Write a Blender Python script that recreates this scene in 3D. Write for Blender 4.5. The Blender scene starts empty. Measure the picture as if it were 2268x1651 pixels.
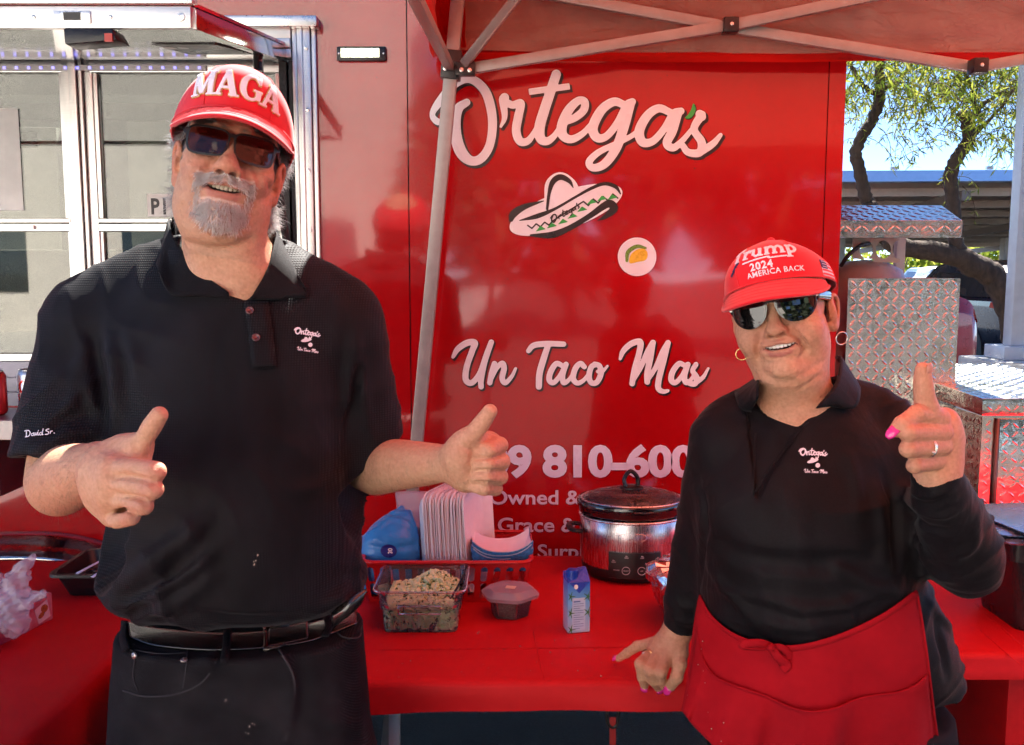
import bpy, bmesh, math, random
import numpy as np
from concurrent.futures import ThreadPoolExecutor
from mathutils import Vector, Matrix, Euler
random.seed(7); np.random.seed(7)
SC = bpy.context.scene
COL = SC.collection
# ------------------------------------------------------------------ camera
FPX, CW, CH = 2046.0, 2268.0, 1651.0          # focal length and frame of the survey drawing
CAMZ, PITCH = 1.52, math.radians(6.27)
cam_d = bpy.data.cameras.new('camera'); cam = bpy.data.objects.new('camera', cam_d); COL.objects.link(cam)
cam.location = (0, 0, CAMZ); cam.rotation_euler = (math.pi/2 - PITCH, 0, 0)
cam_d.sensor_fit = 'HORIZONTAL'; cam_d.angle = 2*math.atan(CW/2/FPX)
cam_d.clip_start = 0.05; cam_d.clip_end = 2000
SC.camera = cam
# ------------------------------------------------------------------ sky and sun
SUN_EL, SUN_AZ = math.radians(57), math.radians(16)
w = bpy.data.worlds.new('World'); SC.world = w; w.use_nodes = True
nt = w.node_tree; bgn = nt.nodes['Background']
sky = nt.nodes.new('ShaderNodeTexSky'); sky.sky_type = 'NISHITA'; sky.sun_disc = False
sky.sun_elevation = SUN_EL; sky.sun_rotation = SUN_AZ; sky.air_density = 0.5; sky.dust_density = 0.0; sky.ozone_density = 4.0; sky.altitude = 1500
nt.links.new(sky.outputs[0], bgn.inputs[0]); bgn.inputs[1].default_value = 0.085
sd = bpy.data.lights.new('sun', 'SUN'); sd.energy = 5.0; sd.angle = math.radians(0.5); sd.color = (1, 0.95, 0.87)
sun = bpy.data.objects.new('sun', sd); COL.objects.link(sun)
tosun = Vector((math.sin(SUN_AZ)*math.cos(SUN_EL), math.cos(SUN_AZ)*math.cos(SUN_EL), math.sin(SUN_EL)))
sun.rotation_euler = tosun.to_track_quat('Z', 'Y').to_euler(); sun.location = (0, 0, 6)
SC.view_settings.view_transform = 'Standard'; SC.view_settings.look = 'None'
SC.view_settings.gamma = 1; SC.view_settings.use_curve_mapping = False
SC.view_settings.exposure = 2.35
SC.cycles.use_denoising = True
SC.cycles.adaptive_threshold = 0.02; SC.cycles.max_bounces = 6; SC.cycles.denoising_prefilter = 'FAST'; SC.cycles.transparent_max_bounces = 12; SC.cycles.sample_clamp_indirect = 6
SC.cycles.caustics_reflective = False; SC.cycles.caustics_refractive = False

# ------------------------------------------------------------------ helpers: survey points
_c, _s = math.cos(PITCH), math.sin(PITCH)
def ray(px, py):
    u = (px-CW/2)/FPX; v = -(py-CH/2)/FPX
    return np.array((u, _c+v*_s, -_s+v*_c))
def P(px, py, Y):                      # the point seen at (px,py), at depth Y
    d = ray(px, py); t = Y/d[1]
    return np.array((d[0]*t, Y, CAMZ+d[2]*t))
def PZ(px, py, Z):                     # the same on a level plane
    d = ray(px, py); t = (Z-CAMZ)/d[2]
    return np.array((d[0]*t, d[1]*t, Z))
def V(*a): return np.array(a, float)
def unit(v): v = np.asarray(v, float); return v/np.linalg.norm(v)
def PX(p):                             # back again, for checks
    d = np.asarray(p, float)-V(0, 0, CAMZ)
    z = d[1]*_c-d[2]*_s; yv = d[1]*_s+d[2]*_c
    return CW/2+FPX*d[0]/z, CH/2-FPX*yv/z
# ------------------------------------------------------------------ helpers: objects
def tag(o, label=None, cat=None, group=None, kind=None):
    if label: o['label'] = label
    if cat: o['category'] = cat
    if group: o['group'] = group
    if kind: o['kind'] = kind
    return o
def link(o, parent=None):
    COL.objects.link(o)
    if parent is not None: o.parent = parent
    return o
def thing(name, label, cat, loc=(0, 0, 0), group=None):
    o = bpy.data.objects.new(name, None); o.empty_display_size = 0.1; o.location = Vector(loc); link(o)
    WORLD[o.name] = Matrix.Translation(Vector(loc))
    return tag(o, label, cat, group)
WORLD = {}
def place(o, parent):                  # geometry is in world coordinates: keep it there under a parent
    if parent is None: return
    o.parent = parent
    m = WORLD.get(parent.name)
    if m is not None:
        o.data.transform(m.inverted()) if not o.data.get('moved') else None
        o.data['moved'] = 1
    WORLD[o.name] = m if m is not None else Matrix()
def finish(o, smooth=None):
    me = o.data
    if smooth is True or smooth is None:
        me.polygons.foreach_set('use_smooth', [True]*len(me.polygons))
    return o
def mobj(name, verts, faces, mat, parent=None, smooth=False, autosmooth=None):
    me = bpy.data.meshes.new(name)
    verts = np.asarray(verts, float)
    me.from_pydata(verts.tolist(), [], [list(f) for f in faces]); me.update()
    if smooth or autosmooth: me.polygons.foreach_set('use_smooth', [True]*len(me.polygons))
    if autosmooth:
        me.set_sharp_from_angle(angle=math.radians(autosmooth))
    if mat: me.materials.append(mat)
    o = bpy.data.objects.new(name, me); COL.objects.link(o)
    if parent is not None: place(o, parent)
    return o
class G:                               # gathers shapes into one mesh
    def __init__(s): s.v = []; s.f = []; s.n = 0
    def add(s, v, f):
        v = np.asarray(v, float).reshape(-1, 3)
        s.v.append(v); s.f += [[i+s.n for i in q] for q in f]; s.n += len(v); return s
    def build(s, name, mat, parent=None, smooth=False, autosmooth=None, bevel=None):
        o = mobj(name, np.concatenate(s.v), s.f, mat, parent, smooth, autosmooth)
        if bevel:
            bm = bmesh.new(); bm.from_mesh(o.data)
            bmesh.ops.remove_doubles(bm, verts=bm.verts, dist=1e-6)
            ed = [e for e in bm.edges if len(e.link_faces) == 2 and e.calc_face_angle(0) > 0.5]
            bmesh.ops.bevel(bm, geom=ed, offset=bevel, segments=2, affect='EDGES', profile=0.6)
            bm.to_mesh(o.data); bm.free(); o.data.polygons.foreach_set('use_smooth', [True]*len(o.data.polygons))
            o.data.set_sharp_from_angle(angle=math.radians(50))
        return o
    def box(s, lo, hi):
        x0, y0, z0 = np.minimum(lo, hi); x1, y1, z1 = np.maximum(lo, hi)
        v = [(x0,y0,z0),(x1,y0,z0),(x1,y1,z0),(x0,y1,z0),(x0,y0,z1),(x1,y0,z1),(x1,y1,z1),(x0,y1,z1)]
        return s.add(v, [(0,3,2,1),(4,5,6,7),(0,1,5,4),(1,2,6,5),(2,3,7,6),(3,0,4,7)])
    def hexa(s, a, b):                 # two quads a,b (4 points each, same winding)
        return s.add(list(a)+list(b), [(3,2,1,0),(4,5,6,7),(0,1,5,4),(1,2,6,5),(2,3,7,6),(3,0,4,7)])
    def tube(s, pts, r, n=8, cap=True, flat=None, up=None):
        pts = np.asarray(pts, float); m = len(pts); r = np.broadcast_to(np.asarray(r, float), (m,))
        t = np.gradient(pts, axis=0); t /= np.linalg.norm(t, axis=1)[:, None]+1e-12
        a = np.asarray(up if up is not None else (0, 0, 1.0), float)
        if abs(np.dot(t[0], a)) > .95: a = V(1, 0, 0)
        vs = []
        for i in range(m):
            b = np.cross(t[i], a); b /= np.linalg.norm(b)+1e-12; c = np.cross(b, t[i]); a = c
            for k in range(n):
                q = 2*math.pi*k/n
                vs.append(pts[i]+r[i]*(math.cos(q)*b*(1 if flat is None else flat[0])+math.sin(q)*c*(1 if flat is None else flat[1])))
        f = []
        for i in range(m-1):
            for k in range(n):
                f.append((i*n+k, (i)*n+(k+1) % n, (i+1)*n+(k+1) % n, (i+1)*n+k))
        if cap: f.append(list(range(n))[::-1]); f.append([(m-1)*n+k for k in range(n)])
        return s.add(vs, f)
    def rings(s, rings, closed=True, cap=True):
        n = len(rings[0]); vs = np.concatenate([np.asarray(r, float) for r in rings]); f = []
        for i in range(len(rings)-1):
            for k in range(n if closed else n-1):
                f.append((i*n+k, i*n+(k+1) % n, (i+1)*n+(k+1) % n, (i+1)*n+k))
        if cap and closed: f.append(list(range(n))[::-1]); f.append([(len(rings)-1)*n+k for k in range(n)])
        return s.add(vs, f)
    def lathe(s, prof, c=(0, 0, 0), n=48, sx=1, sy=1, axis=None):   # prof: (r,z)
        R = []
        for r, z in prof:
            R.append([(c[0]+sx*r*math.cos(2*math.pi*k/n), c[1]+sy*r*math.sin(2*math.pi*k/n), c[2]+z) for k in range(n)])
        return s.rings(R, True, True)
    def grid(s, pts):                  # pts [m][n][3]
        pts = np.asarray(pts, float); m, n = pts.shape[:2]
        return s.add(pts.reshape(-1, 3), [(i*n+j, i*n+j+1, (i+1)*n+j+1, (i+1)*n+j) for i in range(m-1) for j in range(n-1)])
def sheet_thick(o, th, offset=-1):
    m = o.modifiers.new('t', 'SOLIDIFY'); m.thickness = th; m.offset = offset; return o
def spline(pts, n=8):                  # Catmull-Rom through rows of any width
    p = np.asarray(pts, float)
    if len(p) < 3:
        t = np.linspace(0, 1, n+1)[:, None]; return p[0]*(1-t)+p[1]*t
    q = np.vstack([2*p[0]-p[1], p, 2*p[-1]-p[-2]]); out = []
    for i in range(1, len(q)-2):
        for t in np.arange(n)/n:
            a, b, c, d = q[i-1], q[i], q[i+1], q[i+2]
            out.append(.5*((2*b)+(c-a)*t+(2*a-5*b+4*c-d)*t*t+(3*b-a-3*c+d)*t**3))
    out.append(p[-1]); return np.array(out)
def closed_spline(pts, n=8):
    p = np.asarray(pts, float); m = len(p); out = []
    for i in range(m):
        a, b, c, d = p[i-1], p[i], p[(i+1) % m], p[(i+2) % m]
        for t in np.arange(n)/n:
            out.append(.5*((2*b)+(c-a)*t+(2*a-5*b+4*c-d)*t*t+(3*b-a-3*c+d)*t**3))
    return np.array(out)
# ------------------------------------------------------------------ helpers: materials
class N:
    def __init__(s, name):
        s.m = bpy.data.materials.new(name); s.m.use_nodes = True; s.t = s.m.node_tree
        s.b = s.t.nodes['Principled BSDF']; s.o = s.t.nodes['Material Output']; s._co = None
    def new(s, ty, **kw):
        n = s.t.nodes.new('ShaderNode'+ty)
        for k, v in kw.items(): setattr(n, k, v)
        return n
    def set(s, **kw):
        for k, v in kw.items():
            i = s.b.inputs[k.replace('_', ' ')]
            if isinstance(v, bpy.types.NodeSocket): s.t.links.new(v, i)
            else: i.default_value = (*v, 1) if isinstance(v, (tuple, list)) and len(v) == 3 and i.type == 'RGBA' else v
        return s
    def lk(s, a, b): s.t.links.new(a, b)
    def co(s):
        if s._co is None: s._co = s.new('TexCoord').outputs['Object']
        return s._co
    def map(s, scale=(1, 1, 1), rot=(0, 0, 0)):
        n = s.new('Mapping'); s.lk(s.co(), n.inputs[0]); n.inputs['Scale'].default_value = scale; n.inputs['Rotation'].default_value = rot; return n.outputs[0]
    def noise(s, scale=10, detail=4, rough=.55, vec=None, dist=0):
        n = s.new('TexNoise'); s.lk(vec if vec is not None else s.co(), n.inputs['Vector'])
        n.inputs['Scale'].default_value = scale; n.inputs['Detail'].default_value = detail; n.inputs['Roughness'].default_value = rough; n.inputs['Distortion'].default_value = dist
        return n.outputs['Fac']
    def voro(s, scale=10, vec=None, feature='F1', out='Distance'):
        n = s.new('TexVoronoi', feature=feature); s.lk(vec if vec is not None else s.co(), n.inputs['Vector']); n.inputs['Scale'].default_value = scale; return n.outputs[out]
    def wave(s, scale=10, vec=None, dist=0, direction='X', profile='SIN'):
        n = s.new('TexWave', bands_direction=direction, wave_profile=profile); s.lk(vec if vec is not None else s.co(), n.inputs['Vector']); n.inputs['Scale'].default_value = scale; n.inputs['Distortion'].default_value = dist
        return n.outputs['Fac']
    def ramp(s, fac, stops):
        n = s.new('ValToRGB'); s.lk(fac, n.inputs[0]); e = n.color_ramp.elements
        while len(e) < len(stops): e.new(.5)
        for i, (p, c) in enumerate(stops):
            e[i].position = p; e[i].color = (*c, 1) if len(c) == 3 else c
        return n.outputs['Color']
    def val(s, fac, a, b, lo=0, hi=1):
        n = s.new('MapRange'); s.lk(fac, n.inputs[0]); n.inputs[1].default_value = lo; n.inputs[2].default_value = hi; n.inputs[3].default_value = a; n.inputs[4].default_value = b; return n.outputs[0]
    def math(s, op, a, b=None):
        n = s.new('Math', operation=op)
        for i, x in enumerate((a, b)):
            if x is None: continue
            if isinstance(x, (int, float)): n.inputs[i].default_value = x
            else: s.lk(x, n.inputs[i])
        return n.outputs[0]
    def mix(s, fac, a, b, mode='MIX'):
        n = s.new('MixRGB', blend_type=mode)
        for i, x in zip(('Fac', 'Color1', 'Color2'), (fac, a, b)):
            if isinstance(x, (int, float)): n.inputs[i].default_value = x
            elif isinstance(x, (tuple, list)): n.inputs[i].default_value = (*x, 1) if len(x) == 3 else x
            else: s.lk(x, n.inputs[i])
        return n.outputs[0]
    def bump(s, h, strength=.3, dist=.002, chain=None):
        n = s.new('Bump'); n.inputs['Strength'].default_value = strength; n.inputs['Distance'].default_value = dist
        s.lk(h, n.inputs['Height'])
        if chain is not None: s.lk(chain, n.inputs['Normal'])
        return n.outputs[0]
    def attr(s, name):
        n = s.new('Attribute', attribute_name=name); return n.outputs['Color'], n.outputs['Fac']
_MC = {}
def M(name, col, rough=.5, metal=0, var=.12, vscale=12, bump=0, bscale=200, bdist=.001, **kw):
    """plain procedural paint / plastic / metal with a little unevenness"""
    if name in _MC: return _MC[name]
    n = N(name); f = n.noise(vscale, 5)
    d = tuple(max(0, c*(1-var)) for c in col); l = tuple(min(1, c*(1+var)) for c in col)
    n.set(Base_Color=n.ramp(f, [(.3, d), (.7, l)]), Roughness=n.val(f, max(.02, rough-.06), min(1, rough+.06), .3, .7), Metallic=metal)
    if bump: n.set(Normal=n.bump(n.noise(bscale, 3), bump, bdist))
    for k, v in kw.items(): n.set(**{k: v})
    _MC[name] = n.m; return n.m
# ------------------------------------------------------------------ helpers: lettering (flat ink from strokes, contoured on a fine grid)
class Ink:
    def __init__(s): s.ops = []
    def stroke(s, pts, w, sm=True, op='u', n=8):   # round brush; w = width or list
        pts = np.asarray(pts, float); w = np.broadcast_to(np.asarray(w, float), (len(pts),))
        a = np.column_stack([pts, w/2])
        if sm and len(a) > 2: a = spline(a, n)
        s.ops.append((op, 'st', a)); return s
    def bar(s, a, b, w, op='u'): s.ops.append((op, 'bar', (np.asarray(a, float), np.asarray(b, float), w/2))); return s
    def ell(s, c, r, rot=0, op='u'): s.ops.append((op, 'ell', (np.asarray(c, float), np.asarray(r, float), rot))); return s
    def poly(s, pts, op='u', sm=0):
        p = closed_spline(pts, sm) if sm else np.asarray(pts, float); s.ops.append((op, 'poly', p)); return s
    def grown(s, g, d=(0, 0)):
        k = Ink(); k.ops = list(s.ops); k.g = g; k.d = d; return k
    g = 0; d = (0, 0); m = 1e9
    def bbox(s):
        lo = []; hi = []
        for op, t, a in s.ops:
            if op != 'u': continue
            if t == 'st': lo.append((a[:, :2]-a[:, 2:]).min(0)); hi.append((a[:, :2]+a[:, 2:]).max(0))
            elif t == 'bar': e = a[2]; lo.append(np.minimum(a[0], a[1])-e); hi.append(np.maximum(a[0], a[1])+e)
            elif t == 'ell': e = a[1].max(); lo.append(a[0]-e); hi.append(a[0]+e)
            else: lo.append(a.min(0)); hi.append(a.max(0))
        return np.min(lo, 0)+s.d-s.g, np.max(hi, 0)+s.d+s.g
    def dist(s, p):
        p = p-np.asarray(s.d, float); D = np.full(len(p), 1e9)
        for op, t, a in s.ops:
            if t == 'st':
                d = np.full(len(p), 1e9); mg = s.m+a[:, 2].max()
                lo_, hi_ = a[:, :2].min(0)-mg, a[:, :2].max(0)+mg; I = np.nonzero(((p > lo_) & (p < hi_)).all(1))[0]; ps = p[I]; ds = np.full(len(I), 1e9)
                for i in range(len(a)-1):
                    A, B = a[i, :2], a[i+1, :2]; ab = B-A; L = ab@ab+1e-12
                    h = np.clip(((ps-A)@ab)/L, 0, 1); q = ps-A-h[:, None]*ab
                    np.minimum(ds, np.sqrt(np.einsum('ij,ij->i', q, q))-(a[i, 2]*(1-h)+a[i+1, 2]*h), out=ds)
                d[I] = ds
            elif t == 'bar':
                A, B, r = a; ab = B-A; L = math.sqrt(ab@ab); u = ab/L; q = p-(A+B)/2
                x = np.abs(q@u)-L/2; y = np.abs(q@V(-u[1], u[0]))-r; d = np.maximum(x, y)
            elif t == 'ell':
                c, r, rot = a; q = p-c; cs, sn = math.cos(rot), math.sin(rot)
                q = np.column_stack([q[:, 0]*cs+q[:, 1]*sn, -q[:, 0]*sn+q[:, 1]*cs])
                k0 = np.sqrt(((q/r)**2).sum(1)); k1 = np.sqrt(((q/r**2)**2).sum(1))+1e-9; d = k0*(k0-1)/k1
            else:
                d = np.full(len(p), 1e9); ins = np.zeros(len(p), bool); m = len(a)
                for i in range(m):
                    A, B = a[i-1], a[i]; ab = B-A; L = ab@ab+1e-12
                    h = np.clip(((p-A)@ab)/L, 0, 1); q = p-A-h[:, None]*ab; np.minimum(d, (q*q).sum(1), out=d)
                    c = ((A[1] > p[:, 1]) != (B[1] > p[:, 1]))
                    if c.any():
                        xi = A[0]+(p[:, 1]-A[1])*ab[0]/(ab[1] if abs(ab[1]) > 1e-12 else 1e-12); ins ^= c & (p[:, 0] < xi)
                d = np.sqrt(d); d = np.where(ins, -d, d)
            D = np.minimum(D, d) if op == 'u' else (np.maximum(D, -d) if op == 's' else np.maximum(D, d))
        return D-s.g
    def mesh(s, h, fn, depth=0, back=False, run=12):
        """h: grid step; fn maps (n,2) and height -> (n,3); depth: raised by so much"""
        s.m = abs(s.g)+3*h; lo, hi = s.bbox(); lo = lo-2*h; nx, ny = (np.ceil((hi+2*h-lo)/h)).astype(int)
        gx, gy = np.meshgrid(np.arange(nx+1), np.arange(ny+1), indexing='ij')
        D = s.dist(np.column_stack([lo[0]+gx.ravel()*h, lo[1]+gy.ravel()*h])).reshape(nx+1, ny+1)
        D = np.where(np.abs(D) < 1e-7*1, 1e-7, D)
        vid = {}; vs = []; fs = []; edges = []
        def vert(key, x, y):
            if key not in vid: vid[key] = len(vs); vs.append((x, y))
            return vid[key]
        def corner(i, j): return vert(('c', i, j), lo[0]+i*h, lo[1]+j*h)
        def cross(i, j, ax):
            a = D[i, j]; b = D[i+1, j] if ax == 0 else D[i, j+1]; t = a/(a-b)
            return vert((ax, i, j), lo[0]+(i+(t if ax == 0 else 0))*h, lo[1]+(j+(t if ax else 0))*h)
        I = D < 0; cnt = I[:-1, :-1].astype(int)+I[1:, :-1]+I[:-1, 1:]+I[1:, 1:]
        for j in range(ny):
            i = 0
            row = cnt[:, j]
            idx = np.nonzero(row)[0]; k = 0
            while k < len(idx):
                i = idx[k]
                if row[i] == 4:
                    e = i
                    while k+1 < len(idx) and idx[k+1] == e+1 and row[e+1] == 4 and e-i < run-1: k += 1; e += 1
                    fs.append([corner(i, j), corner(e+1, j), corner(e+1, j+1), corner(i, j+1)])
                else:
                    cs = [(i, j), (i+1, j), (i+1, j+1), (i, j+1)]; es = [(i, j, 0), (i+1, j, 1), (i, j+1, 0), (i, j, 1)]
                    poly = []; cr = []
                    for q in range(4):
                        a, b = cs[q], cs[(q+1) % 4]
                        if I[a]: poly.append(corner(*a))
                        if I[a] != I[b]:
                            v = cross(*es[q]); poly.append(v); cr.append((v, I[a]))
                    if len(poly) > 2: fs.append(poly)
                    if len(cr) == 2:
                        (v0, in0), (v1, in1) = cr
                        edges.append((v0, v1) if in0 else (v1, v0))
                    elif len(cr) == 4:
                        for q in (0, 2):
                            (v0, in0), (v1, in1) = cr[q], cr[(q+1) % 4]
                            edges.append((v0, v1) if in0 else (v1, v0))
                k += 1
        vs = np.array(vs); top = fn(vs, depth)
        if depth == 0: return top, fs
        bot = fn(vs, 0); n = len(vs)
        F = [list(f) for f in fs]+[[a, b, b+n, a+n][::-1] for a, b in edges]
        if back: F += [[i+n for i in f][::-1] for f in fs]
        return np.vstack([top, bot]), F
def wallmap(ox, oy, sc, Y):            # drawing coordinates (y down) -> a point on the upright plane at depth Y
    def f(q, h):
        return np.array([P(ox+a*sc, oy+b*sc, Y)-V(0, h, 0) for a, b in q])
    return f
def text_mesh(txt, size=1.0, offset=0.0, align='LEFT', space=1.0, res=3):
    cu = bpy.data.curves.new('t', 'FONT'); cu.body = txt; cu.size = size; cu.offset = offset; cu.align_x = align; cu.space_character = space; cu.resolution_u = res
    o = bpy.data.objects.new('t', cu); COL.objects.link(o)
    dg = bpy.context.evaluated_depsgraph_get(); me = bpy.data.meshes.new_from_object(o.evaluated_get(dg))
    v = np.array([x.co[:] for x in me.vertices]).reshape(-1, 3); f = [list(p.vertices) for p in me.polygons]
    bpy.data.objects.remove(o); bpy.data.curves.remove(cu); bpy.data.meshes.remove(me)
    return v, f
# ------------------------------------------------------------------ helpers: organic bodies (smooth blends of rounded shapes, skinned on a fine grid)
def sm_u(a, b, k):
    if k <= 0: return np.minimum(a, b)
    h = np.maximum(k-np.abs(a-b), 0)/k; return np.minimum(a, b)-h*h*k*.25
class Body:
    def __init__(s): s.ops = []
    def _add(s, op, k, fn, c, r, bb=None): c = np.asarray(c, float); s.ops.append((op, k, fn, c, float(r), bb if bb is not None else (c-r, c+r))); return s
    def ell(s, c, r, rot=None, k=.01, op='u'):
        c = np.asarray(c, float); r = np.asarray(r, float)*np.ones(3)
        R = None if rot is None else (np.array(rot) if np.shape(rot) == (3, 3) else np.array(Euler([math.radians(a) for a in rot]).to_matrix()))
        rf = r.astype(np.float32); cf = c.astype(np.float32); Rf = None if R is None else R.astype(np.float32)
        def fn(p):
            q = p-cf
            if Rf is not None: q = q@Rf
            q = q/rf; k0 = np.sqrt(np.einsum('ij,ij->i', q, q)); q = q/rf; k1 = np.sqrt(np.einsum('ij,ij->i', q, q))+1e-9; return k0*(k0-1)/k1
        return s._add(op, k, fn, c, r.max())
    def cap(s, a, b, ra, rb, k=.01, op='u', flat=None):
        a = np.asarray(a, float); b = np.asarray(b, float); ab = b-a; L = ab@ab+1e-12
        def fn(p):
            q = p-a; h = np.clip((q@ab)/L, 0, 1); q = q-h[:, None]*ab
            if flat is not None:
                ax, f = flat; m = q@ax; q = q+np.outer(m*(1/f-1), ax)
                return (np.sqrt((q*q).sum(1))-(ra+(rb-ra)*h))*min(1, f*1.1)
            return np.sqrt((q*q).sum(1))-(ra+(rb-ra)*h)
        return s._add(op, k, fn, (a+b)/2, np.sqrt(L)/2+max(ra, rb))
    def chain(s, pts, k=.01, op='u', kin=None, smooth=0):
        """pts: rows (point, radius); consecutive rounded cones blended with kin then with the rest"""
        a = np.array([list(p)+[r] for p, r in pts])
        if smooth: a = spline(a, smooth)
        A_ = a[:-1, :3]; AB = a[1:, :3]-A_; LL = (AB*AB).sum(1)+1e-12
        f32 = [(a[i, :3].astype(np.float32), AB[i].astype(np.float32), np.float32(LL[i]), np.float32(a[i, 3]), np.float32(a[i+1, 3]-a[i, 3])) for i in range(len(a)-1)]
        def fn(p):
            D = None; segs = f32
            if len(f32) > 2 and len(p) > 300:     # only the links that can be nearest to this clump of points
                p0 = p.min(0); p1 = p.max(0); c = (p0+p1)/2; Rr = np.linalg.norm(p1-p0)/2
                h = np.clip(((c-A_)*AB).sum(1)/LL, 0, 1); d = np.linalg.norm(c-A_-h[:, None]*AB, axis=1)-(a[:-1, 3]*(1-h)+a[1:, 3]*h)
                ok = d < d.min()+2*Rr+(kin or 0)+.001
                if not ok.all(): segs = [s_ for s_, o_ in zip(f32, ok) if o_]
            for A, ab, L, r0, dr in segs:
                q = p-A; h = np.clip((q@ab)/L, 0, 1); q = q-h[:, None]*ab
                d = np.sqrt(np.einsum('ij,ij->i', q, q))-(r0+dr*h)
                D = d if D is None else (np.minimum(D, d) if not kin else sm_u(D, d, kin))
            return D
        lo = (a[:, :3]-a[:, 3:]).min(0); hi = (a[:, :3]+a[:, 3:]).max(0)
        return s._add(op, k, fn, (lo+hi)/2, np.linalg.norm(hi-lo)/2, (lo, hi))
    def loft(s, rows, k=.02, op='u', e=2.4):
        """rows: (z, cx, cy, half width, half depth front, half depth back[, shear]) from low to high"""
        a = np.array(rows, float); z = a[:, 0]
        zz = np.linspace(z[0], z[-1], 120)
        def pch(y):                    # monotone-ish cubic by dense spline
            t = np.arange(len(z)); sp = spline(np.column_stack([z, y]), 24); o = np.argsort(sp[:, 0]); return np.interp(zz, sp[o, 0], sp[o, 1])
        C = [pch(a[:, i]) for i in range(1, a.shape[1])]
        def fn(p):
            zc = np.clip(p[:, 2], zz[0], zz[-1]); g = [np.interp(zc, zz, c) for c in C]
            x = p[:, 0]-g[0]; y = p[:, 1]-g[1]; A = g[2]; B = np.where(y < 0, g[3], g[4])
            m = (np.abs(x/A)**e+np.abs(y/B)**e)**(1/e)
            gr = np.sqrt((x/A**2)**2+(y/B**2)**2)+1e-6; rr = np.sqrt((x/A)**2+(y/B)**2)+1e-6; d = (m-1)*np.minimum(rr/gr, np.maximum(A, B))*.92
            dz = np.maximum(zz[0]-p[:, 2], p[:, 2]-zz[-1])
            return np.where(dz > 0, np.sqrt(np.maximum(d, 0)**2+dz**2), np.maximum(d, dz))
        lo = V((a[:, 1]-a[:, 3]).min(), (a[:, 2]-a[:, 4]).min(), z[0]); hi = V((a[:, 1]+a[:, 3]).max(), (a[:, 2]+a[:, 5]).max(), z[-1])
        return s._add(op, k, fn, (lo+hi)/2, np.linalg.norm(hi-lo)/2, (lo, hi))
    def box(s, c, half, rot=None, r=.003, k=.005, op='u'):
        c = np.asarray(c, float); half = np.asarray(half, float); R = None if rot is None else (np.array(rot) if np.shape(rot) == (3, 3) else np.array(Euler([math.radians(a) for a in rot]).to_matrix()))
        def fn(p):
            q = p-c
            if R is not None: q = q@R
            q = np.abs(q)-(half-r); return np.sqrt((np.maximum(q, 0)**2).sum(1))+np.minimum(q.max(1), 0)-r
        return s._add(op, k, fn, c, np.linalg.norm(half))
    def plane(s, pt, n, k=.002):       # keeps the side the normal points away from
        pt = np.asarray(pt, float); n = unit(n)
        return s._add('i', k, lambda p: (p-pt)@n, (0, 0, 0), 1e6)
    def custom(s, fn, c, r, k=.01, op='u'): return s._add(op, k, fn, c, r)
    def xform(s, R, T):                # the same body moved by p -> R p + T
        o = Body(); R = np.asarray(R, float); T = np.asarray(T, float); Rf, Tf = R.astype(np.float32), T.astype(np.float32)
        for op, k, fn, c, r, (l_, h_) in s.ops:
            cn = np.array([[(l_, h_)[i][0], (l_, h_)[j][1], (l_, h_)[m][2]] for i in (0, 1) for j in (0, 1) for m in (0, 1)])@R.T+T
            o.ops.append((op, k, (lambda p, fn=fn: fn((p-Tf)@Rf)), R@c+T, r, (cn.min(0), cn.max(0))))
        return o
    def scaled(s, k_):
        o = Body()
        for op, k, fn, c, r, (l_, h_) in s.ops: o.ops.append((op, k*k_, (lambda p, fn=fn: fn(p/np.float32(k_))*np.float32(k_)), c*k_, r*k_, (l_*k_, h_*k_)))
        return o
    def join(s, other): s.ops += other.ops; return s
    def eval(s, p, ops=None):
        p = np.asarray(p, np.float32); D = np.full(len(p), 1e3, np.float32)
        for op, k, fn, c, r, bb in (s.ops if ops is None else ops):
            d = fn(p)
            if op == 'u': D = sm_u(D, d, k)
            elif op == 's': D = -sm_u(-D, d, k)
            else: D = -sm_u(-D, -d, k)
        return D
    yr = (.95, 1.85)
    def hits(s, q, y0=None, y1=None, off=0, n=56):
        """where the sight lines through picture points q first meet the body"""
        q = np.asarray(q, float); y0 = s.yr[0] if y0 is None else y0; y1 = s.yr[1] if y1 is None else y1; o = V(0, 0, CAMZ)
        if len(q) > 150:
            k = s.hits(q[np.random.RandomState(0).permutation(len(q))[:90]], y0, y1); r = np.linalg.norm(k-o, axis=1); y0, y1, n = r.min()-.05, r.max()+.05, 18
        d = np.array([ray(a, b) for a, b in q]); d /= np.linalg.norm(d, axis=1)[:, None]
        t = np.linspace(y0, y1, n); p = (o+t[None, :, None]*d[:, None]).reshape(-1, 3); e = s.eval(p).reshape(len(q), n)
        ins = e < 0; i = np.where(ins.any(1), ins.argmax(1), e.argmin(1)); t1 = t[i]; t0 = t[np.maximum(i-1, 0)]
        for _ in range(8):
            tm = (t0+t1)/2; m = s.eval(o+tm[:, None]*d) < 0; t1 = np.where(m, tm, t1); t0 = np.where(m, t0, tm)
        off = np.broadcast_to(np.asarray(off, float), (len(q),)); return o+(t0-off)[:, None]*d
    def hit(s, px, py, off=0): return s.hits([(px, py)], off=off)[0]
    def normal(s, p, h=.002):
        p = np.asarray(p, float); q = np.repeat(p[None], 6, 0); q[:3] += np.eye(3)*h; q[3:] -= np.eye(3)*h
        e = s.eval(q); return unit(e[:3]-e[3:])
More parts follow.
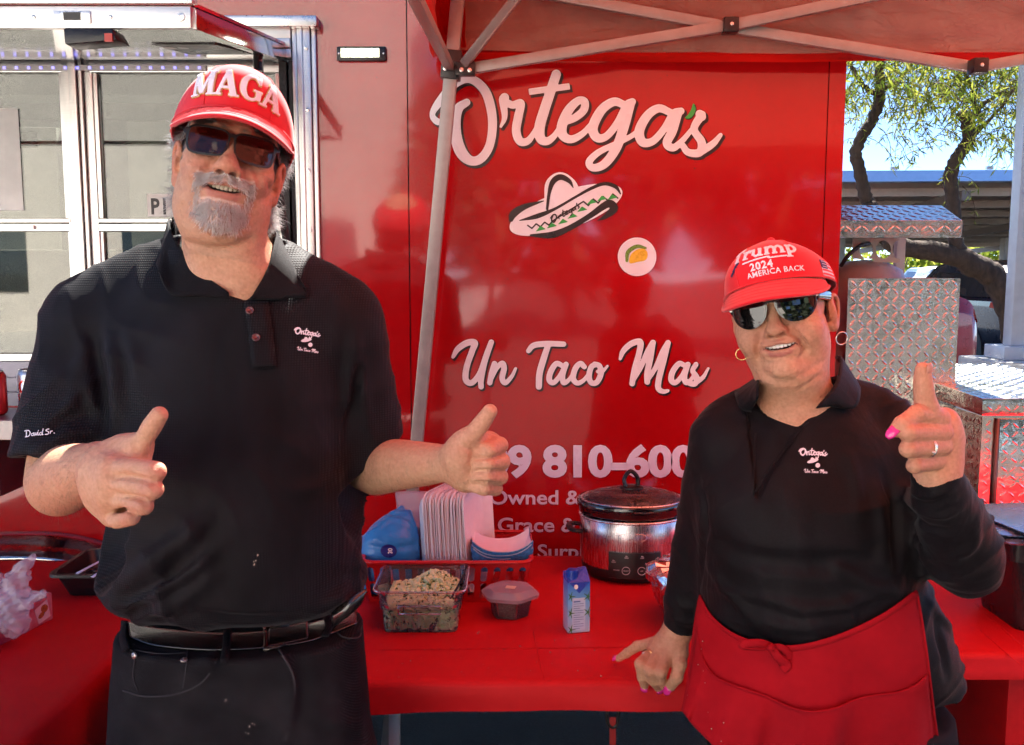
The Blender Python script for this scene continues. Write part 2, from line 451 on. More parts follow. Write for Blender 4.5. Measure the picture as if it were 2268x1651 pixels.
    def skin(s, vox, lo, hi, B=12, smooth=1):
        lo = np.asarray(lo, float); hi = np.asarray(hi, float); nb = np.ceil((hi-lo)/(vox*B)).astype(int)
        nb4 = (nb+3)//4; b4 = np.stack(np.meshgrid(*[np.arange(n) for n in nb4], indexing='ij'), -1).reshape(-1, 3); hd4 = vox*B*2*math.sqrt(3)
        D = s.eval(lo+(b4+.5)*vox*B*4); b4 = b4[np.abs(D) < hd4*1.25+.01]
        sub = np.stack(np.meshgrid(*[np.arange(4)]*3, indexing='ij'), -1).reshape(-1, 3); bi = (b4[:, None]*4+sub[None]).reshape(-1, 3)
        bc = lo+(bi+.5)*vox*B; hd = vox*B*.5*math.sqrt(3); D = s.eval(bc)
        act = bi[np.abs(D) < hd*1.2+.002]
        r = np.arange(B+1); gx, gy, gz = np.meshgrid(r, r, r, indexing='ij'); off = np.stack([gx, gy, gz], -1).reshape(-1, 3)
        KN = 1 << 20
        cells = []; cpos = []; edges = [[], [], []]; esgn = [[], [], []]
        ol = np.array([o[5][0]-o[1]*1.2-.016 for o in s.ops]); oh = np.array([o[5][1]+o[1]*1.2+.016 for o in s.ops]); hb_ = vox*B*.5
        isi = np.array([o[0] == 'i' for o in s.ops])
        def field(b):
            ctr = lo+(b+.5)*vox*B; near = ((ctr+hb_ > ol) & (ctr-hb_ < oh)).all(1) | isi
            return s.eval(lo+(off+b*B)*vox, [o for o, n in zip(s.ops, near) if n]).reshape(B+1, B+1, B+1)
        fields = [field(b) for b in act]
        for b, d in zip(act, fields):
            I = d < 0
            if I.all() or not I.any(): continue
            cnt = sum(I[x:B+x, y:B+y, z:B+z].astype(np.int8) for x in (0, 1) for y in (0, 1) for z in (0, 1))
            ci = np.argwhere((cnt > 0) & (cnt < 8))
            acc = np.zeros((len(ci), 3)); nn = np.zeros(len(ci))
            for ax in range(3):
                o1, o2 = [a for a in range(3) if a != ax]
                for u in (0, 1):
                    for v in (0, 1):
                        a = ci.copy(); a[:, o1] += u; a[:, o2] += v; bb = a.copy(); bb[:, ax] += 1
                        da = d[a[:, 0], a[:, 1], a[:, 2]]; db = d[bb[:, 0], bb[:, 1], bb[:, 2]]; m = (da < 0) != (db < 0)
                        t = np.where(m, da/np.where(da-db == 0, 1, da-db), 0); q = a.astype(float); q[:, ax] += t
                        acc += q*m[:, None]; nn += m
                sl1 = [slice(0, B)]*3; sl2 = [slice(0, B)]*3; sl2[ax] = slice(1, B+1)
                A = I[tuple(sl1)]; Bq = I[tuple(sl2)]; e = np.argwhere(A != Bq)
                edges[ax].append(e+b*B); esgn[ax].append(A[e[:, 0], e[:, 1], e[:, 2]])
            cells.append(ci+b*B); cpos.append(lo+(b*B+acc/nn[:, None])*vox)
        cells = np.concatenate(cells)+2; vs = np.concatenate(cpos)
        key = (cells[:, 0]*KN+cells[:, 1])*KN+cells[:, 2]; o = np.argsort(key); sk = key[o]
        Q = []
        for ax in range(3):
            e = np.concatenate(edges[ax])+2; sg = np.concatenate(esgn[ax]); u, v = (ax+1) % 3, (ax+2) % 3
            idx = []; ok = np.ones(len(e), bool)
            for du, dv in ((-1, -1), (0, -1), (0, 0), (-1, 0)):
                c = e.copy(); c[:, u] += du; c[:, v] += dv; kk = (c[:, 0]*KN+c[:, 1])*KN+c[:, 2]
                j = np.clip(np.searchsorted(sk, kk), 0, len(sk)-1); ok &= sk[j] == kk; idx.append(o[j])
            q = np.stack(idx, 1); q = np.where(sg[:, None], q, q[:, ::-1]); Q.append(q[ok])
        Q = np.concatenate(Q)
        for _ in range(smooth):
            acc = np.zeros_like(vs); n = np.zeros(len(vs))
            for a in range(4):
                i, j = Q[:, a], Q[:, (a+1) % 4]
                for ax in range(3): acc[:, ax] += np.bincount(i, vs[j, ax], len(vs))
                n += np.bincount(i, minlength=len(vs))
            vs = vs*.5+.5*acc/np.maximum(n, 1)[:, None]
        return vs, Q
def qmesh(name, vs, Q, mat, parent=None, cols=None):
    me = bpy.data.meshes.new(name); me.vertices.add(len(vs)); me.vertices.foreach_set('co', np.asarray(vs, np.float32).ravel())
    me.loops.add(Q.size); me.loops.foreach_set('vertex_index', Q.astype(np.int32).ravel())
    me.polygons.add(len(Q)); me.polygons.foreach_set('loop_start', np.arange(0, Q.size, 4, dtype=np.int32))
    me.polygons.foreach_set('use_smooth', np.ones(len(Q), bool)); me.update(calc_edges=True); me.validate()
    if cols is not None:
        for nm, c in cols.items():
            at = me.color_attributes.new(nm, 'FLOAT_COLOR', 'POINT'); at.data.foreach_set('color', np.column_stack([c, np.ones(len(c))]).astype(np.float32).ravel())
    me.materials.append(mat); o = bpy.data.objects.new(name, me); COL.objects.link(o)
    if parent is not None: place(o, parent)
    return o
def vnormals(vs, Q):
    n = np.zeros_like(vs); a = vs[Q[:, 2]]-vs[Q[:, 0]]; b = vs[Q[:, 3]]-vs[Q[:, 1]]; c = np.cross(a, b)
    for k in range(4):
        for ax in range(3): n[:, ax] += np.bincount(Q[:, k], c[:, ax], len(vs))
    return n/(np.linalg.norm(n, axis=1)[:, None]+1e-12)
# ================================================================== materials of the place
n = N('red_paint'); f = n.noise(1.3, 3)
n.set(Base_Color=n.ramp(n.noise(3, 6), [(.35, (.38, .003, .006)), (.65, (.45, .005, .008))]), Roughness=n.val(n.noise(25, 5), .10, .2, .3, .7), Coat_Weight=1.0, Coat_IOR=1.55, Coat_Roughness=.05, Specular_IOR_Level=.3)
b1 = n.bump(n.noise(1.7, 2, .4), .3, .02)
spk = n.voro(55); spm = n.math('LESS_THAN', spk, .035)
n.set(Normal=n.bump(n.noise(260, 2), .06, .0006, b1), Coat_Normal=b1); RED = n.m
ALU = M('aluminium', (.74, .74, .72), .28, 1.0, .06, 30, .15, 400, .0004)
n = N('brushed_aluminium'); mp = n.map((3, 3, 300)); f = n.noise(4, 4, .6, mp)
n.set(Base_Color=n.ramp(f, [(.3, (.66, .655, .63)), (.7, (.80, .79, .77))]), Metallic=1.0, Roughness=n.val(f, .26, .42), Normal=n.bump(f, .08, .0004)); BALU = n.m
n = N('mirror_steel'); f = n.noise(3, 3)
n.set(Base_Color=(.80, .79, .76), Metallic=1.0, Roughness=n.val(n.noise(8, 5), .06, .16, .3, .7), Normal=n.bump(n.noise(2.2, 2), .25, .01)); MIRROR = n.m
n = N('tread_plate'); f = n.noise(14, 5)
n.set(Base_Color=n.ramp(f, [(.3, (.56, .54, .50)), (.7, (.74, .72, .67))]), Metallic=1.0, Roughness=n.val(f, .10, .24, .3, .7), Normal=n.bump(n.noise(35, 2), .35, .004)); PLATE = n.m
BLACKP = M('black_plastic', (.012, .012, .013), .35, 0, .2, 40)
BLACKM = M('black_rubber', (.015, .015, .016), .6)
WHITEV = M('white_vinyl', (.86, .86, .88), .28, 0, .03, 8, Coat_Weight=.5)
BLACKV = M('black_vinyl', (.02, .014, .014), .3)
GREENV = M('green_vinyl', (.04, .42, .08), .3)
LINER = M('trailer_lining', (.62, .62, .58), .45, 0, .05, 4)
DARK = M('dark_interior', (.05, .05, .05), .6)
n = N('asphalt'); f = n.noise(2.5, 6); g = n.voro(160)
n.set(Base_Color=n.mix(n.val(n.noise(420, 2), 0, 1, .62, .72), n.ramp(f, [(.3, (.034, .027, .022)), (.7, (.068, .056, .046))]), (.28, .26, .25)), Roughness=.85, Normal=n.bump(g, .6, .006)); ASPH = n.m
CONC = M('concrete', (.52, .49, .45), .85, 0, .15, 6, .4, 90, .003)
n = N('red_cloth'); f = n.noise(9, 7, .7)
n.set(Base_Color=n.ramp(f, [(.3, (.52, .003, .007)), (.7, (.60, .005, .010))]), Roughness=.6, Specular_IOR_Level=.3, Normal=n.bump(n.wave(900, None), .05, .0003, n.bump(n.noise(3.2, 3), .25, .012))); REDCLOTH = n.m
GREYST = M('grey_steel_paint', (.55, .56, .58), .4, .2, .06)
TENTBAR = M('tent_bar_enamel', (.34, .33, .31), .38, .3, .08, 30)
n = N('window_glass'); n.set(Base_Color=(.92, .94, .90), Roughness=.02, IOR=1.6, Transmission_Weight=1.0, Specular_IOR_Level=.8)
lp = n.new('BsdfTransparent'); lp.inputs[0].default_value = (.62, .64, .60, 1); gl = n.new('BsdfGlossy'); gl.inputs['Roughness'].default_value = .015
fr = n.new('Fresnel'); fr.inputs[0].default_value = 1.75; mx = n.new('MixShader'); ad = n.math('MULTIPLY', fr.outputs[0], 1.5)
n.lk(ad, mx.inputs[0]); n.lk(lp.outputs[0], mx.inputs[1]); n.lk(gl.outputs[0], mx.inputs[2]); n.lk(mx.outputs[0], n.o.inputs[0]); GLASS = n.m
def emit(name, col, st):
    n = N(name); n.set(Base_Color=(.8, .8, .8), Emission_Color=col, Emission_Strength=st); return n.m
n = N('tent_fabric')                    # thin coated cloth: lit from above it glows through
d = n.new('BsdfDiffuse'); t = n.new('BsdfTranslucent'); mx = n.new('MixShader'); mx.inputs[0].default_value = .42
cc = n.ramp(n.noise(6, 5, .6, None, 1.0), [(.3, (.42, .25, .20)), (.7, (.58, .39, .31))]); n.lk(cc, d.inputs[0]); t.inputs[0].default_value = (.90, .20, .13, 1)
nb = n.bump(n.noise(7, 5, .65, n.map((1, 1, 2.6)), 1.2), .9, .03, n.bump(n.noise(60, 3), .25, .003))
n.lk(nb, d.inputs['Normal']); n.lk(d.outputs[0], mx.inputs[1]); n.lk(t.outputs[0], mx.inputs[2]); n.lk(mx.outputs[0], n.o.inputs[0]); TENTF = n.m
n = N('tent_fabric_red'); d = n.new('BsdfDiffuse'); t = n.new('BsdfTranslucent'); mx = n.new('MixShader'); mx.inputs[0].default_value = .45
d.inputs[0].default_value = (.62, .02, .015, 1); t.inputs[0].default_value = (.85, .05, .03, 1)
n.lk(n.bump(n.noise(9, 4, .6), .4, .02), d.inputs['Normal']); n.lk(d.outputs[0], mx.inputs[1]); n.lk(t.outputs[0], mx.inputs[2]); n.lk(mx.outputs[0], n.o.inputs[0]); TENTR = n.m

# ================================================================== ground
o = mobj('ground', [(-400, -400, 0), (400, -400, 0), (400, 400, 0), (-400, 400, 0)], [(0, 1, 2, 3)], ASPH); tag(o, kind='structure')

o = mobj('pavement', [(-60, -60, .004), (-1.0, -60, .004), (-1.0, -.7, .004), (-60, -.7, .004)], [(0, 1, 2, 3)], CONC); tag(o, kind='structure')  # unseen pale slab added to bounce sun onto faces and into the paint
# ================================================================== the food trailer
WY = 2.56
TX1 = .90                               # its front end
def R(px0, py0, px1, py1, Y):           # a rectangle seen from the camera, on the upright plane at Y
    a = P(px0, (py0+py1)/2, Y)[0]; b = P(px1, (py0+py1)/2, Y)[0]; c = P((px0+px1)/2, py0, Y)[2]; d = P((px0+px1)/2, py1, Y)[2]
    return min(a, b), max(a, b), min(c, d), max(c, d)
tr = thing('food_trailer', 'red food trailer with white script lettering and an open serving window', 'food trailer', (-.5, 3.6, 0))
OX0, OX1, OZ0, OZ1 = -1.90, -.555, 1.145, 2.13    # serving window opening
X0, Z0, Z1 = -4.2, .42, 3.0
seam = P(906, 500, WY)[0]; seam2 = P(1824, 500, WY)[0]
def wall_panel(rects, nm='wall_panel'):
    g = G()
    for x0, x1, z0, z1 in rects: g.box((x0, WY, z0), (x1, WY+.012, z1))
    return g.build(nm, RED, tr)
wall_panel([(X0, OX0, Z0, Z1), (OX0, OX1, Z0, OZ0), (OX0, OX1, OZ1, Z1), (OX1, seam-.0015, Z0, Z1)])
wall_panel([(seam+.0015, seam2-.0015, Z0, Z1)])
wall_panel([(seam2+.0015, TX1, Z0, Z1)])
g = G()
for x0, x1, z0, z1 in [(X0, OX0, Z0, Z1), (OX0, OX1, Z0, OZ0), (OX0, OX1, OZ1, Z1), (OX1, TX1-.004, Z0, Z1)]: g.box((x0, WY+.014, z0), (x1, WY+.05, z1))
g.build('wall_core', DARK, tr)
g = G(); g.box((TX1-.04, WY+.052, Z0), (TX1, 4.95, Z1)); g.build('end_wall', RED, tr)
g = G(); g.box((X0, WY+.052, Z0), (X0+.04, 4.95, Z1)); g.build('end_wall', RED, tr)
g = G(); g.box((X0+.04, 4.91, Z0), (TX1-.04, 4.95, Z1)); g.build('rear_wall', LINER, tr)
g = G(); g.box((X0+.04, WY+.052, Z0), (TX1-.04, 4.91, Z0+.06)); g.build('trailer_floor', DARK, tr)
g = G(); hx0, hx1, hy0, hy1 = -1.7, -.9, 3.2, 3.9     # roof; its unseen opening is added to let sun into the interior
for a, b in [((X0+.04, WY+.052, Z1-.04), (hx0, 4.91, Z1)), ((hx1, WY+.052, Z1-.04), (TX1-.04, 4.91, Z1)), ((hx0, WY+.052, Z1-.04), (hx1, hy0, Z1)), ((hx0, hy1, Z1-.04), (hx1, 4.91, Z1))]: g.box(a, b)
g.build('trailer_roof', LINER, tr)
g = G(); g.box((TX1+.002, WY+.10, 2.74), (1.75, 4.9, Z1)); g.build('nose_overhang', RED, tr, bevel=.03)  # unseen box added to keep direct sun off the right table
g = G(); g.box((X0+.06, WY+.30, .44), (TX1-.06, 4.8, .47)); g.build('chassis', DARK, tr)
# --- window surround
def wbox(g, px0, py0, px1, py1, Y, d):
    x0, x1, z0, z1 = R(px0, py0, px1, py1, Y); g.box((x0, Y, z0), (x1, Y+d, z1))
wf = thing_frame = None
g = G(); wbox(g, 380, 34, 701, 58, WY-.045, .045); fr = g.build('drip_rail', ALU, tr, bevel=.003)
x1 = P(706, 300, WY)[0]; x0 = P(655, 300, WY)[0]; zt = P(600, 60, WY)[2]; zb = 1.08
g = G()
g.box((x0, WY-.018, zb), (x0+.012, WY, zt)); g.box((x0+.014, WY-.024, zb), (x1-.014, WY, zt)); g.box((x1-.012, WY-.014, zb), (x1, WY, zt)); g.box((x0+.024, WY-.030, zb), (x0+.030, WY-.024, zt))
jamb = g.build('jamb', BALU, tr, bevel=.0015)
g = G()
for i, (za, zb2, d) in enumerate([(zt, zt-.035, .024), (zt-.037, zt-.06, .034), (zt-.062, zt-.085, .026)]): g.box((-1.95, WY-d, zb2), (x0-.002, WY, za))
g.build('header', BALU, tr, bevel=.0015)
for zz in np.linspace(1.15, zt-.06, 7):
    g = G(); g.lathe([(0, .0), (.006, .0), (.0055, .003), (0, .004)], (0, 0, 0), 10)
    v = g.v[-1].copy(); v = v[:, [0, 2, 1]]*V(1, -1, 1); g.v[-1] = v+V((x0+x1)/2+.008, WY-.024, zz); g.build('rivet', ALU, jamb)
g = G(); g.box((x0-.012, WY-.012, 1.1), (x0-.002, WY+.03, zt-.09)); g.box((x0-.040, WY-.006, 1.1), (x0-.020, WY+.05, zt-.09)); g.build('gasket', BLACKM, tr)
# --- sashes: two window units
WX = [(-1.95, P(150, 300, 2.60)[0]), (P(208, 300, 2.60)[0], x0-.045)]
zR1, zR0 = P(150, 487, 2.60)[2], P(150, 512, 2.60)[2]
zTop = P(150, 158, 2.60)[2]; zLow = P(80, 800, 2.60)[2]
g = G(); xa, xb = WX[0][1], WX[1][0]
for a, b, d in [(xa-.004, xa+.018, .01), (xa+.020, xa+.040, .025), (xa+.042, xb-.02, .016), (xb-.018, xb+.004, .006)]: g.box((a, 2.60-d, zLow), (b, 2.63, OZ1))
g.build('mullion', BALU, tr, bevel=.001)
for wx0, wx1 in WX:
    s = G()
    s.box((wx0, 2.592, zTop-.004), (wx1, 2.625, zTop+.026)); s.box((wx0, 2.588, zR1-.008), (wx1, 2.625, zR1+.002)); s.box((wx0, 2.594, zR0), (wx1, 2.625, zR1-.012))
    s.box((wx1-.016, 2.598, zR1+.004), (wx1-.001, 2.625, zTop-.006)); s.box((wx0+.001, 2.598, zR1+.004), (wx0+.016, 2.625, zTop-.006))
    s.box((wx0, 2.598, zLow), (wx1, 2.625, zLow+.02)); s.box((wx0+.001, 2.600, zLow+.022), (wx0+.013, 2.625, zR0-.002)); s.box((wx1-.013, 2.600, zLow+.022), (wx1-.001, 2.625, zR0-.002))
    sash = s.build('window_sash', BALU, tr, bevel=.001)
    g = G(); g.box((wx0+.018, 2.612, zR1+.004), (wx1-.018, 2.616, zTop-.006)); g.build('pane', GLASS, sash)
    g = G(); g.box((wx0+.014, 2.612, zLow+.022), (wx1-.014, 2.616, zR0-.002)); g.build('pane', GLASS, sash)
    g = G(); g.box((wx1-.16, 2.582, zR0+.004), (wx1-.10, 2.594, zR1-.016)); g.build('latch', ALU, sash)
g = G(); g.box((-1.95, 2.60, 1.145), (x0-.045, 2.64, zLow-.002)); g.box((-1.95, 2.575, 1.145), (x0-.045, 2.60, 1.18)); g.box((-1.95, 2.585, 1.195), (x0-.045, 2.60, 1.22)); g.build('window_track', M('purple_grey_metal', (.22, .21, .26), .4, .6), tr)
# fluorescent-blue LED strip along the header
g = G(); zl = P(200, 151, 2.585)[2]; xl1 = P(440, 151, 2.585)[0]
g.box((-1.95, 2.583, zl-.007), (xl1+.02, 2.592, zl+.007)); st = g.build('led_strip', M('led_carrier', (.6, .6, .58), .4), tr)
LEDM = emit('led_blue', (.22, .22, 1), .30)
for k in range(18):
    x = P(442-27*k, 151, 2.583)[0]; g = G(); g.box((x-.0035, 2.580, zl-.0035), (x+.0035, 2.583, zl+.0035)); g.build('led', LEDM, st)
# --- inside the trailer
def inside(nm, lo, hi, m): g = G(); g.box(lo, hi); return g.build(nm, m, tr, bevel=.004)
WHITEP = M('white_enamel', (.75, .75, .70), .35, 0, .04, 4)
inside('cabinet', (-2.6, 3.25, .5), (P(130, 400, 3.25)[0], 3.9, P(100, 282, 3.25)[2]), WHITEP)  # white blocks and slats for the pale shapes showing in the panes
inside('cabinet', (P(285, 400, 3.3)[0], 3.3, .5), (-.2, 3.9, P(300, 270, 3.3)[2]), WHITEP)
inside('wall_shelf', (-2.6, 3.7, P(100, 230, 3.7)[2]), (.4, 4.1, P(100, 210, 3.7)[2]), WHITEP)
inside('worktop', (-2.6, 2.75, 1.02), (.4, 3.2, 1.06), ALU)
inside('sneeze_guard', (-2.6, 2.70, 1.07), (.0, 2.71, zR0-.05), M('grey_panel', (.36, .36, .33), .35))
g = G()
for k in range(8):
    zz = P(62, 295+k*4.6, 3.245)[2]; xx = P(62, 300, 3.245)[0]; g.box((xx-.03, 3.238, zz-.002), (xx+.03, 3.25, zz+.002))
g.build('vent_grille', DARK, tr)
# paper taped on the left pane, letter sheet on the right one
g = G(); wbox(g, -40, 240, 46, 466, 2.609, .001); g.build('paper_sheet', M('paper', (.80, .80, .77), .8), tr)
g = G(); wbox(g, 326, 430, 420, 480, 2.6095, .001); pp = g.build('letter_sheet', M('paper', (.8, .8, .77), .8), tr)
v, f = text_mesh('PI', 1, .03, space=1.35); H = P(0, 440, 2.609)[2]-P(0, 474, 2.609)[2]; ox = P(334, 474, 2.609)
v = np.column_stack([ox[0]+v[:, 0]*H/.7*.8, np.full(len(v), 2.6088), ox[2]+v[:, 1]*H/.7]); mobj('lettering', v, f, DARK, pp)
# --- serving counter
CZ = 1.14; cy0 = 2.33
g = G(); g.box((-2.1, cy0+.004, CZ-.016), (-.62, WY-.002, CZ)); g.build('counter_top', M('counter_metal', (.30, .30, .36), .35, .8), tr)
g = G(); g.box((-2.1, cy0-.02, CZ-.046), (-.615, cy0+.002, CZ+.003)); g.build('counter_edge', M('cream_enamel', (.72, .70, .62), .45), tr, bevel=.002)
g = G(); xx = P(8, 1000, cy0+.1)[0]; g.box((xx-.014, cy0+.05, .93), (xx+.014, WY, CZ-.018)); g.build('bracket', M('bracket_brown', (.12, .05, .05), .4, .4), tr, bevel=.003)
# --- awning: the lifted window flap
AX1 = -.60; AX0 = -2.05; ay, az = 1.79, 1.972; hy, hz = 2.545, 2.075; th = .046
sl = (hz-az)/(hy-ay)
def awq(x, y, h): return (x, y, az+(y-ay)*sl+h)
g = G(); g.hexa([awq(AX0, ay+.03, .006), awq(AX1-.03, ay+.03, .006), awq(AX1-.03, hy, .006), awq(AX0, hy, .006)], [awq(AX0, ay+.03, .012), awq(AX1-.03, ay+.03, .012), awq(AX1-.03, hy, .012), awq(AX0, hy, .012)])
aw = g.build('awning_underside', MIRROR, tr)
g = G(); g.hexa([awq(AX0, ay+.002, th-.004), awq(AX1, ay+.002, th-.004), awq(AX1, hy, th-.004), awq(AX0, hy, th-.004)], [awq(AX0, ay+.002, th+.003), awq(AX1, ay+.002, th+.003), awq(AX1, hy, th+.003), awq(AX0, hy, th+.003)]); g.build('skin', RED, aw)
g = G(); g.hexa([awq(AX0, ay-.002, 0), awq(AX1-.0, ay-.002, 0), awq(AX1-.0, ay+.028, 0), awq(AX0, ay+.028, 0)], [awq(AX0, ay-.002, th-.006), awq(AX1, ay-.002, th-.006), awq(AX1, ay+.028, th-.006), awq(AX0, ay+.028, th-.006)])
lip = g.build('front_channel', BALU, aw, bevel=.002)
g = G(); g.hexa([awq(AX1-.028, ay+.03, 0), awq(AX1, ay+.03, 0), awq(AX1, hy, 0), awq(AX1-.028, hy, 0)], [awq(AX1-.028, ay+.03, th-.006), awq(AX1, ay+.03, th-.006), awq(AX1, hy, th-.006), awq(AX1-.028, hy, th-.006)]); g.build('side_channel', MIRROR, aw, bevel=.002)
g = G(); g.hexa([awq(AX0, ay-.010, th-.002), awq(AX1+.006, ay-.010, th-.002), awq(AX1+.006, ay+.02, th-.002), awq(AX0, ay+.02, th-.002)], [awq(AX0, ay-.010, th+.006), awq(AX1+.006, ay-.010, th+.006), awq(AX1+.006, ay+.02, th+.006), awq(AX0, ay+.02, th+.006)]); g.build('top_lip', ALU, aw, bevel=.001)
def rivet(g, x, y, z, r=.005):
    g.lathe([(0, 0), (r, 0), (r*.9, .002), (r*.35, .0026), (r*.3, .0015), (0, .0015)], (0, 0, 0), 12); v = g.v[-1]; g.v[-1] = np.column_stack([v[:, 0]+x, y-v[:, 2], v[:, 1]+z])
for px_, r_ in [(75, .004), (245, .004), (401, .008)]:
    g = G(); q = P(px_, 38, ay-.002); rivet(g, *q, r_); g.build('rivet', ALU, lip)
g = G(); wbox(g, 118, 24, 200, 52, ay-.006, .004); pl = g.build('latch_plate', ALU, lip, bevel=.001)
g = G(); wbox(g, 140, 27, 178, 45, ay-.007, .003); g.build('slot', BLACKP, pl)
g = G(); zz = az
a = P(143, 62, ay); b = P(262, 95, ay)
g.hexa([(a[0], ay-.004, zz-.03), (b[0]-.002, ay-.004, zz-.022), (b[0]+.004, ay+.05, zz-.022), (a[0], ay+.05, zz-.03)], [(a[0]-.002, ay-.002, zz), (b[0]-.01, ay-.002, zz), (b[0]-.01, ay+.05, zz), (a[0]-.002, ay+.05, zz)])
hd = g.build('latch_handle', BLACKP, lip, bevel=.004)
g = G(); wbox(g, 231, 74, 248, 92, ay-.008, .006); g.build('release_button', M('red_plastic_part', (.5, .03, .02), .4), hd)
g = G(); q = P(575, 132, 2.35); q2 = P(637, 552, 2.53); m = q+(q2-q)*.62
g.tube([q, m], .0055, 10); st = g.build('strut_rod', ALU, tr, smooth=True); g = G(); g.tube([m-(q2-q)*.02, q2], .011, 12); g.build('strut_cylinder', BLACKP, tr, autosmooth=40)
g = G(); g.tube([P(572, 122, 2.36), P(573, 160, 2.35)], .012, 10); g.build('strut_mount', BLACKP, tr, autosmooth=40)
# dark sign above the window, seen against the flap
yd = 2.20; a = np.array(awq(P(458, 100, yd)[0]-.02, yd, 0))
g = G(); g.hexa([awq(-.80, 2.12, .003), awq(-.66, 2.12, .003), awq(-.64, 2.36, .003), awq(-.80, 2.36, .003)], [awq(-.80, 2.12, .005), awq(-.66, 2.12, .005), awq(-.64, 2.36, .005), awq(-.80, 2.36, .005)]); dc = g.build('decal', BLACKV, aw)
v, f = text_mesh('BUI', .05); v = np.array([awq(-.735+p[0], 2.17+p[1]*1.0, .0022) for p in v]); mobj('lettering', v, [q[::-1] for q in f], WHITEV, dc)
ik = Ink(); ik.ell((-.785, 2.19), (.014, .02)); ik.ell((-.755, 2.19), (.012, .018)); v, f = ik.mesh(.002, lambda q, h: np.array([awq(a, b, .0022) for a, b in q])); mobj('emblem', v, [q[::-1] for q in f], WHITEV, dc)
# --- work light
lx0, lx1, lz0, lz1 = R(747, 105, 857, 138, WY)
g = G(); g.box((lx0, WY-.014, lz0), (lx1, WY-.001, lz1)); wl = g.build('work_light', BLACKP, tr, bevel=.006)
g = G(); g.box((lx0+.012, WY-.0155, lz0+.009), (lx1-.018, WY-.012, lz1-.006)); lens = g.build('reflector', M('light_reflector', (.8, .85, .7), .15, .7), wl)
for k in range(4):
    g = G(); cx = lx0+.0235+k*.0235; g.lathe([(0, 0), (.0085, 0), (.0075, .003), (0, .004)], (0, 0, 0), 16); v = g.v[-1]; g.v[-1] = np.column_stack([v[:, 0]+cx, WY-.0156-v[:, 2], v[:, 1]+(lz0+lz1)/2]); g.build('diode', emit('led_white', (.95, 1, .85), 9), wl, smooth=True)
for k in (lx0+.007, lx1-.007):
    g = G(); rivet(g, k, WY-.0142, (lz0+lz1)/2, .0028); g.build('screw', ALU, wl)
# --- tread plate pieces
def treads(u0, u1, v0, v1, fn, pitch=.0215, ln=.0115, wd=.0032, ht=.0016):
    """raised lugs in the usual two-way pattern on a patch; fn(u,v,h) -> point"""
    g = G(); nu = int((u1-u0)/pitch); nv = int((v1-v0)/pitch)
    for i in range(nu):
        for j in range(nv):
            cu = u0+(i+.5)*(u1-u0)/nu; cv = v0+(j+.5)*(v1-v0)/nv; a = math.radians(45 if (i+j) % 2 else -45)
            e = V(math.cos(a), math.sin(a)); q = V(-e[1], e[0]); c = V(cu, cv)
            pt = [c-e*ln, c-e*ln*.4+q*wd, c+e*ln*.4+q*wd, c+e*ln, c+e*ln*.4-q*wd, c-e*ln*.4-q*wd, c-e*ln*.45, c+e*ln*.45]
            g.add([fn(p[0], p[1], .0002) for p in pt[:6]]+[fn(p[0], p[1], ht) for p in pt[6:]], [(0, 6, 1), (1, 6, 7, 2), (2, 7, 3), (3, 7, 4), (4, 7, 6, 5), (5, 6, 0)])
    return g
def lugs(g, parent):
    o = g.build('tread', PLATE, parent, smooth=True); bm = bmesh.new(); bm.from_mesh(o.data); bmesh.ops.recalc_face_normals(bm, faces=bm.faces); bm.to_mesh(o.data); bm.free(); return tag(o, kind='stuff')
# wheel arch fender under the counter: arc of tread plate standing out from the wall
prof = [(P(px_, py_, 2.55)[0], P(px_, py_, 2.55)[2]) for px_, py_ in [(-260, 1250), (-160, 1205), (-60, 1186), (60, 1181), (140, 1185), (205, 1198), (262, 1218), (330, 1262), (380, 1330)]]
prof = spline(prof, 6)
def fend(i_, y, dz): return V(prof[i_][0], y, prof[i_][1]+dz)
sect = [(2.558, .0), (2.540, -.008), (2.522, -.022), (2.510, -.030), (2.496, -.034), (2.480, -.046), (2.470, -.058)]
g = G(); g.grid([[fend(i, y, dz) for i in range(len(prof))] for y, dz in sect]); fd = g.build('fender', PLATE, tr, smooth=True); sheet_thick(fd, .004)
pl = np.concatenate([[0], np.cumsum(np.linalg.norm(np.diff(prof, axis=0), axis=1))]); sy = np.concatenate([[0], np.cumsum(np.linalg.norm(np.diff(np.array(sect), axis=0), axis=1))])
def ff(u, v, h):
    x = np.interp(u, pl, prof[:, 0]); z = np.interp(u, pl, prof[:, 1]); y = np.interp(v, sy, [s[0] for s in sect]); dz = np.interp(v, sy, [s[1] for s in sect])
    return V(x, y-h*.6, z+dz+h)
lugs(treads(0, pl[-1], .0, sy[-1], ff, .026, .014, .0035, .002), fd)

# --- lettering on the trailer
CV = 1/2.268*.9403                     # drawing scale of the upper sign
def lettering(ink, ox, oy, sc, h, nm, label, mats, shadow=None, rel=.0):
    fm = wallmap(ox, oy, sc, WY-.0030); v, f = ink.mesh(h, fm); o = mobj(nm, v, [q[::-1] for q in f], mats[0], tr); tag(o, label)
    if shadow:
        sh = ink.grown(shadow[2], shadow[:2]); v, f = sh.mesh(h, wallmap(ox, oy, sc, WY-.0016)); mobj('letter_shadow', v, [q[::-1] for q in f], mats[1], o)
    return o
ik = Ink(); S = ik.stroke
# O
S([(800, 655), (748, 650), (722, 610), (760, 545), (830, 460), (900, 425), (960, 440), (1015, 510), (1043, 640), (1030, 770), (985, 845), (930, 860), (880, 820), (850, 740), (845, 650), (862, 580), (905, 548)], [26, 36, 30, 44, 44, 40, 48, 50, 48, 46, 48, 50, 62, 62, 56, 50, 40])
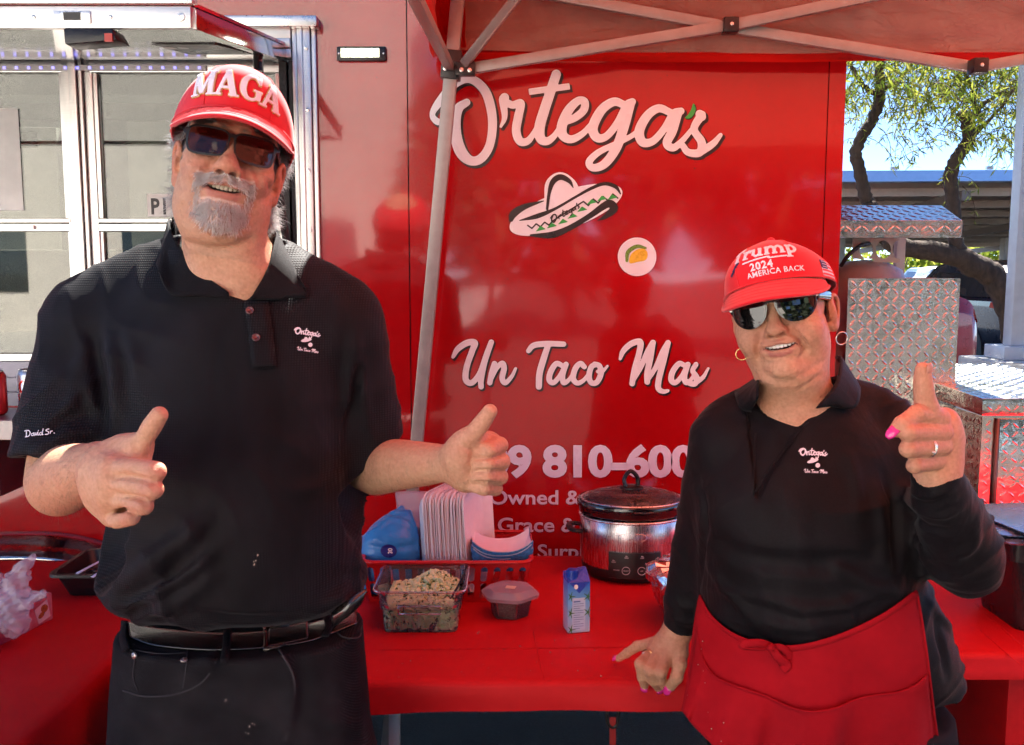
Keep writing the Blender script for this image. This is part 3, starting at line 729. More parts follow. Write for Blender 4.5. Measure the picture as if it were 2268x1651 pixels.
# r
S([(1088, 678), (1108, 625), (1100, 540), (1108, 522)], [14, 30, 44, 48]); S([(1105, 540), (1150, 562), (1195, 552), (1182, 620), (1170, 700), (1190, 755), (1230, 755), (1262, 715), (1290, 660)], [38, 40, 40, 46, 46, 44, 38, 28, 22])
# t
S([(1384, 398), (1360, 470), (1320, 590), (1295, 680), (1300, 740), (1335, 755), (1375, 725), (1410, 670)], [50, 52, 54, 56, 52, 42, 32, 26]); ik.bar((1238, 492), (1456, 462), 34)
# e
S([(1412, 660), (1480, 632), (1530, 590), (1535, 545), (1500, 540), (1450, 590), (1415, 670), (1420, 725), (1465, 745), (1525, 715), (1575, 660)], [30, 40, 42, 42, 42, 50, 54, 50, 42, 34, 26])
# g
S([(1745, 560), (1690, 545), (1625, 590), (1580, 680), (1600, 735), (1650, 730), (1710, 660), (1760, 565), (1790, 545)], [40, 46, 50, 52, 48, 40, 40, 42, 40]); S([(1778, 560), (1742, 690), (1700, 800), (1640, 878), (1580, 897), (1560, 865), (1610, 815), (1700, 770), (1790, 725), (1850, 670)], [50, 52, 50, 46, 40, 38, 34, 30, 28, 26])
# a
S([(1990, 600), (1930, 580), (1870, 620), (1828, 700), (1845, 760), (1900, 755), (1960, 690), (2010, 610), (2050, 595)], [38, 44, 48, 52, 48, 40, 38, 42, 38]); S([(2035, 605), (2005, 700), (1975, 765), (2010, 790), (2060, 750), (2110, 690)], [44, 48, 46, 40, 30, 24])
# s
S([(2160, 615), (2120, 690), (2160, 760), (2150, 815), (2090, 815), (2060, 780)], [46, 40, 44, 44, 38, 34]); S([(2150, 815), (2220, 770), (2262, 722)], [42, 36, 22]); S([(2162, 625), (2150, 610)], [44, 44])
ls = lettering(ik, 700*.9403, 0, CV, 5.0, 'name_lettering', 'white script lettering with black drop shadow across the top', (WHITEV, BLACKV), (11, 12, 3))
ik = Ink(); ik.stroke([(2118, 560), (2116, 590), (2095, 622), (2075, 630)], [10, 24, 22, 8]); lettering(ik, 700*.9403, 0, CV, 3.0, 'pepper_mark', 'green pepper apostrophe', (GREENV, BLACKV), (6, 5, 0))
# second line
CV2 = 800/2130*.9403; ik = Ink(); S = ik.stroke
S([(232, 1228), (262, 1178), (320, 1140), (368, 1140), (352, 1190), (318, 1290), (312, 1370), (350, 1390), (400, 1330), (440, 1220), (472, 1135)], [22, 36, 40, 40, 38, 38, 38, 36, 34, 36, 34]); S([(470, 1140), (430, 1260), (408, 1370), (408, 1415)], [34, 36, 36, 34])
S([(492, 1270), (474, 1330), (462, 1390)], [34, 36, 34]); S([(470, 1370), (505, 1300), (540, 1268), (552, 1300), (540, 1360), (560, 1390), (600, 1350), (625, 1300)], [24, 28, 34, 36, 36, 32, 24, 18])
S([(705, 1190), (740, 1155), (830, 1145), (925, 1148)], [30, 36, 36, 34]); S([(830, 1150), (800, 1240), (775, 1330), (770, 1415)], [36, 40, 40, 38])
S([(920, 1285), (880, 1270), (845, 1320), (835, 1370), (860, 1390), (900, 1350), (940, 1275)], [30, 34, 36, 36, 32, 30, 30]); S([(940, 1275), (920, 1340), (925, 1390), (960, 1370), (985, 1330)], [34, 34, 32, 26, 20])
S([(1055, 1290), (1030, 1270), (1000, 1300), (985, 1360), (1010, 1392), (1050, 1375), (1085, 1330)], [32, 34, 36, 36, 32, 26, 20])
S([(1135, 1275), (1100, 1290), (1085, 1350), (1100, 1390), (1135, 1385), (1160, 1330), (1150, 1285), (1120, 1272)], [30, 34, 36, 34, 34, 36, 34, 30]); S([(1140, 1320), (1170, 1318), (1200, 1285)], [24, 22, 16])
S([(1280, 1240), (1300, 1190), (1350, 1145), (1405, 1135), (1400, 1200), (1370, 1310), (1355, 1395)], [20, 34, 38, 40, 38, 38, 36]); S([(1360, 1380), (1410, 1290), (1450, 1200), (1485, 1138)], [24, 32, 36, 36]); S([(1485, 1140), (1470, 1230), (1450, 1330), (1450, 1385)], [36, 38, 38, 36]); S([(1452, 1375), (1505, 1290), (1545, 1200), (1580, 1140)], [26, 32, 36, 36]); S([(1578, 1145), (1550, 1260), (1522, 1370), (1520, 1425), (1550, 1445), (1578, 1440)], [36, 38, 38, 36, 30, 22])
S([(1690, 1285), (1650, 1270), (1610, 1320), (1600, 1370), (1625, 1390), (1665, 1350), (1705, 1275)], [30, 34, 36, 36, 32, 30, 30]); S([(1705, 1275), (1685, 1340), (1690, 1388), (1720, 1375), (1745, 1335)], [34, 34, 32, 26, 18])
S([(1755, 1275), (1735, 1315), (1760, 1355), (1750, 1395), (1715, 1395), (1700, 1380)], [32, 32, 34, 34, 30, 26]); S([(1750, 1393), (1800, 1355), (1832, 1300)], [32, 26, 16])
lettering(ik, 980*.9403, 380*.9403, CV2, 4.6, 'motto_lettering', 'white script motto under the emblem', (WHITEV, BLACKV), (8, 10, 2))
# emblem: the broad brimmed hat and the taco on its round white plate
ik = Ink(); ik.ell((940, 305), (372, 118), -.33); ik.stroke([(835, 260), (850, 150), (905, 110), (965, 140), (1000, 190)], [60, 80, 80, 70, 60]); ik.poly([(830, 290), (850, 140), (900, 100), (960, 120), (1005, 200)])
em = lettering(ik, 980*.9403, 380*.9403, CV2, 4.0, 'hat_emblem', 'flat emblem of a broad white hat with black and green trim', (WHITEV, BLACKV))
def over(ink, nm, m, lift): v, f = ink.mesh(3.0, wallmap(980*.9403, 380*.9403, CV2, WY-.0030-lift)); return mobj(nm, v, [q[::-1] for q in f], m, em)
ik = Ink(); ik.stroke([(596, 368), (612, 330), (680, 286), (800, 250)], [26, 46, 36, 6]); ik.stroke([(650, 372), (760, 345), (870, 300), (1000, 225), (1100, 170), (1180, 142), (1250, 160), (1282, 205)], [6, 30, 18, 16, 20, 22, 24, 8])
ik.stroke([(822, 300), (835, 200), (858, 130), (905, 100), (960, 125), (985, 165)], [16, 22, 34, 36, 26, 6]); ik.stroke([(720, 465), (850, 462), (960, 420), (1080, 350), (1180, 280), (1220, 268), (1240, 300), (1190, 345), (1140, 372)], [14, 40, 34, 34, 44, 50, 50, 30, 6])
over(ik, 'trim', BLACKV, .0008)
zz = lambda pts, w: Ink().stroke(pts, w, sm=False)
def zig(a, b, n_, amp): return [(a[0]+(b[0]-a[0])*i/n_, a[1]+(b[1]-a[1])*i/n_+(amp if i % 2 else -amp)) for i in range(n_+1)]
over(Ink().stroke(zig((700, 415), (860, 385), 6, 12)+zig((1050, 270), (1265, 215), 7, 17), 9, sm=False), 'zigzag', BLACKV, .0008)
g1 = Ink()
for cx_, cy_ in [(780, 430), (850, 410), (920, 385), (980, 350), (1040, 308), (1100, 262), (1165, 240), (1230, 232)]: g1.poly([(cx_-30, cy_+12), (cx_, cy_-24), (cx_+34, cy_-4)])
over(g1, 'points', GREENV, .0014)
ik = Ink(); S = ik.stroke                # small script on the brim, rising to the right
def scr(pts, w=7): S([(850+ (x*.93-y*-.0)*1.0*.87+ 0, 0) for x, y in pts], w) if False else S([(850+x*.88+y*.10, 372-x*.47+y*.80) for x, y in pts], w)
scr([(10, -30), (0, 0), (15, 22), (35, 0), (30, -28), (12, -34), (-4, -22)], 9); scr([(48, -6), (52, 18)], 7); scr([(52, 0), (62, -8), (70, -4)]); scr([(84, -32), (80, 10), (88, 18), (96, 12)]); scr([(74, -14), (96, -16)], 6); scr([(100, 6), (114, -2), (110, -12), (100, -4), (104, 16), (118, 12)]); scr([(142, -8), (128, -6), (126, 12), (138, 10), (142, -8), (142, 30), (130, 40)]); scr([(168, -8), (154, -4), (152, 12), (164, 10), (168, -8), (172, 16)]); scr([(182, -28), (180, -20)]); scr([(194, -10), (188, -2), (196, 8), (188, 16)])
over(ik, 'lettering', BLACKV, .0022)
pk = Ink().ell((1386, 600), (121, 121)); pe = lettering(pk, 980*.9403, 380*.9403, CV2, 3.5, 'plate_emblem', 'flat emblem of a taco on a round white plate', (WHITEV, BLACKV))
def over2(ink, nm, m, lift): v, f = ink.mesh(2.4, wallmap(980*.9403, 380*.9403, CV2, WY-.0030-lift)); return mobj(nm, v, [q[::-1] for q in f], m, pe)
over2(Ink().stroke([(1322, 625), (1330, 570), (1385, 535), (1440, 545)], [18, 26, 24, 14]), 'salad', M('print_lettuce', (.16, .32, .05), .3, 0, .5, 300), .0007)
over2(Ink().poly([(1340, 640), (1345, 590), (1385, 555), (1430, 550), (1452, 580), (1440, 620), (1390, 632)], sm=6), 'shell', M('print_yellow', (.80, .55, .04), .3, 0, .1, 100), .0012)
# lines of plain lettering
PURP = M('lilac_vinyl', (.74, .68, .80), .3, 0, .03, 8)
def line(txt, px0, py_base, cap, sp=1.0, off=.02, sx=1.0, label=None, align='LEFT'):
    v, f = text_mesh(txt, 1, off, align, sp, 4); k = cap/.729
    q = np.array([P(px0+a*k*sx, py_base-b*k, WY-.003) for a, b, _ in v]); o = mobj('lettering', q, f, PURP, tr); tag(o, label) if label else None; return o
line('909 810-6003', 1024, 1054, 68, .97, .042, 1.115, 'phone number in large lilac figures')
line('Owned & O', 1083, 1117, 32, 1.0, .02, 1.17); line('Grace & D', 1101, 1178, 32, 1.0, .02, 1.17); line('Surpr', 1190, 1236, 31, 1.0, .02, 1.17)
# specks of road dirt
g = G()
for k in range(60):
    px_, py_ = random.uniform(700, 1850), random.uniform(120, 1000); q = P(px_, py_, WY-.0008); r = random.uniform(.0006, .0016); g.add([q+V(r*math.cos(a), 0, r*math.sin(a)*1.3) for a in np.linspace(0, 5.2, 6)], [(5, 4, 3, 2, 1, 0)])
tag(g.build('dirt_speck', M('dirt', (.16, .05, .04), .9), tr), kind='stuff')

# ================================================================== tank rack and tool box on the drawbar
tb = thing('propane_rack', 'tread plate propane rack with raised lid beside the trailer end', 'propane rack', (1.2, 3.2, 0))
YP = 3.02
xa, xb, za, zb = R(1868, 617, 2112, 1200, YP); xa = max(xa, .93)
g = G(); g.box((xa, YP, .55), (xb, YP+.004, zb)); p = g.build('front_plate', PLATE, tb)
lugs(treads(xa+.004, xb-.004, .80, zb-.004, lambda u, v, h: V(u, YP-h, v), .0255, .0155, .0040, .0022), p)
g = G(); g.box((xb-.004, YP+.006, .55), (xb, YP+.45, zb)); g.build('side_plate', PLATE, tb)
g = G(); g.box((xa, YP+.006, .45), (xb, YP+.45, .545)); g.build('rack_floor', DARK, tb)
x2 = P(2130, 500, YP)[0]; z2, z3 = P(2000, 527, YP)[2], P(2000, 489, YP)[2]
g = G(); g.box((.91, YP-.004, z2), (x2, YP, z3)); ld = g.build('lid_front', PLATE, tb); lugs(treads(.915, x2-.004, z2+.002, z3-.002, lambda u, v, h: V(u, YP-.004-h, v), .0255, .0155, .0040, .0022), ld)
zr = P(2000, 456, YP+.16)[2]; q = P(2085, 456, YP+.16)[0]
def lidt(u, v, h): return V(.91+(u)*( (x2*(1-v)+q*v)-.91), YP+.16*v-h*.3, z3+(zr-z3)*v+h)
g = G(); g.grid([[lidt(u, v, .001) for u in (0, .5, 1)] for v in (0, .5, 1)]); lt = g.build('lid_slope', PLATE, tb); sheet_thick(lt, .004)
lugs(treads(0, x2-.91, 0, .17, lambda u, v, h: lidt(u/(x2-.91), min(1, v/.17), h+.001), .0255, .0155, .004, .0022), lt)
g = G(); g.box((.91, YP+.17, zr-.01), (x2-.03, YP+.6, zr)); g.build('lid_top', PLATE, tb)
g = G(); g.box((x2-.09, YP+.28, 1.48), (x2-.06, YP+.31, zr-.012)); g.build('lid_post', M('cream_enamel', (.72, .70, .62), .45), tb)
TANK = M('tank_enamel', (.40, .33, .32), .4, 0, .1, 15)
g = G(); c = P(1915, 600, YP+.22); g.lathe([(.15, .75), (.155, 1.40), (.148, 1.47), (.12, 1.525), (.07, 1.552), (0, 1.56)], (c[0], c[1], 0), 40); g.build('gas_tank', TANK, tb, smooth=True)
ik = Ink().poly([(1888, 528), (1992, 528), (1992, 582), (1888, 582)])
for cx_, rx_ in [(1918, 15), (1956, 17), (1988, 12)]: ik.ell((cx_, 553), (rx_, 20), 0, 's')
ik.poly([(1880, 574), (1935, 574), (1930, 590), (1880, 590)], 's')
v, f = ik.mesh(2.0, lambda q, h: np.array([P(a, b, YP+.15)-V(0, h, 0) for a, b in q]), .004, True); mobj('tank_collar', v, [q[::-1] for q in f], M('collar_cream', (.60, .55, .46), .45), tb)
g = G(); g.tube(spline([P(1862, 590, YP+.1), P(1880, 565, YP+.08), P(1905, 545, YP+.1), P(1925, 540, YP+.14)], 6), .007, 8); g.build('gas_hose', BLACKM, tb, smooth=True)
# tool box
bx = thing('tool_box', 'tread plate tool box with hinged door right of the propane rack', 'tool box', (1.7, 3.0, 0))
YB = 2.72; bx0 = P(2172, 1000, YB)[0]; bz1 = P(2200, 882, YB)[2]; bz0 = .60; bx1 = bx0+.85; YBb = 3.5; bzb = P(2200, 806, YBb)[2]
g = G(); g.box((bx0, YB, bz0), (bx1, YB+.003, bz1-.055)); fp = g.build('front_panel', PLATE, bx); hx = P(2206, 1000, YB)[0]
lugs(treads(bx0+.002, hx-.008, bz0+.06, bz1-.06, lambda u, v, h: V(u, YB-h, v), .026, .014, .0035, .002), fp)
g = G(); g.box((hx+.004, YB-.008, bz0+.05), (bx1-.05, YB-.002, bz1-.062)); dr = g.build('door', PLATE, bx, bevel=.002); lugs(treads(hx+.008, hx+.26, bz0+.055, bz1-.066, lambda u, v, h: V(u, YB-.008-h, v), .026, .014, .0035, .002), dr)
g = G(); g.tube([(hx-.003, YB-.007, bz0+.05), (hx-.003, YB-.007, bz1-.062)], .006, 8); g.build('piano_hinge', M('hinge_brown', (.20, .13, .11), .4, .8), bx, smooth=True)
g = G(); g.box((hx-.006, YB-.004, bz0+.04), (bx1-.04, YB-.001, bz0+.047)); g.build('door_seal', BLACKM, bx)
g = G(); g.box((bx0, YB+.005, bz0), (bx0+.003, YBb, bz1-.055)); sp = g.build('side_panel', PLATE, bx); lugs(treads(YB+.01, YBb, bz0+.15, bz1-.06, lambda u, v, h: V(bx0-h, u, v), .026, .014, .0035, .002), sp)
lidv = [(bx0-.008, YB-.010), (bx1, YB-.010), (bx1, YBb), (bx0-.008, YBb)]
def lz(y, d): return bz1+d+(bzb-bz1)*max(0, (y-YB)/(YBb-YB))
g = G(); g.hexa([(x, y, lz(y, -.052)) for x, y in lidv], [(x, y, lz(y, 0)) for x, y in lidv]); ld = g.build('lid', PLATE, bx, bevel=.003)
lugs(treads(bx0, bx0+.45, YB, YBb-.01, lambda u, v, h: V(u, v, lz(v, .001+h)), .026, .014, .0035, .002), ld); lugs(treads(bx0, bx0+.45, bz1-.05, bz1-.003, lambda u, v, h: V(u, YB-.0105-h, v), .026, .014, .0035, .002), ld)
g = G(); g.box((bx0+.005, YB+.005, bz0-.004), (bx1, YBb, bz0)); g.box((bx1-.003, YB+.005, bz0), (bx1, YBb, bz1-.055)); g.build('shell', PLATE, bx)
g = G(); g.box((.95, 3.2, .36), (2.7, 3.32, .44)); g.box((.95, 3.9, .36), (2.7, 4.02, .44)); g.build('drawbar', BLACKP, tr)

# ================================================================== tent
tn = thing('canopy_tent', 'red pop-up canopy tent with grey folding frame overhead', 'tent', (1.3, 1.0, 0))
tj = P(1000, 150, 2.44); ft = P(905, 1180, 2.50); ft = tj+(ft-tj)*((tj[2]-0)/(tj[2]-ft[2]))
g = G(); up = tj+(tj-ft)*.09
def sq(g, a, b, w, d=None):            # square tube
    a = np.asarray(a, float); b = np.asarray(b, float); t = unit(b-a); u = unit(np.cross(t, V(0, 1, .01))); v = np.cross(u, t); d = d or w
    q = [u*w/2+v*d/2, -u*w/2+v*d/2, -u*w/2-v*d/2, u*w/2-v*d/2]; g.hexa([a+x for x in q], [b+x for x in q]); return g
sq(g, ft, up, .034); g.build('leg', TENTBAR, tn, bevel=.003)
mid = ft+(tj-ft)*.45; g = G(); sq(g, ft, ft+(tj-ft)*.43, .042); lg = g.build('leg_sleeve', TENTBAR, tn, bevel=.003)
g = G(); q = P(913, 1104, 2.44); rivet(g, q[0], q[1]-.01, q[2], .005); g.build('button_hole', BLACKP, lg)
g = G(); sq(g, tj+(ft-tj)*.015, tj-(ft-tj)*.02, .05, .05); sl_ = g.build('corner_slider', BLACKP, tn, bevel=.004)
g = G(); q = P(1035, 153, 2.415); g.box(q-V(.03, .012, .018), q+V(.02, .012, .018)); g.build('hinge_block', BLACKP, tn, bevel=.003)
for a in [(986, 152), (1022, 155), (1040, 156)]:
    g = G(); q = P(*a, 2.40); rivet(g, *q, .006); g.build('bolt', ALU, tn)
def bar(pts, w=.027):
    g = G()
    for a, b in zip(pts[:-1], pts[1:]): sq(g, a, b, w, w*.8)
    return g.build('truss_bar', TENTBAR, tn, bevel=.004)
bar([P(1040, 153, 2.43), P(1620, 57, 2.43), P(1980, -18, 2.43)]); bar([P(1180, -18, 2.46), P(1617, 62, 2.46), P(2160, 150, 2.46)]); bar([P(2176, 148, 2.44), P(2420, 104, 2.44)])
bar([P(995, 148, 2.42), V(-.165, 1.3, 1.955)], .024); bar([P(1022, 150, 2.42), P(1140, 0, 2.27), P(1022, 150, 2.42)+(P(1140, 0, 2.27)-P(1022, 150, 2.42))*6.0], .024)
for a, y in [((1617, 58), 2.425), ((2166, 148), 2.425)]:
    g = G(); q = P(*a, y); g.box(q-V(.019, .02, .019), q+V(.019, .02, .019)); bl = g.build('cross_bracket', BLACKP, tn, bevel=.004); g = G(); rivet(g, q[0], q[1]-.0205, q[2], .005); g.build('bolt', ALU, bl)
ex0, ex1, ey0, ey1 = -.19, 2.85, -.55, 2.50; ez = 2.25
for x_, y_ in [(2.8, 2.45), (2.8, -.5), (-.15, -.5)]:
    g = G(); sq(g, (x_, y_, 0), (x_, y_, ez), .034); g.build('leg', TENTBAR, tn, bevel=.003)
pk = V((ex0+ex1)/2, (ey0+ey1)/2, 3.15)
def nz(x, y, s): return math.sin(x*7.1*s+1.3*math.sin(y*3.3*s))*.5+math.sin(y*9.7*s+2.1*math.sin(x*4.1*s)+.7)*.5
cor = [V(ex0, ey1, ez), V(ex1, ey1, ez), V(ex1, ey0, ez), V(ex0, ey0, ez)]
for i in range(4):
    a, b = cor[i], cor[(i+1) % 4]; rows = []
    for t in np.linspace(0, 1, 14):
        rows.append([a+(b-a)*s+(pk-(a+(b-a)*s))*t-V(0, 0, .05*math.sin(math.pi*t)*(1-.3*abs(2*s-1)))+V(0, 0, .006*nz(s*3, t*3, 1)) for s in np.linspace(0, 1, 30)])
    g = G(); g.grid(rows); g.build('roof_panel', TENTF, tn, smooth=True)
zv0 = P(1500, 118, 2.5)[2]
def valance(a, b, nm, m, z0, z1, amp, nn=70, mm=10, out=(0, 1, 0)):
    rows = []; o_ = V(*out)
    for t in np.linspace(0, 1, mm):
        rows.append([V(*(a+(b-a)*s)[:2], z1+(z0-z1)*t)+o_*amp*(nz(s*2.2, t*1.1, 1)*1.0+.5*nz(s*6+3, t*1.5, 1.3))*(.25+t*.75)+V(0, 0, .006*nz(s*1.7, 2, 1)*t) for s in np.linspace(0, 1, nn)])
    g = G(); g.grid(rows); return g.build(nm, m, tn, smooth=True)
valance(cor[0], cor[1], 'valance', TENTF, zv0, ez, .012); valance(cor[0]-V(0, 0, 0), cor[1], 'valance_hem', TENTR, zv0-.022, zv0+.002, .014, 70, 4)
valance(V(ex0-.01, ey1+.02, 0), V(ex0-.01, ey0, 0), 'valance', TENTR, zv0-.012, ez, .012, 60, 10, (1, 0, 0)); valance(V(ex0-.02, ey1+.012, 0), V(ex0+.07, ey1-.03, 0), 'corner_fold', TENTR, tj[2]+.06, ez, .02, 14, 8, (.4, 1, 0))
valance(V(ex1, ey1, 0), V(ex1, ey0, 0), 'valance', TENTF, zv0, ez, .012, 50, 6, (1, 0, 0)); valance(V(ex1, ey0, 0), V(ex0, ey0, 0), 'valance', TENTF, zv0, ez, .012, 50, 6)

# ================================================================== far ground: parking lot, carport, tree, cars
STEEL = M('carport_steel', (.66, .62, .56), .5, .2, .08)
cp = thing('carport', 'long steel carport roof with pale fascia beyond the trailer', 'carport', (12, 22, 0))
zA = P(1990, 402, 15)[2]; zB = P(1990, 545, 34)[2]
def cpp(x, t, h): return V(x, 15+19*t, zA+(zB-zA)*t+h)
g = G(); g.hexa([cpp(2, 0, 0), cpp(26, 0, .12), cpp(26, 1, .12), cpp(2, 1, 0)], [cpp(2, 0, .05), cpp(26, 0, .17), cpp(26, 1, .17), cpp(2, 1, .05)]); g.build('roof_deck', STEEL, cp)
g = G(); g.hexa([cpp(2, -.012, -.05), cpp(26, -.012, .07), cpp(26, -.001, .07), cpp(2, -.001, -.05)], [cpp(2, -.012, .12), cpp(26, -.012, .24), cpp(26, -.001, .24), cpp(2, -.001, .12)]); g.build('fascia', M('fascia_blue', (.26, .46, .78), .35, .3, .05), cp)
for t in np.linspace(.06, .97, 9):
    g = G(); g.hexa([cpp(2, t, -.14), cpp(26, t, -.02), cpp(26, t+.008, -.02), cpp(2, t+.008, -.14)], [cpp(2, t, -.003), cpp(26, t, .117), cpp(26, t+.008, .117), cpp(2, t+.008, -.003)]); g.build('purlin', STEEL, cp)
for x in (3.5, 7.2, 11, 15, 19):
    g = G(); g.hexa([cpp(x, .0, -.30), cpp(x+.14, .0, -.30), cpp(x+1.6, 1, -.30), cpp(x+1.46, 1, -.30)], [cpp(x, .0, -.142), cpp(x+.14, .0, -.142), cpp(x+1.6, 1, -.142), cpp(x+1.46, 1, -.142)]); g.build('rafter', M('rafter_brown', (.20, .17, .15), .5, .2), cp)
for x, t in [(8.6, .5), (13, .5), (17.5, .5)]:
    g = G(); q = cpp(x, t, -.3); g.box((x-.12, q[1]-.12, 0), (x+.12, q[1]+.12, q[2])); g.build('column', STEEL, cp, bevel=.01)
for k in range(9):
    g = G(); x = 3+k*1.5; q = cpp(x, -.013, .125+.005*(x-2)); g.box(q-V(.05, .01, .0), q+V(.05, .05, .05)); g.build('clip', GREYST, cp)
pc = thing('steel_column', 'tall grey steel column on a concrete pier at the right edge', 'column', (4, 7, 0))
xx = P(2250, 700, 7)[0]; zz = P(2250, 765, 7)[2]
g = G(); g.box((xx-.058, 6.94, zz), (xx+.062, 7.06, 5.5)); g.build('shaft', GREYST, pc, bevel=.006)
g = G(); g.box((xx-.15, 6.85, zz-.10), (xx+.16, 7.15, zz)); g.build('base_plate', GREYST, pc, bevel=.006)
g = G(); g.box((xx-.28, 6.7, 0), (xx+.3, 7.3, zz-.102)); g.build('pier', CONC, pc, bevel=.02)

# --- mesquite tree
def knotty(pts, r, seed, nn=8):
    rs = np.random.RandomState(seed); a = spline(np.column_stack([np.array(pts), np.array(r)]), 7); a[1:-1, :3] += rs.normal(0, .006, (len(a)-2, 3)); a[:, 3] *= 1+rs.normal(0, .035, len(a)); return a
n = N('bark'); f = n.noise(22, 6, .65, n.map((1, 1, .35))); n.set(Base_Color=n.ramp(f, [(.3, (.03, .018, .012)), (.7, (.10, .062, .042))]), Roughness=.9, Normal=n.bump(f, .9, .02)); BARK = n.m
n = N('mesquite_leaf'); ri = n.new('ObjectInfo'); gi = n.new('NewGeometry')
lc = n.ramp(gi.outputs['Random Per Island'], [(0, (.11, .18, .025)), (.5, (.25, .31, .04)), (1, (.46, .44, .09))]); d = n.new('BsdfDiffuse'); t = n.new('BsdfTranslucent'); mx = n.new('MixShader'); mx.inputs[0].default_value = .45
n.lk(lc, d.inputs[0]); n.lk(lc, t.inputs[0]); n.lk(d.outputs[0], mx.inputs[1]); n.lk(t.outputs[0], mx.inputs[2]); n.lk(mx.outputs[0], n.o.inputs[0]); LEAF = n.m
te = thing('mesquite_tree', 'crooked mesquite tree with thin drooping leaves behind the propane rack', 'tree', (4.6, 8.6, 0))
TY = 8.4
def T(px, py, dy=0): return P(px, py, TY+dy)
limbs = [([V(4.75, TY+.3, 0), T(2262, 860, .2), T(2255, 760), T(2240, 685), T(2205, 620), T(2150, 583), T(2080, 560), T(1990, 545), T(1955, 520), T(1932, 470), T(1915, 430), T(1903, 370), T(1896, 335), T(1920, 285), T(1945, 235), T(1950, 190), T(1945, 120, -.2), T(1930, 30, -.5)], [.17, .15, .135, .125, .12, .105, .09, .075, .068, .062, .058, .055, .052, .05, .048, .045, .03, .02]),
         ([T(2125, 572), T(2116, 520), T(2112, 450), T(2105, 395), T(2120, 350), T(2145, 310), T(2140, 270), T(2128, 252)], [.07, .062, .06, .06, .056, .055, .05, .04]),
         ([T(2143, 290), T(2160, 245, .1), T(2150, 190, .1), T(2120, 120, 0), T(2080, 40, -.3)], [.035, .022, .018, .015, .01]), ([T(2160, 250, .1), T(2200, 215, .2), T(2260, 190, .3), T(2330, 120, .4)], [.022, .018, .014, .01]),
         ([T(1948, 200), T(1985, 180, .2), T(2040, 120, .3), T(2080, 60, .4)], [.03, .02, .016, .01]), ([T(1946, 215), T(1915, 190, -.2), T(1870, 130, -.3), T(1800, 60, -.3)], [.025, .02, .015, .01]), ([T(2130, 330, .0), T(2205, 250, -.3), T(2280, 150, -.5)], [.02, .014, .01])]
for i, (pts, r) in enumerate(limbs):
    a = knotty(pts, r, i); g = G(); g.tube(a[:, :3], a[:, 3], 12); g.build('trunk' if i == 0 else 'limb', BARK, te, smooth=True)
rs = np.random.RandomState(3); g = G(); tw = G(); gv = []; gf = []; nv = 0
def spray(p, d, ln, nl, sc=1.0):
    """a hanging twig with thin paired leaflets"""
    global nv
    pts = [p]; q = p.copy(); d = unit(d)
    for k in range(6):
        d = unit(d+V(0, 0, -.22)+rs.normal(0, .13, 3)); q = q+d*ln/6; pts.append(q.copy())
    pts = np.array(pts); tw.tube(pts, np.linspace(.004, .0015, 7), 3, False)
    for k in range(nl):
        t = rs.uniform(.1, 1)*6; i = min(5, int(t)); c = pts[i]+(pts[i+1]-pts[i])*(t-i)
        e = unit(rs.normal(0, 1, 3)+V(0, 0, -.9)); z_ = rs.normal(0, 1, 3); w_ = unit((e[1]*z_[2]-e[2]*z_[1], e[2]*z_[0]-e[0]*z_[2], e[0]*z_[1]-e[1]*z_[0])); L = rs.uniform(.05, .12)*sc; wd = L*rs.uniform(.055, .095)
        gv.append(np.array([c, c+e*L*.5+w_*wd, c+e*L, c+e*L*.5-w_*wd])); gf.append([nv, nv+1, nv+2, nv+3]); nv += 4
cent = [((1905, 170), 100, 60), ((2010, 165), 150, 70), ((2120, 190), 150, 90), ((2210, 230), 110, 110), ((2240, 290), 70, 80), ((2050, 230), 120, 40), ((2160, 130), 200, 80), ((1890, 240), 40, 50), ((1960, 90), 160, 60), ((2170, 60), 200, 60), ((2010, 20), 200, 50), ((2225, 120), 120, 90)]
wts = np.array([a[1]*a[2] for a in cent], float); wts /= wts.sum()
for k in range(800):
    (cx_, cy_), rx_, ry_ = cent[rs.choice(len(cent), p=wts)]; ang = rs.uniform(0, 6.28); rr = math.sqrt(rs.uniform(0, 1))
    p = P(cx_+rx_*rr*math.cos(ang), cy_+ry_*rr*math.sin(ang)-20, TY+rs.normal(0, .55)); spray(p, rs.normal(0, 1, 3)*V(1, 1, .5), rs.uniform(.2, .45), rs.randint(10, 18), rs.uniform(.8, 1.2))
for (px_, py_, s_) in [(2010, 300, 60), (2080, 330, 70), (2040, 270, 60), (1990, 320, 40), (2095, 290, 40), (1900, 300, 20), (2120, 400, 20)]:
    for k in range(5): spray(P(px_+rs.normal(0, s_*.4), py_+rs.normal(0, 20)-20, TY+rs.normal(0, .3)), rs.normal(0, 1, 3)*V(1, 1, .3), .35, 12, .8)
cr = mobj('crown', np.concatenate(gv), gf, LEAF, te); tag(cr, kind='stuff'); tag(tw.build('twig', BARK, te, smooth=True), kind='stuff')

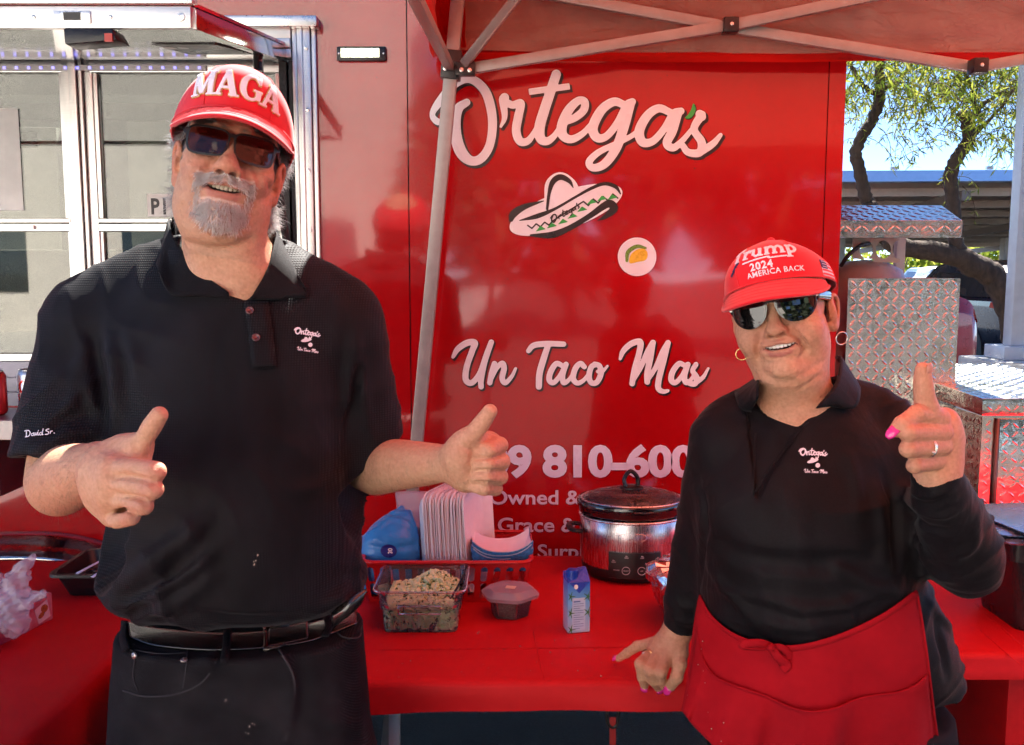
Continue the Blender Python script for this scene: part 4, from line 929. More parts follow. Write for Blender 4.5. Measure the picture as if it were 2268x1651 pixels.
# --- parked cars
def car(name, label, loc, rz, paint, L=4.6, W=1.85, H=1.68, kind='suv', group='cars parked in the lot', sc=1.0):
    t = bpy.data.objects.new(name, None); t.location = Vector(loc); t.rotation_euler = (0, 0, rz); link(t); tag(t, label, 'car', group); WORLD[t.name] = Matrix()
    hw = W/2
    # half sections along the car: (y, bottom z, belt z, roof z or None, half width)
    prof = [(0, .45, .80, .80, .80), (.12, .30, .92, .92, .90), (.9, .28, 1.02, 1.03, .97), (1.35, .28, 1.06, 1.12, 1), (2.05, .28, 1.08, H-.06, 1), (2.6, .28, 1.09, H, 1), (3.6, .28, 1.10, H-.03, 1), (4.25, .30, 1.10, H-.16, .98), (4.50, .36, 1.06, 1.20, .95), (4.6, .48, .95, .97, .88)]
    if kind == 'pickup': prof = [(0, .5, .9, .9, .85), (.12, .4, 1.05, 1.05, .95), (1.2, .4, 1.12, 1.13, 1), (1.5, .4, 1.15, 1.2, 1), (2.1, .4, 1.16, H, 1), (3.1, .4, 1.16, H, 1), (3.35, .4, 1.16, 1.17, 1), (4.5, .4, 1.16, 1.17, 1), (4.6, .5, 1.1, 1.1, .97)]
    R_ = []
    pr = spline(np.array(prof), 4)
    for y, zb_, zs, zr_, wf_ in pr:
        y = (y/4.6-.5)*L; w_ = hw*wf_; zr_ = max(zr_, zs+.005); k = min(1, (zr_-zs)/.4); wt = w_*(1-.20*k)
        R_.append([(-w_*.9, y, zb_), (-w_, y, zb_+.12), (-w_*1.0, y, (zb_+zs)/2), (-w_*.985, y, zs-.03), (-w_*.95, y, zs), (-wt, y, zr_-.05*k), (-wt*.86, y, zr_), (0, y, zr_+.02*k), (wt*.86, y, zr_), (wt, y, zr_-.05*k), (w_*.95, y, zs), (w_*.985, y, zs-.03), (w_, y, (zb_+zs)/2), (w_, y, zb_+.12), (w_*.9, y, zb_)])
    g = G(); g.rings(R_, True, True); g.build('body', paint, t, autosmooth=40)
    GL = M('car_glass', (.02, .025, .03), .05, 0, .05, 5, Coat_Weight=1.0)
    def at(y):
        i = np.argmin(np.abs(np.array([(q[0]/4.6-.5)*L for q in pr])-y)); return pr[i]
    for s in (-1, 1):                      # glass: side strips and end screens, slightly proud
        g = G(); rows = []
        for q in pr:
            if 1.55 < q[0] < (3.05 if kind == 'pickup' else 4.2):
                y = (q[0]/4.6-.5)*L; zs, zr_, w_ = q[2], q[3], hw*q[4]; k = min(1, (zr_-zs)/.4); wt = w_*(1-.20*k)
                if zr_-zs > .12: rows.append([(s*(w_*.955+.004), y, zs+.03), (s*(wt+.006), y, zr_-.09)])
        g.grid(rows); g.build('side_glass', GL, t)
    yb = (4.52/4.6-.5)*L; yt = (4.22/4.6-.5)*L
    if kind != 'pickup':
        g = G(); g.add([(-hw*.80, yb+.03, 1.12), (hw*.80, yb+.03, 1.12), (hw*.72, yt+.10, H-.20), (-hw*.72, yt+.10, H-.20)], [(0, 1, 2, 3)]); g.build('rear_glass', GL, t)
    y1 = (1.3/4.6-.5)*L; y2 = (2.0/4.6-.5)*L
    g = G(); g.add([(-hw*.85, y1-.03, 1.12), (hw*.85, y1-.03, 1.12), (hw*.72, y2-.05, H-.13), (-hw*.72, y2-.05, H-.13)], [(3, 2, 1, 0)]); g.build('windscreen', GL, t)
    for s in (-1, 1):
        for yy in (.85, 3.7):
            y = (yy/4.6-.5)*L; g = G(); rr = .34
            g.lathe([(rr*.62, -.1), (rr, -.1), (rr, .1), (rr*.62, .1)], (0, 0, 0), 24); v = g.v[-1]; g.v[-1] = np.column_stack([v[:, 2]+s*(hw-.09), v[:, 0]+y, v[:, 1]+rr]); wh = g.build('tyre', BLACKM, t, autosmooth=40)
            g = G(); g.lathe([(.0, -.09), (rr*.62, -.085), (rr*.62, .085), (0, .09)], (0, 0, 0), 20); v = g.v[-1]; g.v[-1] = np.column_stack([v[:, 2]+s*(hw-.09), v[:, 0]+y, v[:, 1]+rr]); g.build('rim', ALU, wh, autosmooth=40)
        g = G(); ye = L/2
        g.hexa([(s*hw*.62, ye-.02, .90), (s*hw*.90, ye-.05, .92), (s*(hw*.985), ye-.45, 1.0), (s*hw*.80, ye-.40, 1.0)], [(s*hw*.62, ye-.03, 1.0), (s*hw*.90, ye-.06, 1.06), (s*(hw*.985), ye-.42, 1.08), (s*hw*.80, ye-.40, 1.06)]) if False else g.add([(s*hw*.58, ye-.035, .90), (s*hw*.89, ye-.06, .92), (s*hw*1.005, ye-.42, .99), (s*hw*1.0, ye-.38, 1.07), (s*hw*.885, ye-.09, 1.05), (s*hw*.60, ye-.05, 1.0)], [(0, 1, 4, 5), (1, 2, 3, 4)])
        g.build('tail_light', M('tail_red', (.55, .02, .02), .15, 0, .1, 20, Coat_Weight=1.0), t)
        g = G(); ye = -L/2; g.add([(s*hw*.5, ye-.005, .72), (s*hw*.82, ye+.03, .74), (s*hw*.84, ye+.06, .86), (s*hw*.52, ye+.02, .82)], [(0, 1, 2, 3)]); g.build('headlight', M('lamp_clear', (.8, .8, .8), .1, .3), t)
    ye = L/2
    g = G(); g.box((-.16, ye-.01, .78), (.16, ye+.012, .92)); pt = g.build('licence_plate', M('plate_pale', (.55, .60, .68), .4), t)
    g = G(); g.box((-hw*.85, ye-.06, .42), (hw*.85, ye+.03, .60)); g.build('bumper', BLACKP, t, bevel=.02)
    g = G(); g.box((-hw*.6, ye-.02, .95), (hw*.6, ye+.008, .985)); g.build('chrome_strip', ALU, t)
    return t
PAINT = lambda nm, c: M(nm, c, .3, .2, .05, 10, Coat_Weight=1.0)
q = P(2166, 750, 10.6); car('parked_car', 'red sport utility car, its tail showing past the tread plate rack', (q[0]-2.52, 11.0, 0), -math.pi/2, PAINT('car_red', (.34, .010, .03)), H=1.44)
q = P(2205, 700, 15.0); car('parked_car', 'dark blue sport utility car seen from behind beside the steel column', (q[0]+.1, 15.5, 0), math.pi+.0, PAINT('car_navy', (.012, .018, .035)))
q = P(2150, 660, 19); car('parked_car', 'black sport utility car behind the dark blue one', (q[0]+1.2, 21.5, 0), math.pi, PAINT('car_black', (.02, .02, .025)))
far = [(2085, 600, 46, 'white pickup truck far off under the carport', (.75, .75, .75), 'pickup', math.pi/2), (2140, 603, 44, 'silver far car right of the white pickup', (.45, .5, .55), 'suv', math.pi), (2045, 606, 48, 'pale blue far car left of the white pickup', (.4, .5, .6), 'suv', math.pi), (2175, 603, 50, 'white far car second from the column', (.75, .77, .8), 'suv', math.pi), (2225, 602, 40, 'grey far car just left of the column', (.3, .33, .36), 'suv', math.pi)]
for px_, py_, Y, lab, c, kd, rz in far:
    q = P(px_, py_, Y); car('parked_car', lab, (q[0], Y, 0), rz, PAINT('car_%d' % px_, c), kind=kd)
# far scrub and trees
def bush(name, label, x, y, r, h, mat, k=500, sz=.35, group='scrub trees beyond the lot'):
    rs = np.random.RandomState(int(x*10) % 1000+5); t = thing(name, label, 'tree', (x, y, 0), group); vs = []; fs = []
    for i in range(k):
        d = unit(rs.normal(0, 1, 3)); rr = rs.uniform(.55, 1)**.5; c = V(x, y, h*.58)+d*V(r, r, h*.42)*rr; e = unit(rs.normal(0, 1, 3)); w_ = unit(np.cross(e, rs.normal(0, 1, 3))); s_ = sz*rs.uniform(.5, 1.2)
        vs.append([c-e*s_, c+w_*s_*.4, c+e*s_, c-w_*s_*.4]); fs.append([4*i, 4*i+1, 4*i+2, 4*i+3])
    tag(mobj('crown', np.concatenate(vs), fs, mat, t), kind='stuff'); g = G(); g.tube([(x, y, 0), (x+.1, y, h*.6)], [.12, .06], 7); g.build('trunk', BARK, t, smooth=True)
SCR = dict(zip((2005, 2050, 2100, 2160, 2210, 2255, 1960), ['far scrub tree just right of the propane rack', 'second far scrub tree from the propane rack', 'small far scrub tree above the white pickup', 'wide far scrub tree between pickup and column', 'tall far scrub tree just left of the steel column', 'far scrub tree at the right edge behind the column', 'far scrub tree hidden behind the propane rack']))
for px_, Y, r, h in [(2005, 62, 3.0, 4.2), (2050, 66, 3.2, 3.6), (2100, 60, 2.6, 3.2), (2160, 64, 3.4, 4.0), (2210, 58, 3.0, 4.5), (2255, 62, 3.0, 4.6), (1960, 66, 3, 4)]:
    bush('scrub_tree', SCR[px_], P(px_, 600, Y)[0], Y, r, h, LEAF)
# --- unseen things added behind the photographer to shape reflections in the glossy paint
hb = thing('pale_building', 'long pale stucco building across the lot behind the photographer', 'building', (-8, -19, 0)); STUC = M('stucco', (.72, .66, .58), .8, 0, .06, 2)
g = G(); g.box((-24, -24, 0), (-2.2, -18, 9.8)); g.build('wall', STUC, hb); g = G(); g.box((-24.2, -24.2, 9.8), (-2.0, -17.8, 10.1)); g.build('roof', CONC, hb)  # unseen; sized so the upper trailer wall mirrors pale stucco
for k in range(5):
    g = G(); x = -22+k*4.1; g.box((x, -18.0, 1.0), (x+1.7, -17.97, 2.6)); g.build('window', M('car_glass', (.02, .025, .03), .05), hb)

DLEAF = M('dark_leaf', (.035, .06, .02), .7, 0, .3, 3)  # dark foliage for unseen trees added to darken the paint's reflection
for i, (x, y, r, h) in enumerate([(1.0, -15, 3.2, 6.5), (6.5, -14, 3.4, 7.0), (12, -15, 3.4, 6.5)]): bush('shade_tree', ['dark shade tree behind the photographer, next to the pale building', 'middle dark shade tree behind the photographer', 'dark shade tree behind the photographer, farthest from the pale building'][i], x, y, r, h, DLEAF, 900, .6, 'shade trees behind the photographer')
# ================================================================== tables
def table(name, label, x0, x1, y0, y1, z, drop, leg=True, sag=None, side_drop=None):
    t = thing(name, label, 'table', ((x0+x1)/2, (y0+y1)/2, 0)); r = .022
    def ring(inset, zz, wav=0, k=64):
        pts = []; cx, cy = (x0+x1)/2, (y0+y1)/2; hx, hy = (x1-x0)/2-inset, (y1-y0)/2-inset; cr = .045
        for q, (sx, sy) in enumerate([(1, -1), (1, 1), (-1, 1), (-1, -1)]):
            for a in np.linspace(-90+90*q, 90*q, 9): pts.append((cx+sx*(hx-cr)+cr*math.cos(math.radians(a)), cy+sy*(hy-cr)+cr*math.sin(math.radians(a)), zz))
        out = []
        for i in range(len(pts)):
            a, b = V(*pts[i]), V(*pts[(i+1) % len(pts)]); m = 24 if np.linalg.norm(b-a) > .1 else 1
            for j in range(m): out.append(a+(b-a)*j/m)
        out = np.array(out); d = out-V(cx, cy, zz); s = np.arctan2(d[:, 1], d[:, 0])
        if wav: out[:, :2] += (unit_rows(d[:, :2])*(wav*(np.sin(out[:, 0]*9+out[:, 1]*7)+.6*np.sin(out[:, 0]*23+2)))[:, None])
        if sag is not None and zz < z-.03: out[:, 2] += np.array([sag(p[0], p[1]) for p in out])
        return out
    def unit_rows(d): return d/(np.linalg.norm(d, axis=1)[:, None]+1e-9)
    R_ = [ring(.10, z+.0003), ring(.03, z+.0002), ring(.010, z), ring(.003, z-.004), ring(0, z-.012), ring(-.001, z-.03, .001), ring(-.002, z-drop*.6, .003), ring(-.002, z-drop, .005)]
    g = G(); n_ = len(R_[0]); g.rings(R_, True, False); g.f.append(list(range(n_))[::-1]); c = g.build('tablecloth', REDCLOTH, t, autosmooth=60)
    bm = bmesh.new(); bm.from_mesh(c.data); bmesh.ops.recalc_face_normals(bm, faces=bm.faces); bm.to_mesh(c.data); bm.free()
    g = G(); g.box((x0+.012, y0+.012, z-.032), (x1-.012, y1-.012, z-.008)); g.build('table_top', M('table_plastic', (.6, .6, .58), .5), t)
    if leg:
        for xx in (x0+.16, x1-.16):
            for yy in (y0+.10, y1-.10):
                g = G(); sq(g, (xx, yy, 0), (xx, yy, z-.034), .026); g.build('leg', GREYST, t, bevel=.003)
            g = G(); sq(g, (xx, y0+.10, .12), (xx, y1-.10, .12), .018); g.build('brace', GREYST, t, bevel=.002)
    return t
TZ = .74
lx = P(255, 1470, 1.72)[0]; fy = PZ(1000, 1512, TZ)[1]
tc = table('folding_table', 'red cloth covered folding table between the two people', lx, .78, fy, 2.485, TZ, .055, sag=lambda x, y: -.012*max(0, -x*2+.2))
g = G(); q = P(873, 1600, fy+.12); sq(g, (q[0]-.01, q[1], 0), (q[0]+.003, q[1], TZ-.036), .022); g.build('leg', GREYST, tc, bevel=.003)
tl = table('folding_table', 'red cloth covered table at the left edge, beside the dark tray', -1.75, -.815, .75, 2.45, TZ-.002, .60, leg=False)
tr_ = table('folding_table', 'red cloth covered table at the right edge, behind the elbow',   .80, 2.7, PZ(2180, 1452, TZ)[1], 2.50, TZ+.001, .052, leg=False)
xq = P(2252, 1560, 1.86)[0]; g = G(); g.box((xq-.02, 1.86, 0), (xq+.25, 2.3, TZ-.02)); g.build('side_drape', REDCLOTH, tr_, bevel=.006)
for a, b in [((840, 1440), (1490, 1432)), ((1180, 1395), (1205, 1505))]:
    p0, p1 = PZ(*a, TZ+.0012), PZ(*b, TZ+.0012); g = G(); g.tube([p0, (p0+p1)/2, p1], [.0006, .0014, .0008], 6, True, (1, .5)); g.build('fold_crease', REDCLOTH, tc, smooth=True)
for a, b in [((2125, 1305), (2268, 1435)), ((2170, 1395), (2268, 1480)), ((2170, 1270), (2268, 1330))]:       # fold creases pressed into the cloth
    p0, p1 = PZ(*a, TZ+.0016), PZ(*b, TZ+.0016); g = G(); g.tube([p0, (p0+p1)/2, p1], [.0008, .0018, .0012], 6, True, (1, .5)); g.build('fold_crease', REDCLOTH, tr_, smooth=True)
# ================================================================== people: shared builders
def rotm(yaw, pitch, roll):            # degrees; + yaw turns the face to the right of the picture, + roll leans the crown right, + pitch lifts the chin
    return np.array(Matrix.Rotation(math.radians(yaw), 3, 'Z') @ Matrix.Rotation(math.radians(-pitch), 3, 'X') @ Matrix.Rotation(math.radians(roll), 3, 'Y'))
def skin_mat(name, spec=.35):
    n = N(name); c, _ = n.attr('Col'); f = n.noise(38, 5, .6); f2 = n.noise(170, 3)
    sp = n.math('LESS_THAN', n.voro(130), .10); sp2 = n.math('MULTIPLY', sp, n.math('GREATER_THAN', n.noise(30, 2), .56))
    col = n.mix(n.val(f, 0, .32, .35, .75), c, (.58, .22, .14), 'MIX'); col = n.mix(n.val(f2, 0, .40, .35, .7), col, (.62, .46, .38), 'MULTIPLY'); col = n.mix(n.math('MULTIPLY', sp2, .35), col, (.20, .09, .05))
    por = n.bump(n.voro(600), .5, .0010); wr = n.bump(n.noise(110, 6, .7), .8, .0024, por)
    n.set(Base_Color=col, Roughness=n.val(f2, .34, .50), Specular_IOR_Level=spec, Normal=wr, Subsurface_Weight=.06, Subsurface_Radius=(1.0, .35, .2), Subsurface_Scale=.006)
    return n.m
def hair_mat(name, c0, c1, c2, rough=.45):
    n = N(name); gi = n.new('NewGeometry'); n.set(Base_Color=n.ramp(gi.outputs['Random Per Island'], [(0, c0), (.5, c1), (1, c2)]), Roughness=.6, Specular_IOR_Level=.3)
    tr_ = n.new('BsdfTranslucent'); tr_.inputs[0].default_value = (*c2, 1); mx = n.new('MixShader'); mx.inputs[0].default_value = .45; n.lk(n.b.outputs[0], mx.inputs[1]); n.lk(tr_.outputs[0], mx.inputs[2]); n.lk(mx.outputs[0], n.o.inputs[0]); return n.m
def strands(name, roots, dirs, L, r, mat, parent, rs, bend=(0, 0, -1), bendk=.5, curl=.15, seg=4):
    """thin tapering three-sided hairs"""
    m = len(roots); P_ = [roots]; d = dirs.copy(); b = np.asarray(bend, float)
    for k in range(seg):
        d = d+b*bendk/seg+rs.normal(0, curl, (m, 3)); d /= np.linalg.norm(d, axis=1)[:, None]; P_.append(P_[-1]+d*(L/seg)[:, None])
    ref = rs.normal(0, 1, (m, 3)); a = np.cross(dirs, ref); a /= np.linalg.norm(a, axis=1)[:, None]+1e-9; c = np.cross(dirs, a)
    V_ = np.zeros((m, seg*3+1, 3))
    for k in range(seg):
        rr = (r*(1-.75*k/seg))[:, None]
        for q in range(3): V_[:, k*3+q] = P_[k]+rr*(math.cos(q*2.094)*a+math.sin(q*2.094)*c)
    V_[:, -1] = P_[-1]; f = []
    for k in range(seg-1):
        for q in range(3): f.append((k*3+q, k*3+(q+1) % 3, (k+1)*3+(q+1) % 3, (k+1)*3+q))
    tri = [((seg-1)*3+q, (seg-1)*3+(q+1) % 3, seg*3) for q in range(3)]; n_ = seg*3+1
    base = np.arange(m)[:, None, None]*n_; fq = (np.array(f)[None]+base).reshape(-1, 4); ft = (np.array(tri)[None]+base).reshape(-1, 3)
    o = mobj(name, V_.reshape(-1, 3), fq.tolist()+ft.tolist(), mat, parent, smooth=True); tag(o, kind='stuff'); return o
def wrinkle(B, pts, h, r, op='u', k=.010, ref=None):
    """a fold drawn along the picture points, laid on the body's surface"""
    sp = spline(pts, 4); H = ref if ref is not None else B; row = []
    L = len(sp); ps = H.hits(sp); q = np.repeat(ps[:, None], 6, 1); q[:, :3] += np.eye(3)*.002; q[:, 3:] -= np.eye(3)*.002; e = H.eval(q.reshape(-1, 3)).reshape(-1, 6); ns = e[:, :3]-e[:, 3:]; ns /= np.linalg.norm(ns, axis=1)[:, None]+1e-9
    for i in range(L):
        hh = h*math.sin(math.pi*(i+.35)/(L-.3)); row.append((ps[i]-ns[i]*(r-hh) if op == 'u' else ps[i]+ns[i]*(r-hh), r))
    B.chain(row, k=k, op=op); return B
def face(w=1.0, jaw=1.0, fat=0.0, nose=1.0, smile=1.0, man=True, cheek=0):
    """a head about its own centre: x right, y back, z up; eyes at z = 0"""
    b = Body()
    b.ell((0, .014, .036), (.076*w, .098, .090)); b.ell((0, -.026, -.030), (.069*w, .068, .088), k=.03); b.ell((0, -.026, -.074), (.058*jaw, .056, .044), k=.03)
    for s in (-1, 1):
        b.ell((s*.046*jaw, -.028, -.070), (.025+fat*.5, .042, .036+fat), k=.025); b.ell((s*.044*w, -.066, -.030), (.026, .024, .022), k=.022); b.ell((s*.037*w, -.080, -.046), (.0215, .017, .018), k=.014)
    b.ell((0, -.078, -.109), (.025*jaw, .022, .019), k=.02); b.ell((0, -.040, -.118), (.044*jaw+fat, .045, .022+fat), k=.025)
    b.chain([((-.046*w, -.074, .017), .011), ((-.02, -.090, .019), .011), ((0, -.089, .015), .011), ((.02, -.090, .019), .011), ((.046*w, -.074, .017), .011)], k=.014)
    b.ell((0, -.083, -.066), (.036, .020, .030), k=.016)
    if cheek:
        for s in (-1, 1): b.ell((s*.046, -.068, -.050), (cheek, cheek*.95, cheek), k=.025)
        b.ell((0, -.084, -.108), (.020, .015, .015), k=.012)
    for s in (-1, 1): b.ell((s*.033*w, -.100, -.003), (.019, .016, .0125), k=.012, op='s')
    for s in (-1, 1):
        b.ell((s*.032*w, -.0765, -.004), .0130, k=.003); b.chain([((s*.018*w, -.0885, .001), .0032), ((s*.032*w, -.0925, .006), .0036), ((s*.048*w, -.083, .000), .0034)], k=.005); b.chain([((s*.019*w, -.087, -.008), .0030), ((s*.032*w, -.0885, -.0135), .0040), ((s*.047*w, -.081, -.009), .0032)], k=.007)
    N_ = nose
    b.cap((0, -.086, .008), (0, -.108, -.030), .0080*N_, .0105*N_, k=.011); b.ell((0, -.1125, -.0375), (.0140*N_, .0125, .0112), k=.008)
    for s in (-1, 1): b.ell((s*.0145*N_, -.1015, -.0415), (.0085*N_, .0115, .0088), k=.005)
    b.cap((0, -.108, -.044), (0, -.096, -.049), .0055, .005, k=.006)
    for s in (-1, 1): b.ell((s*.0078*N_, -.1095, -.0492), (.0050*N_, .0072, .0052), (0, 0, s*-18), k=.002, op='s')
    for s in (-1, 1): b.chain([((s*.020*N_, -.1035, -.038), .0035), ((s*.031, -.0985, -.052), .0035), ((s*.040, -.0885, -.070), .0030), ((s*.041, -.080, -.082), .002)], k=.010, op='s')
    # mouth: slit, then lips round it
    W = .0285*smile; up = .006*smile
    arc = [((-W, -.0845, -.064+up*.6), .0030), ((-W*.6, -.0965, -.0685), .0052), ((0, -.1015, -.0705), .0062), ((W*.6, -.0965, -.0685), .0052), ((W, -.0845, -.064+up*.6), .0030)]
    b.chain(arc, k=.004, op='s', smooth=4); b.ell((0, -.088, -.0690), (W*.95, .016, .0062), k=.004, op='s')
    uz, lz = (-.0615, -.0782) if man else (-.0612, -.0788)
    b.chain([((-W*1.06, -.0855, -.0625+up*.6), .0026), ((-W*.55, -.0985, uz-.001), .0040), ((-.005, -.1030, uz+.0012), .0043), ((.005, -.1030, uz+.0012), .0043), ((W*.55, -.0985, uz-.001), .0040), ((W*1.06, -.0855, -.0625+up*.6), .0026)], k=.0035, smooth=4)
    b.chain([((-W*1.04, -.0850, -.0650+up*.6), .0026), ((-W*.5, -.0955, lz+.002), .0050), ((0, -.0985, lz), .0058), ((W*.5, -.0955, lz+.002), .0050), ((W*1.04, -.0850, -.0650+up*.6), .0026)], k=.004, smooth=4)
    # ears
    for s in (-1, 1):
        ex = s*.0755*w; a = math.radians(s*14)
        def e(dx, y, z): return V(ex+s*dx, y+.010, z-.022)
        b.ell(e(.004, .004, -.002), (.0075, .0185, .0275), (0, 0, s*22), k=.006)
        b.chain([(e(.001, -.010, -.004), .0032), (e(.006, -.010, .018), .0036), (e(.011, .004, .030), .0042), (e(.015, .020, .022), .0042), (e(.014, .024, .004), .0040), (e(.010, .016, -.016), .0044), (e(.005, .002, -.030), .0062), (e(.001, -.008, -.022), .0040)], k=.005, smooth=3)
        b.ell(e(.013, .004, .000), (.0055, .009, .014), (0, 0, s*22), k=.004, op='s'); b.cap(e(.004, -.0105, -.008), e(.008, -.0095, -.001), .0042, .0042, k=.004)
    return b
class Cap:
    """baseball cap in head coordinates"""
    def __init__(s, rx=.086, ry=.108, cy=.012, zf=.046, zb=.016, h=.090, tilt=0): s.rx, s.ry, s.cy, s.zf, s.zb, s.h, s.tilt = rx, ry, cy, zf, zb, h, math.radians(tilt)
    def z0(s, a): return s.zb+(s.zf-s.zb)*(.5+.5*math.cos(a))**1.0
    def crown(s, a, t, off=0):
        f = max(0, math.cos(a))**2; rho = max(0, 1-max(0, t)**(2.6+2.6*f))**.5
        rho *= 1+.05*f*math.sin(math.pi*min(1, max(0, t)))-.02*(1-f)*math.sin(math.pi*min(1, max(0, t)))
        z = s.z0(a)+(s.h+.016*(1-math.cos(a))*.5+.010*f)*t
        pnt = V((s.rx*rho+off)*math.sin(a), s.cy-(s.ry*rho+off)*math.cos(a), z+off*max(0, t)**2)
        d = pnt-V(0, s.cy, s.zf); c_, s_ = math.cos(s.tilt), math.sin(s.tilt); return V(d[0], d[1]*c_-d[2]*s_+s.cy, d[1]*s_+d[2]*c_+s.zf)
    def brim(s, u, v, L=.068, slope=.42, bow=.030):
        a = u*1.06; r = s.crown(a, 0, .0015); l = L*(1-abs(u)**2.4)**.62+.004; d = v*l
        x = r[0]*(1+.06*v); z = r[2]-.001-slope*d-bow*(x/s.rx)**2*(.35+.65*v)-bow*.15*v*v
        return V(x, r[1]-d, z)
    def build(s, parent, Rm, T, mat, name='cap', brimk={}):
        tf = lambda p: Rm@p+T
        na, nt_ = 72, 20
        rows = [[tf(s.crown(2*math.pi*i/na, t)) for i in range(na)] for t in list(np.linspace(0, .9, 15))+[.94, .97, .985, .995, 1.0]]
        g = G(); g.rings(rows, True, False); c = g.build(name, mat, parent, smooth=True); sheet_thick(c, .0022)
        for k in range(6):                 # panel seams, raised
            a = math.radians(30+60*k); g = G(); g.tube([tf(s.crown(a, t, .0004)) for t in np.linspace(0, .985, 24)], .0011, 5); g.build('seam', mat, c, smooth=True)
        g = G(); p = tf(s.crown(0, 1, .002)); g.lathe([(0, -.002), (.007, -.002), (.006, .002), (.003, .0035), (0, .004)], p, 16); g.build('button', mat, c, smooth=True)
        g = G(); g.tube([tf(s.crown(a, .012, .0012)) for a in np.linspace(-1.30, 1.30, 40)], .0016, 6); g.build('band_edge', mat, c, smooth=True)
        us = np.sin(np.linspace(-1, 1, 49)*math.pi/2); g = G(); g.grid([[tf(s.brim(u, v, **brimk)) for u in us] for v in np.linspace(0, 1, 15)]); b = g.build('bill', mat, c, smooth=True); sheet_thick(b, .0038, 1)
        g = G(); g.tube([tf(s.brim(u, 1.0, **brimk)) for u in us], .0026, 8); g.build('bill_edge', mat, c, smooth=True)
        for vv in (.2, .38, .56, .74, .9):
            g = G(); g.tube([tf(s.brim(u, vv, **brimk)+V(0, 0, .0042)) for u in us[2:-2]], .0005, 4); g.build('stitch_row', mat, b, smooth=True)
        return c
    def mapper(s, Rm, T, base=.0005):
        def f(q, h):
            out = []
            for u, v in q:
                a = u/(s.rx*.98); t = v/(s.h+.008); p = s.crown(a, t); pa = s.crown(a+.02, t)-s.crown(a-.02, t); pt = s.crown(a, min(.99, t+.02))-s.crown(a, t-.02); nn = unit(np.cross(pa, pt)); out.append(Rm@(p+nn*(base+h))+T)
            return np.array(out)
        return f
def cap_mat(name, col):
    n = N(name); tw = n.wave(420, n.map((1, 1, 1), (.6, .3, .8)), 2); f = n.noise(14, 4)
    n.set(Base_Color=n.ramp(f, [(.3, tuple(c*.9 for c in col)), (.7, tuple(min(1, c*1.08) for c in col))]), Roughness=.8, Sheen_Weight=.25, Normal=n.bump(tw, .12, .0004, n.bump(f, .2, .003))); return n.m
THREAD = M('white_thread', (.78, .78, .86), .6, 0, .05, 300, .4, 900, .0004)
def glasses(parent, Rm, T, lens, gap, y0, curve, rim, framem, lensm, zc=0, temple_z=0.004, temple_w=.0045, end=(.079, .018, .006), thick=.0032, tcol=None):
    """lens: outline points of the right-hand lens about its own centre (metres)"""
    tf = lambda p: Rm@np.asarray(p, float)+T
    def mp(q, h): return np.array([tf((a, y0+curve*a*a*8-h, b+zc)) for a, b in q])
    L = closed_spline(lens, 5); ik = Ink()
    for s in (1, -1): q = L*V(s, 1)+V(s*gap, 0); ik.poly(q+0*q)
    out = Ink()
    for s in (1, -1):
        q = L*V(s, 1)+V(s*gap, 0); c = q.mean(0); d = q-c; out.poly(c+d*(1+rim/np.linalg.norm(d, axis=1)[:, None]))
    xin = gap-np.max(-L[:, 0]); zt = np.max(L[:, 1]); out.stroke([(-xin-.003, zt*.55), (0, zt*.72), (xin+.003, zt*.55)], [.0055, .0048, .0055])
    xo = gap+np.max(L[:, 0])
    for s in (1, -1): out.stroke([(s*(xo-.002), zt*.62), (s*(xo+rim+.0015), zt*.60)], [.009, .008])
    for op in ik.ops: out.ops.append(('s', op[1], op[2]))
    v, f = out.mesh(.0011, mp, thick, True, 4); fr = mobj('glasses_frame', v, f, framem, parent, autosmooth=50)
    for s in (1, -1):
        k = Ink(); q = L*V(s, 1)+V(s*gap, 0); k.poly(q); k = k.grown(.0004); v, f = k.mesh(.0016, lambda q, h: mp(q, .0012+h), .0008, True, 4); mobj('lens', v, f, lensm, fr, smooth=False)
        hx = s*(xo+rim); hy_ = y0+curve*hx*hx*8; g = G(); e = V(s*end[0], end[1], end[2])
        pts = spline([V(hx, hy_-.001, zc+zt*.60), V(s*(abs(hx)*.5+end[0]*.5+.002), hy_*.5+end[1]*.5, zc*.5+zt*.30+end[2]*.5), e, e+V(-s*.002, .016, -.012)], 5)
        g.tube([tf(p) for p in pts], [temple_w]*(len(pts)-4)+[temple_w*.8]*4, 8, True, (.42, 1), up=Rm@V(0, 0, 1)); t = g.build('temple', tcol or framem, fr, smooth=True)
    return fr
def teeth(parent, Rm, T, n_, W, y, z, h, mat, arcd=.010, lower=False):
    for i in range(n_):
        u = (i-(n_-1)/2)/((n_-1)/2); x = W*u; w_ = W/(n_-1)*1.12; hh = h*(1-.28*abs(u)); zz = z+.0045*u*u*(1 if not lower else 1)
        g = G(); rx = np.array([(math.cos(a)*abs(math.cos(a))**-.35*.92 if abs(math.cos(a)) > 1e-6 else 0, math.sin(a)*abs(math.sin(a))**-.35*.92 if abs(math.sin(a)) > 1e-6 else 0) for a in np.linspace(0, 2*math.pi, 17)[:-1]])
        R_ = []
        for d, s in [(0, .96), (.0016, 1), (.0026, .9), (.0031, .6)]: R_.append([Rm@V(x+p[0]*w_*s, y+arcd*u*u-d, zz+p[1]*hh/2*s)+T for p in rx])
        g.rings(R_, True, True); g.build('tooth', mat, parent, smooth=True)
def cuff(a, b, ra, rb, th=.0025): pass
def person(name, label, loc): return thing(name, label, 'person', loc)
def blend(c, mask, col): return c*(1-mask[:, None])+np.asarray(col)*mask[:, None]
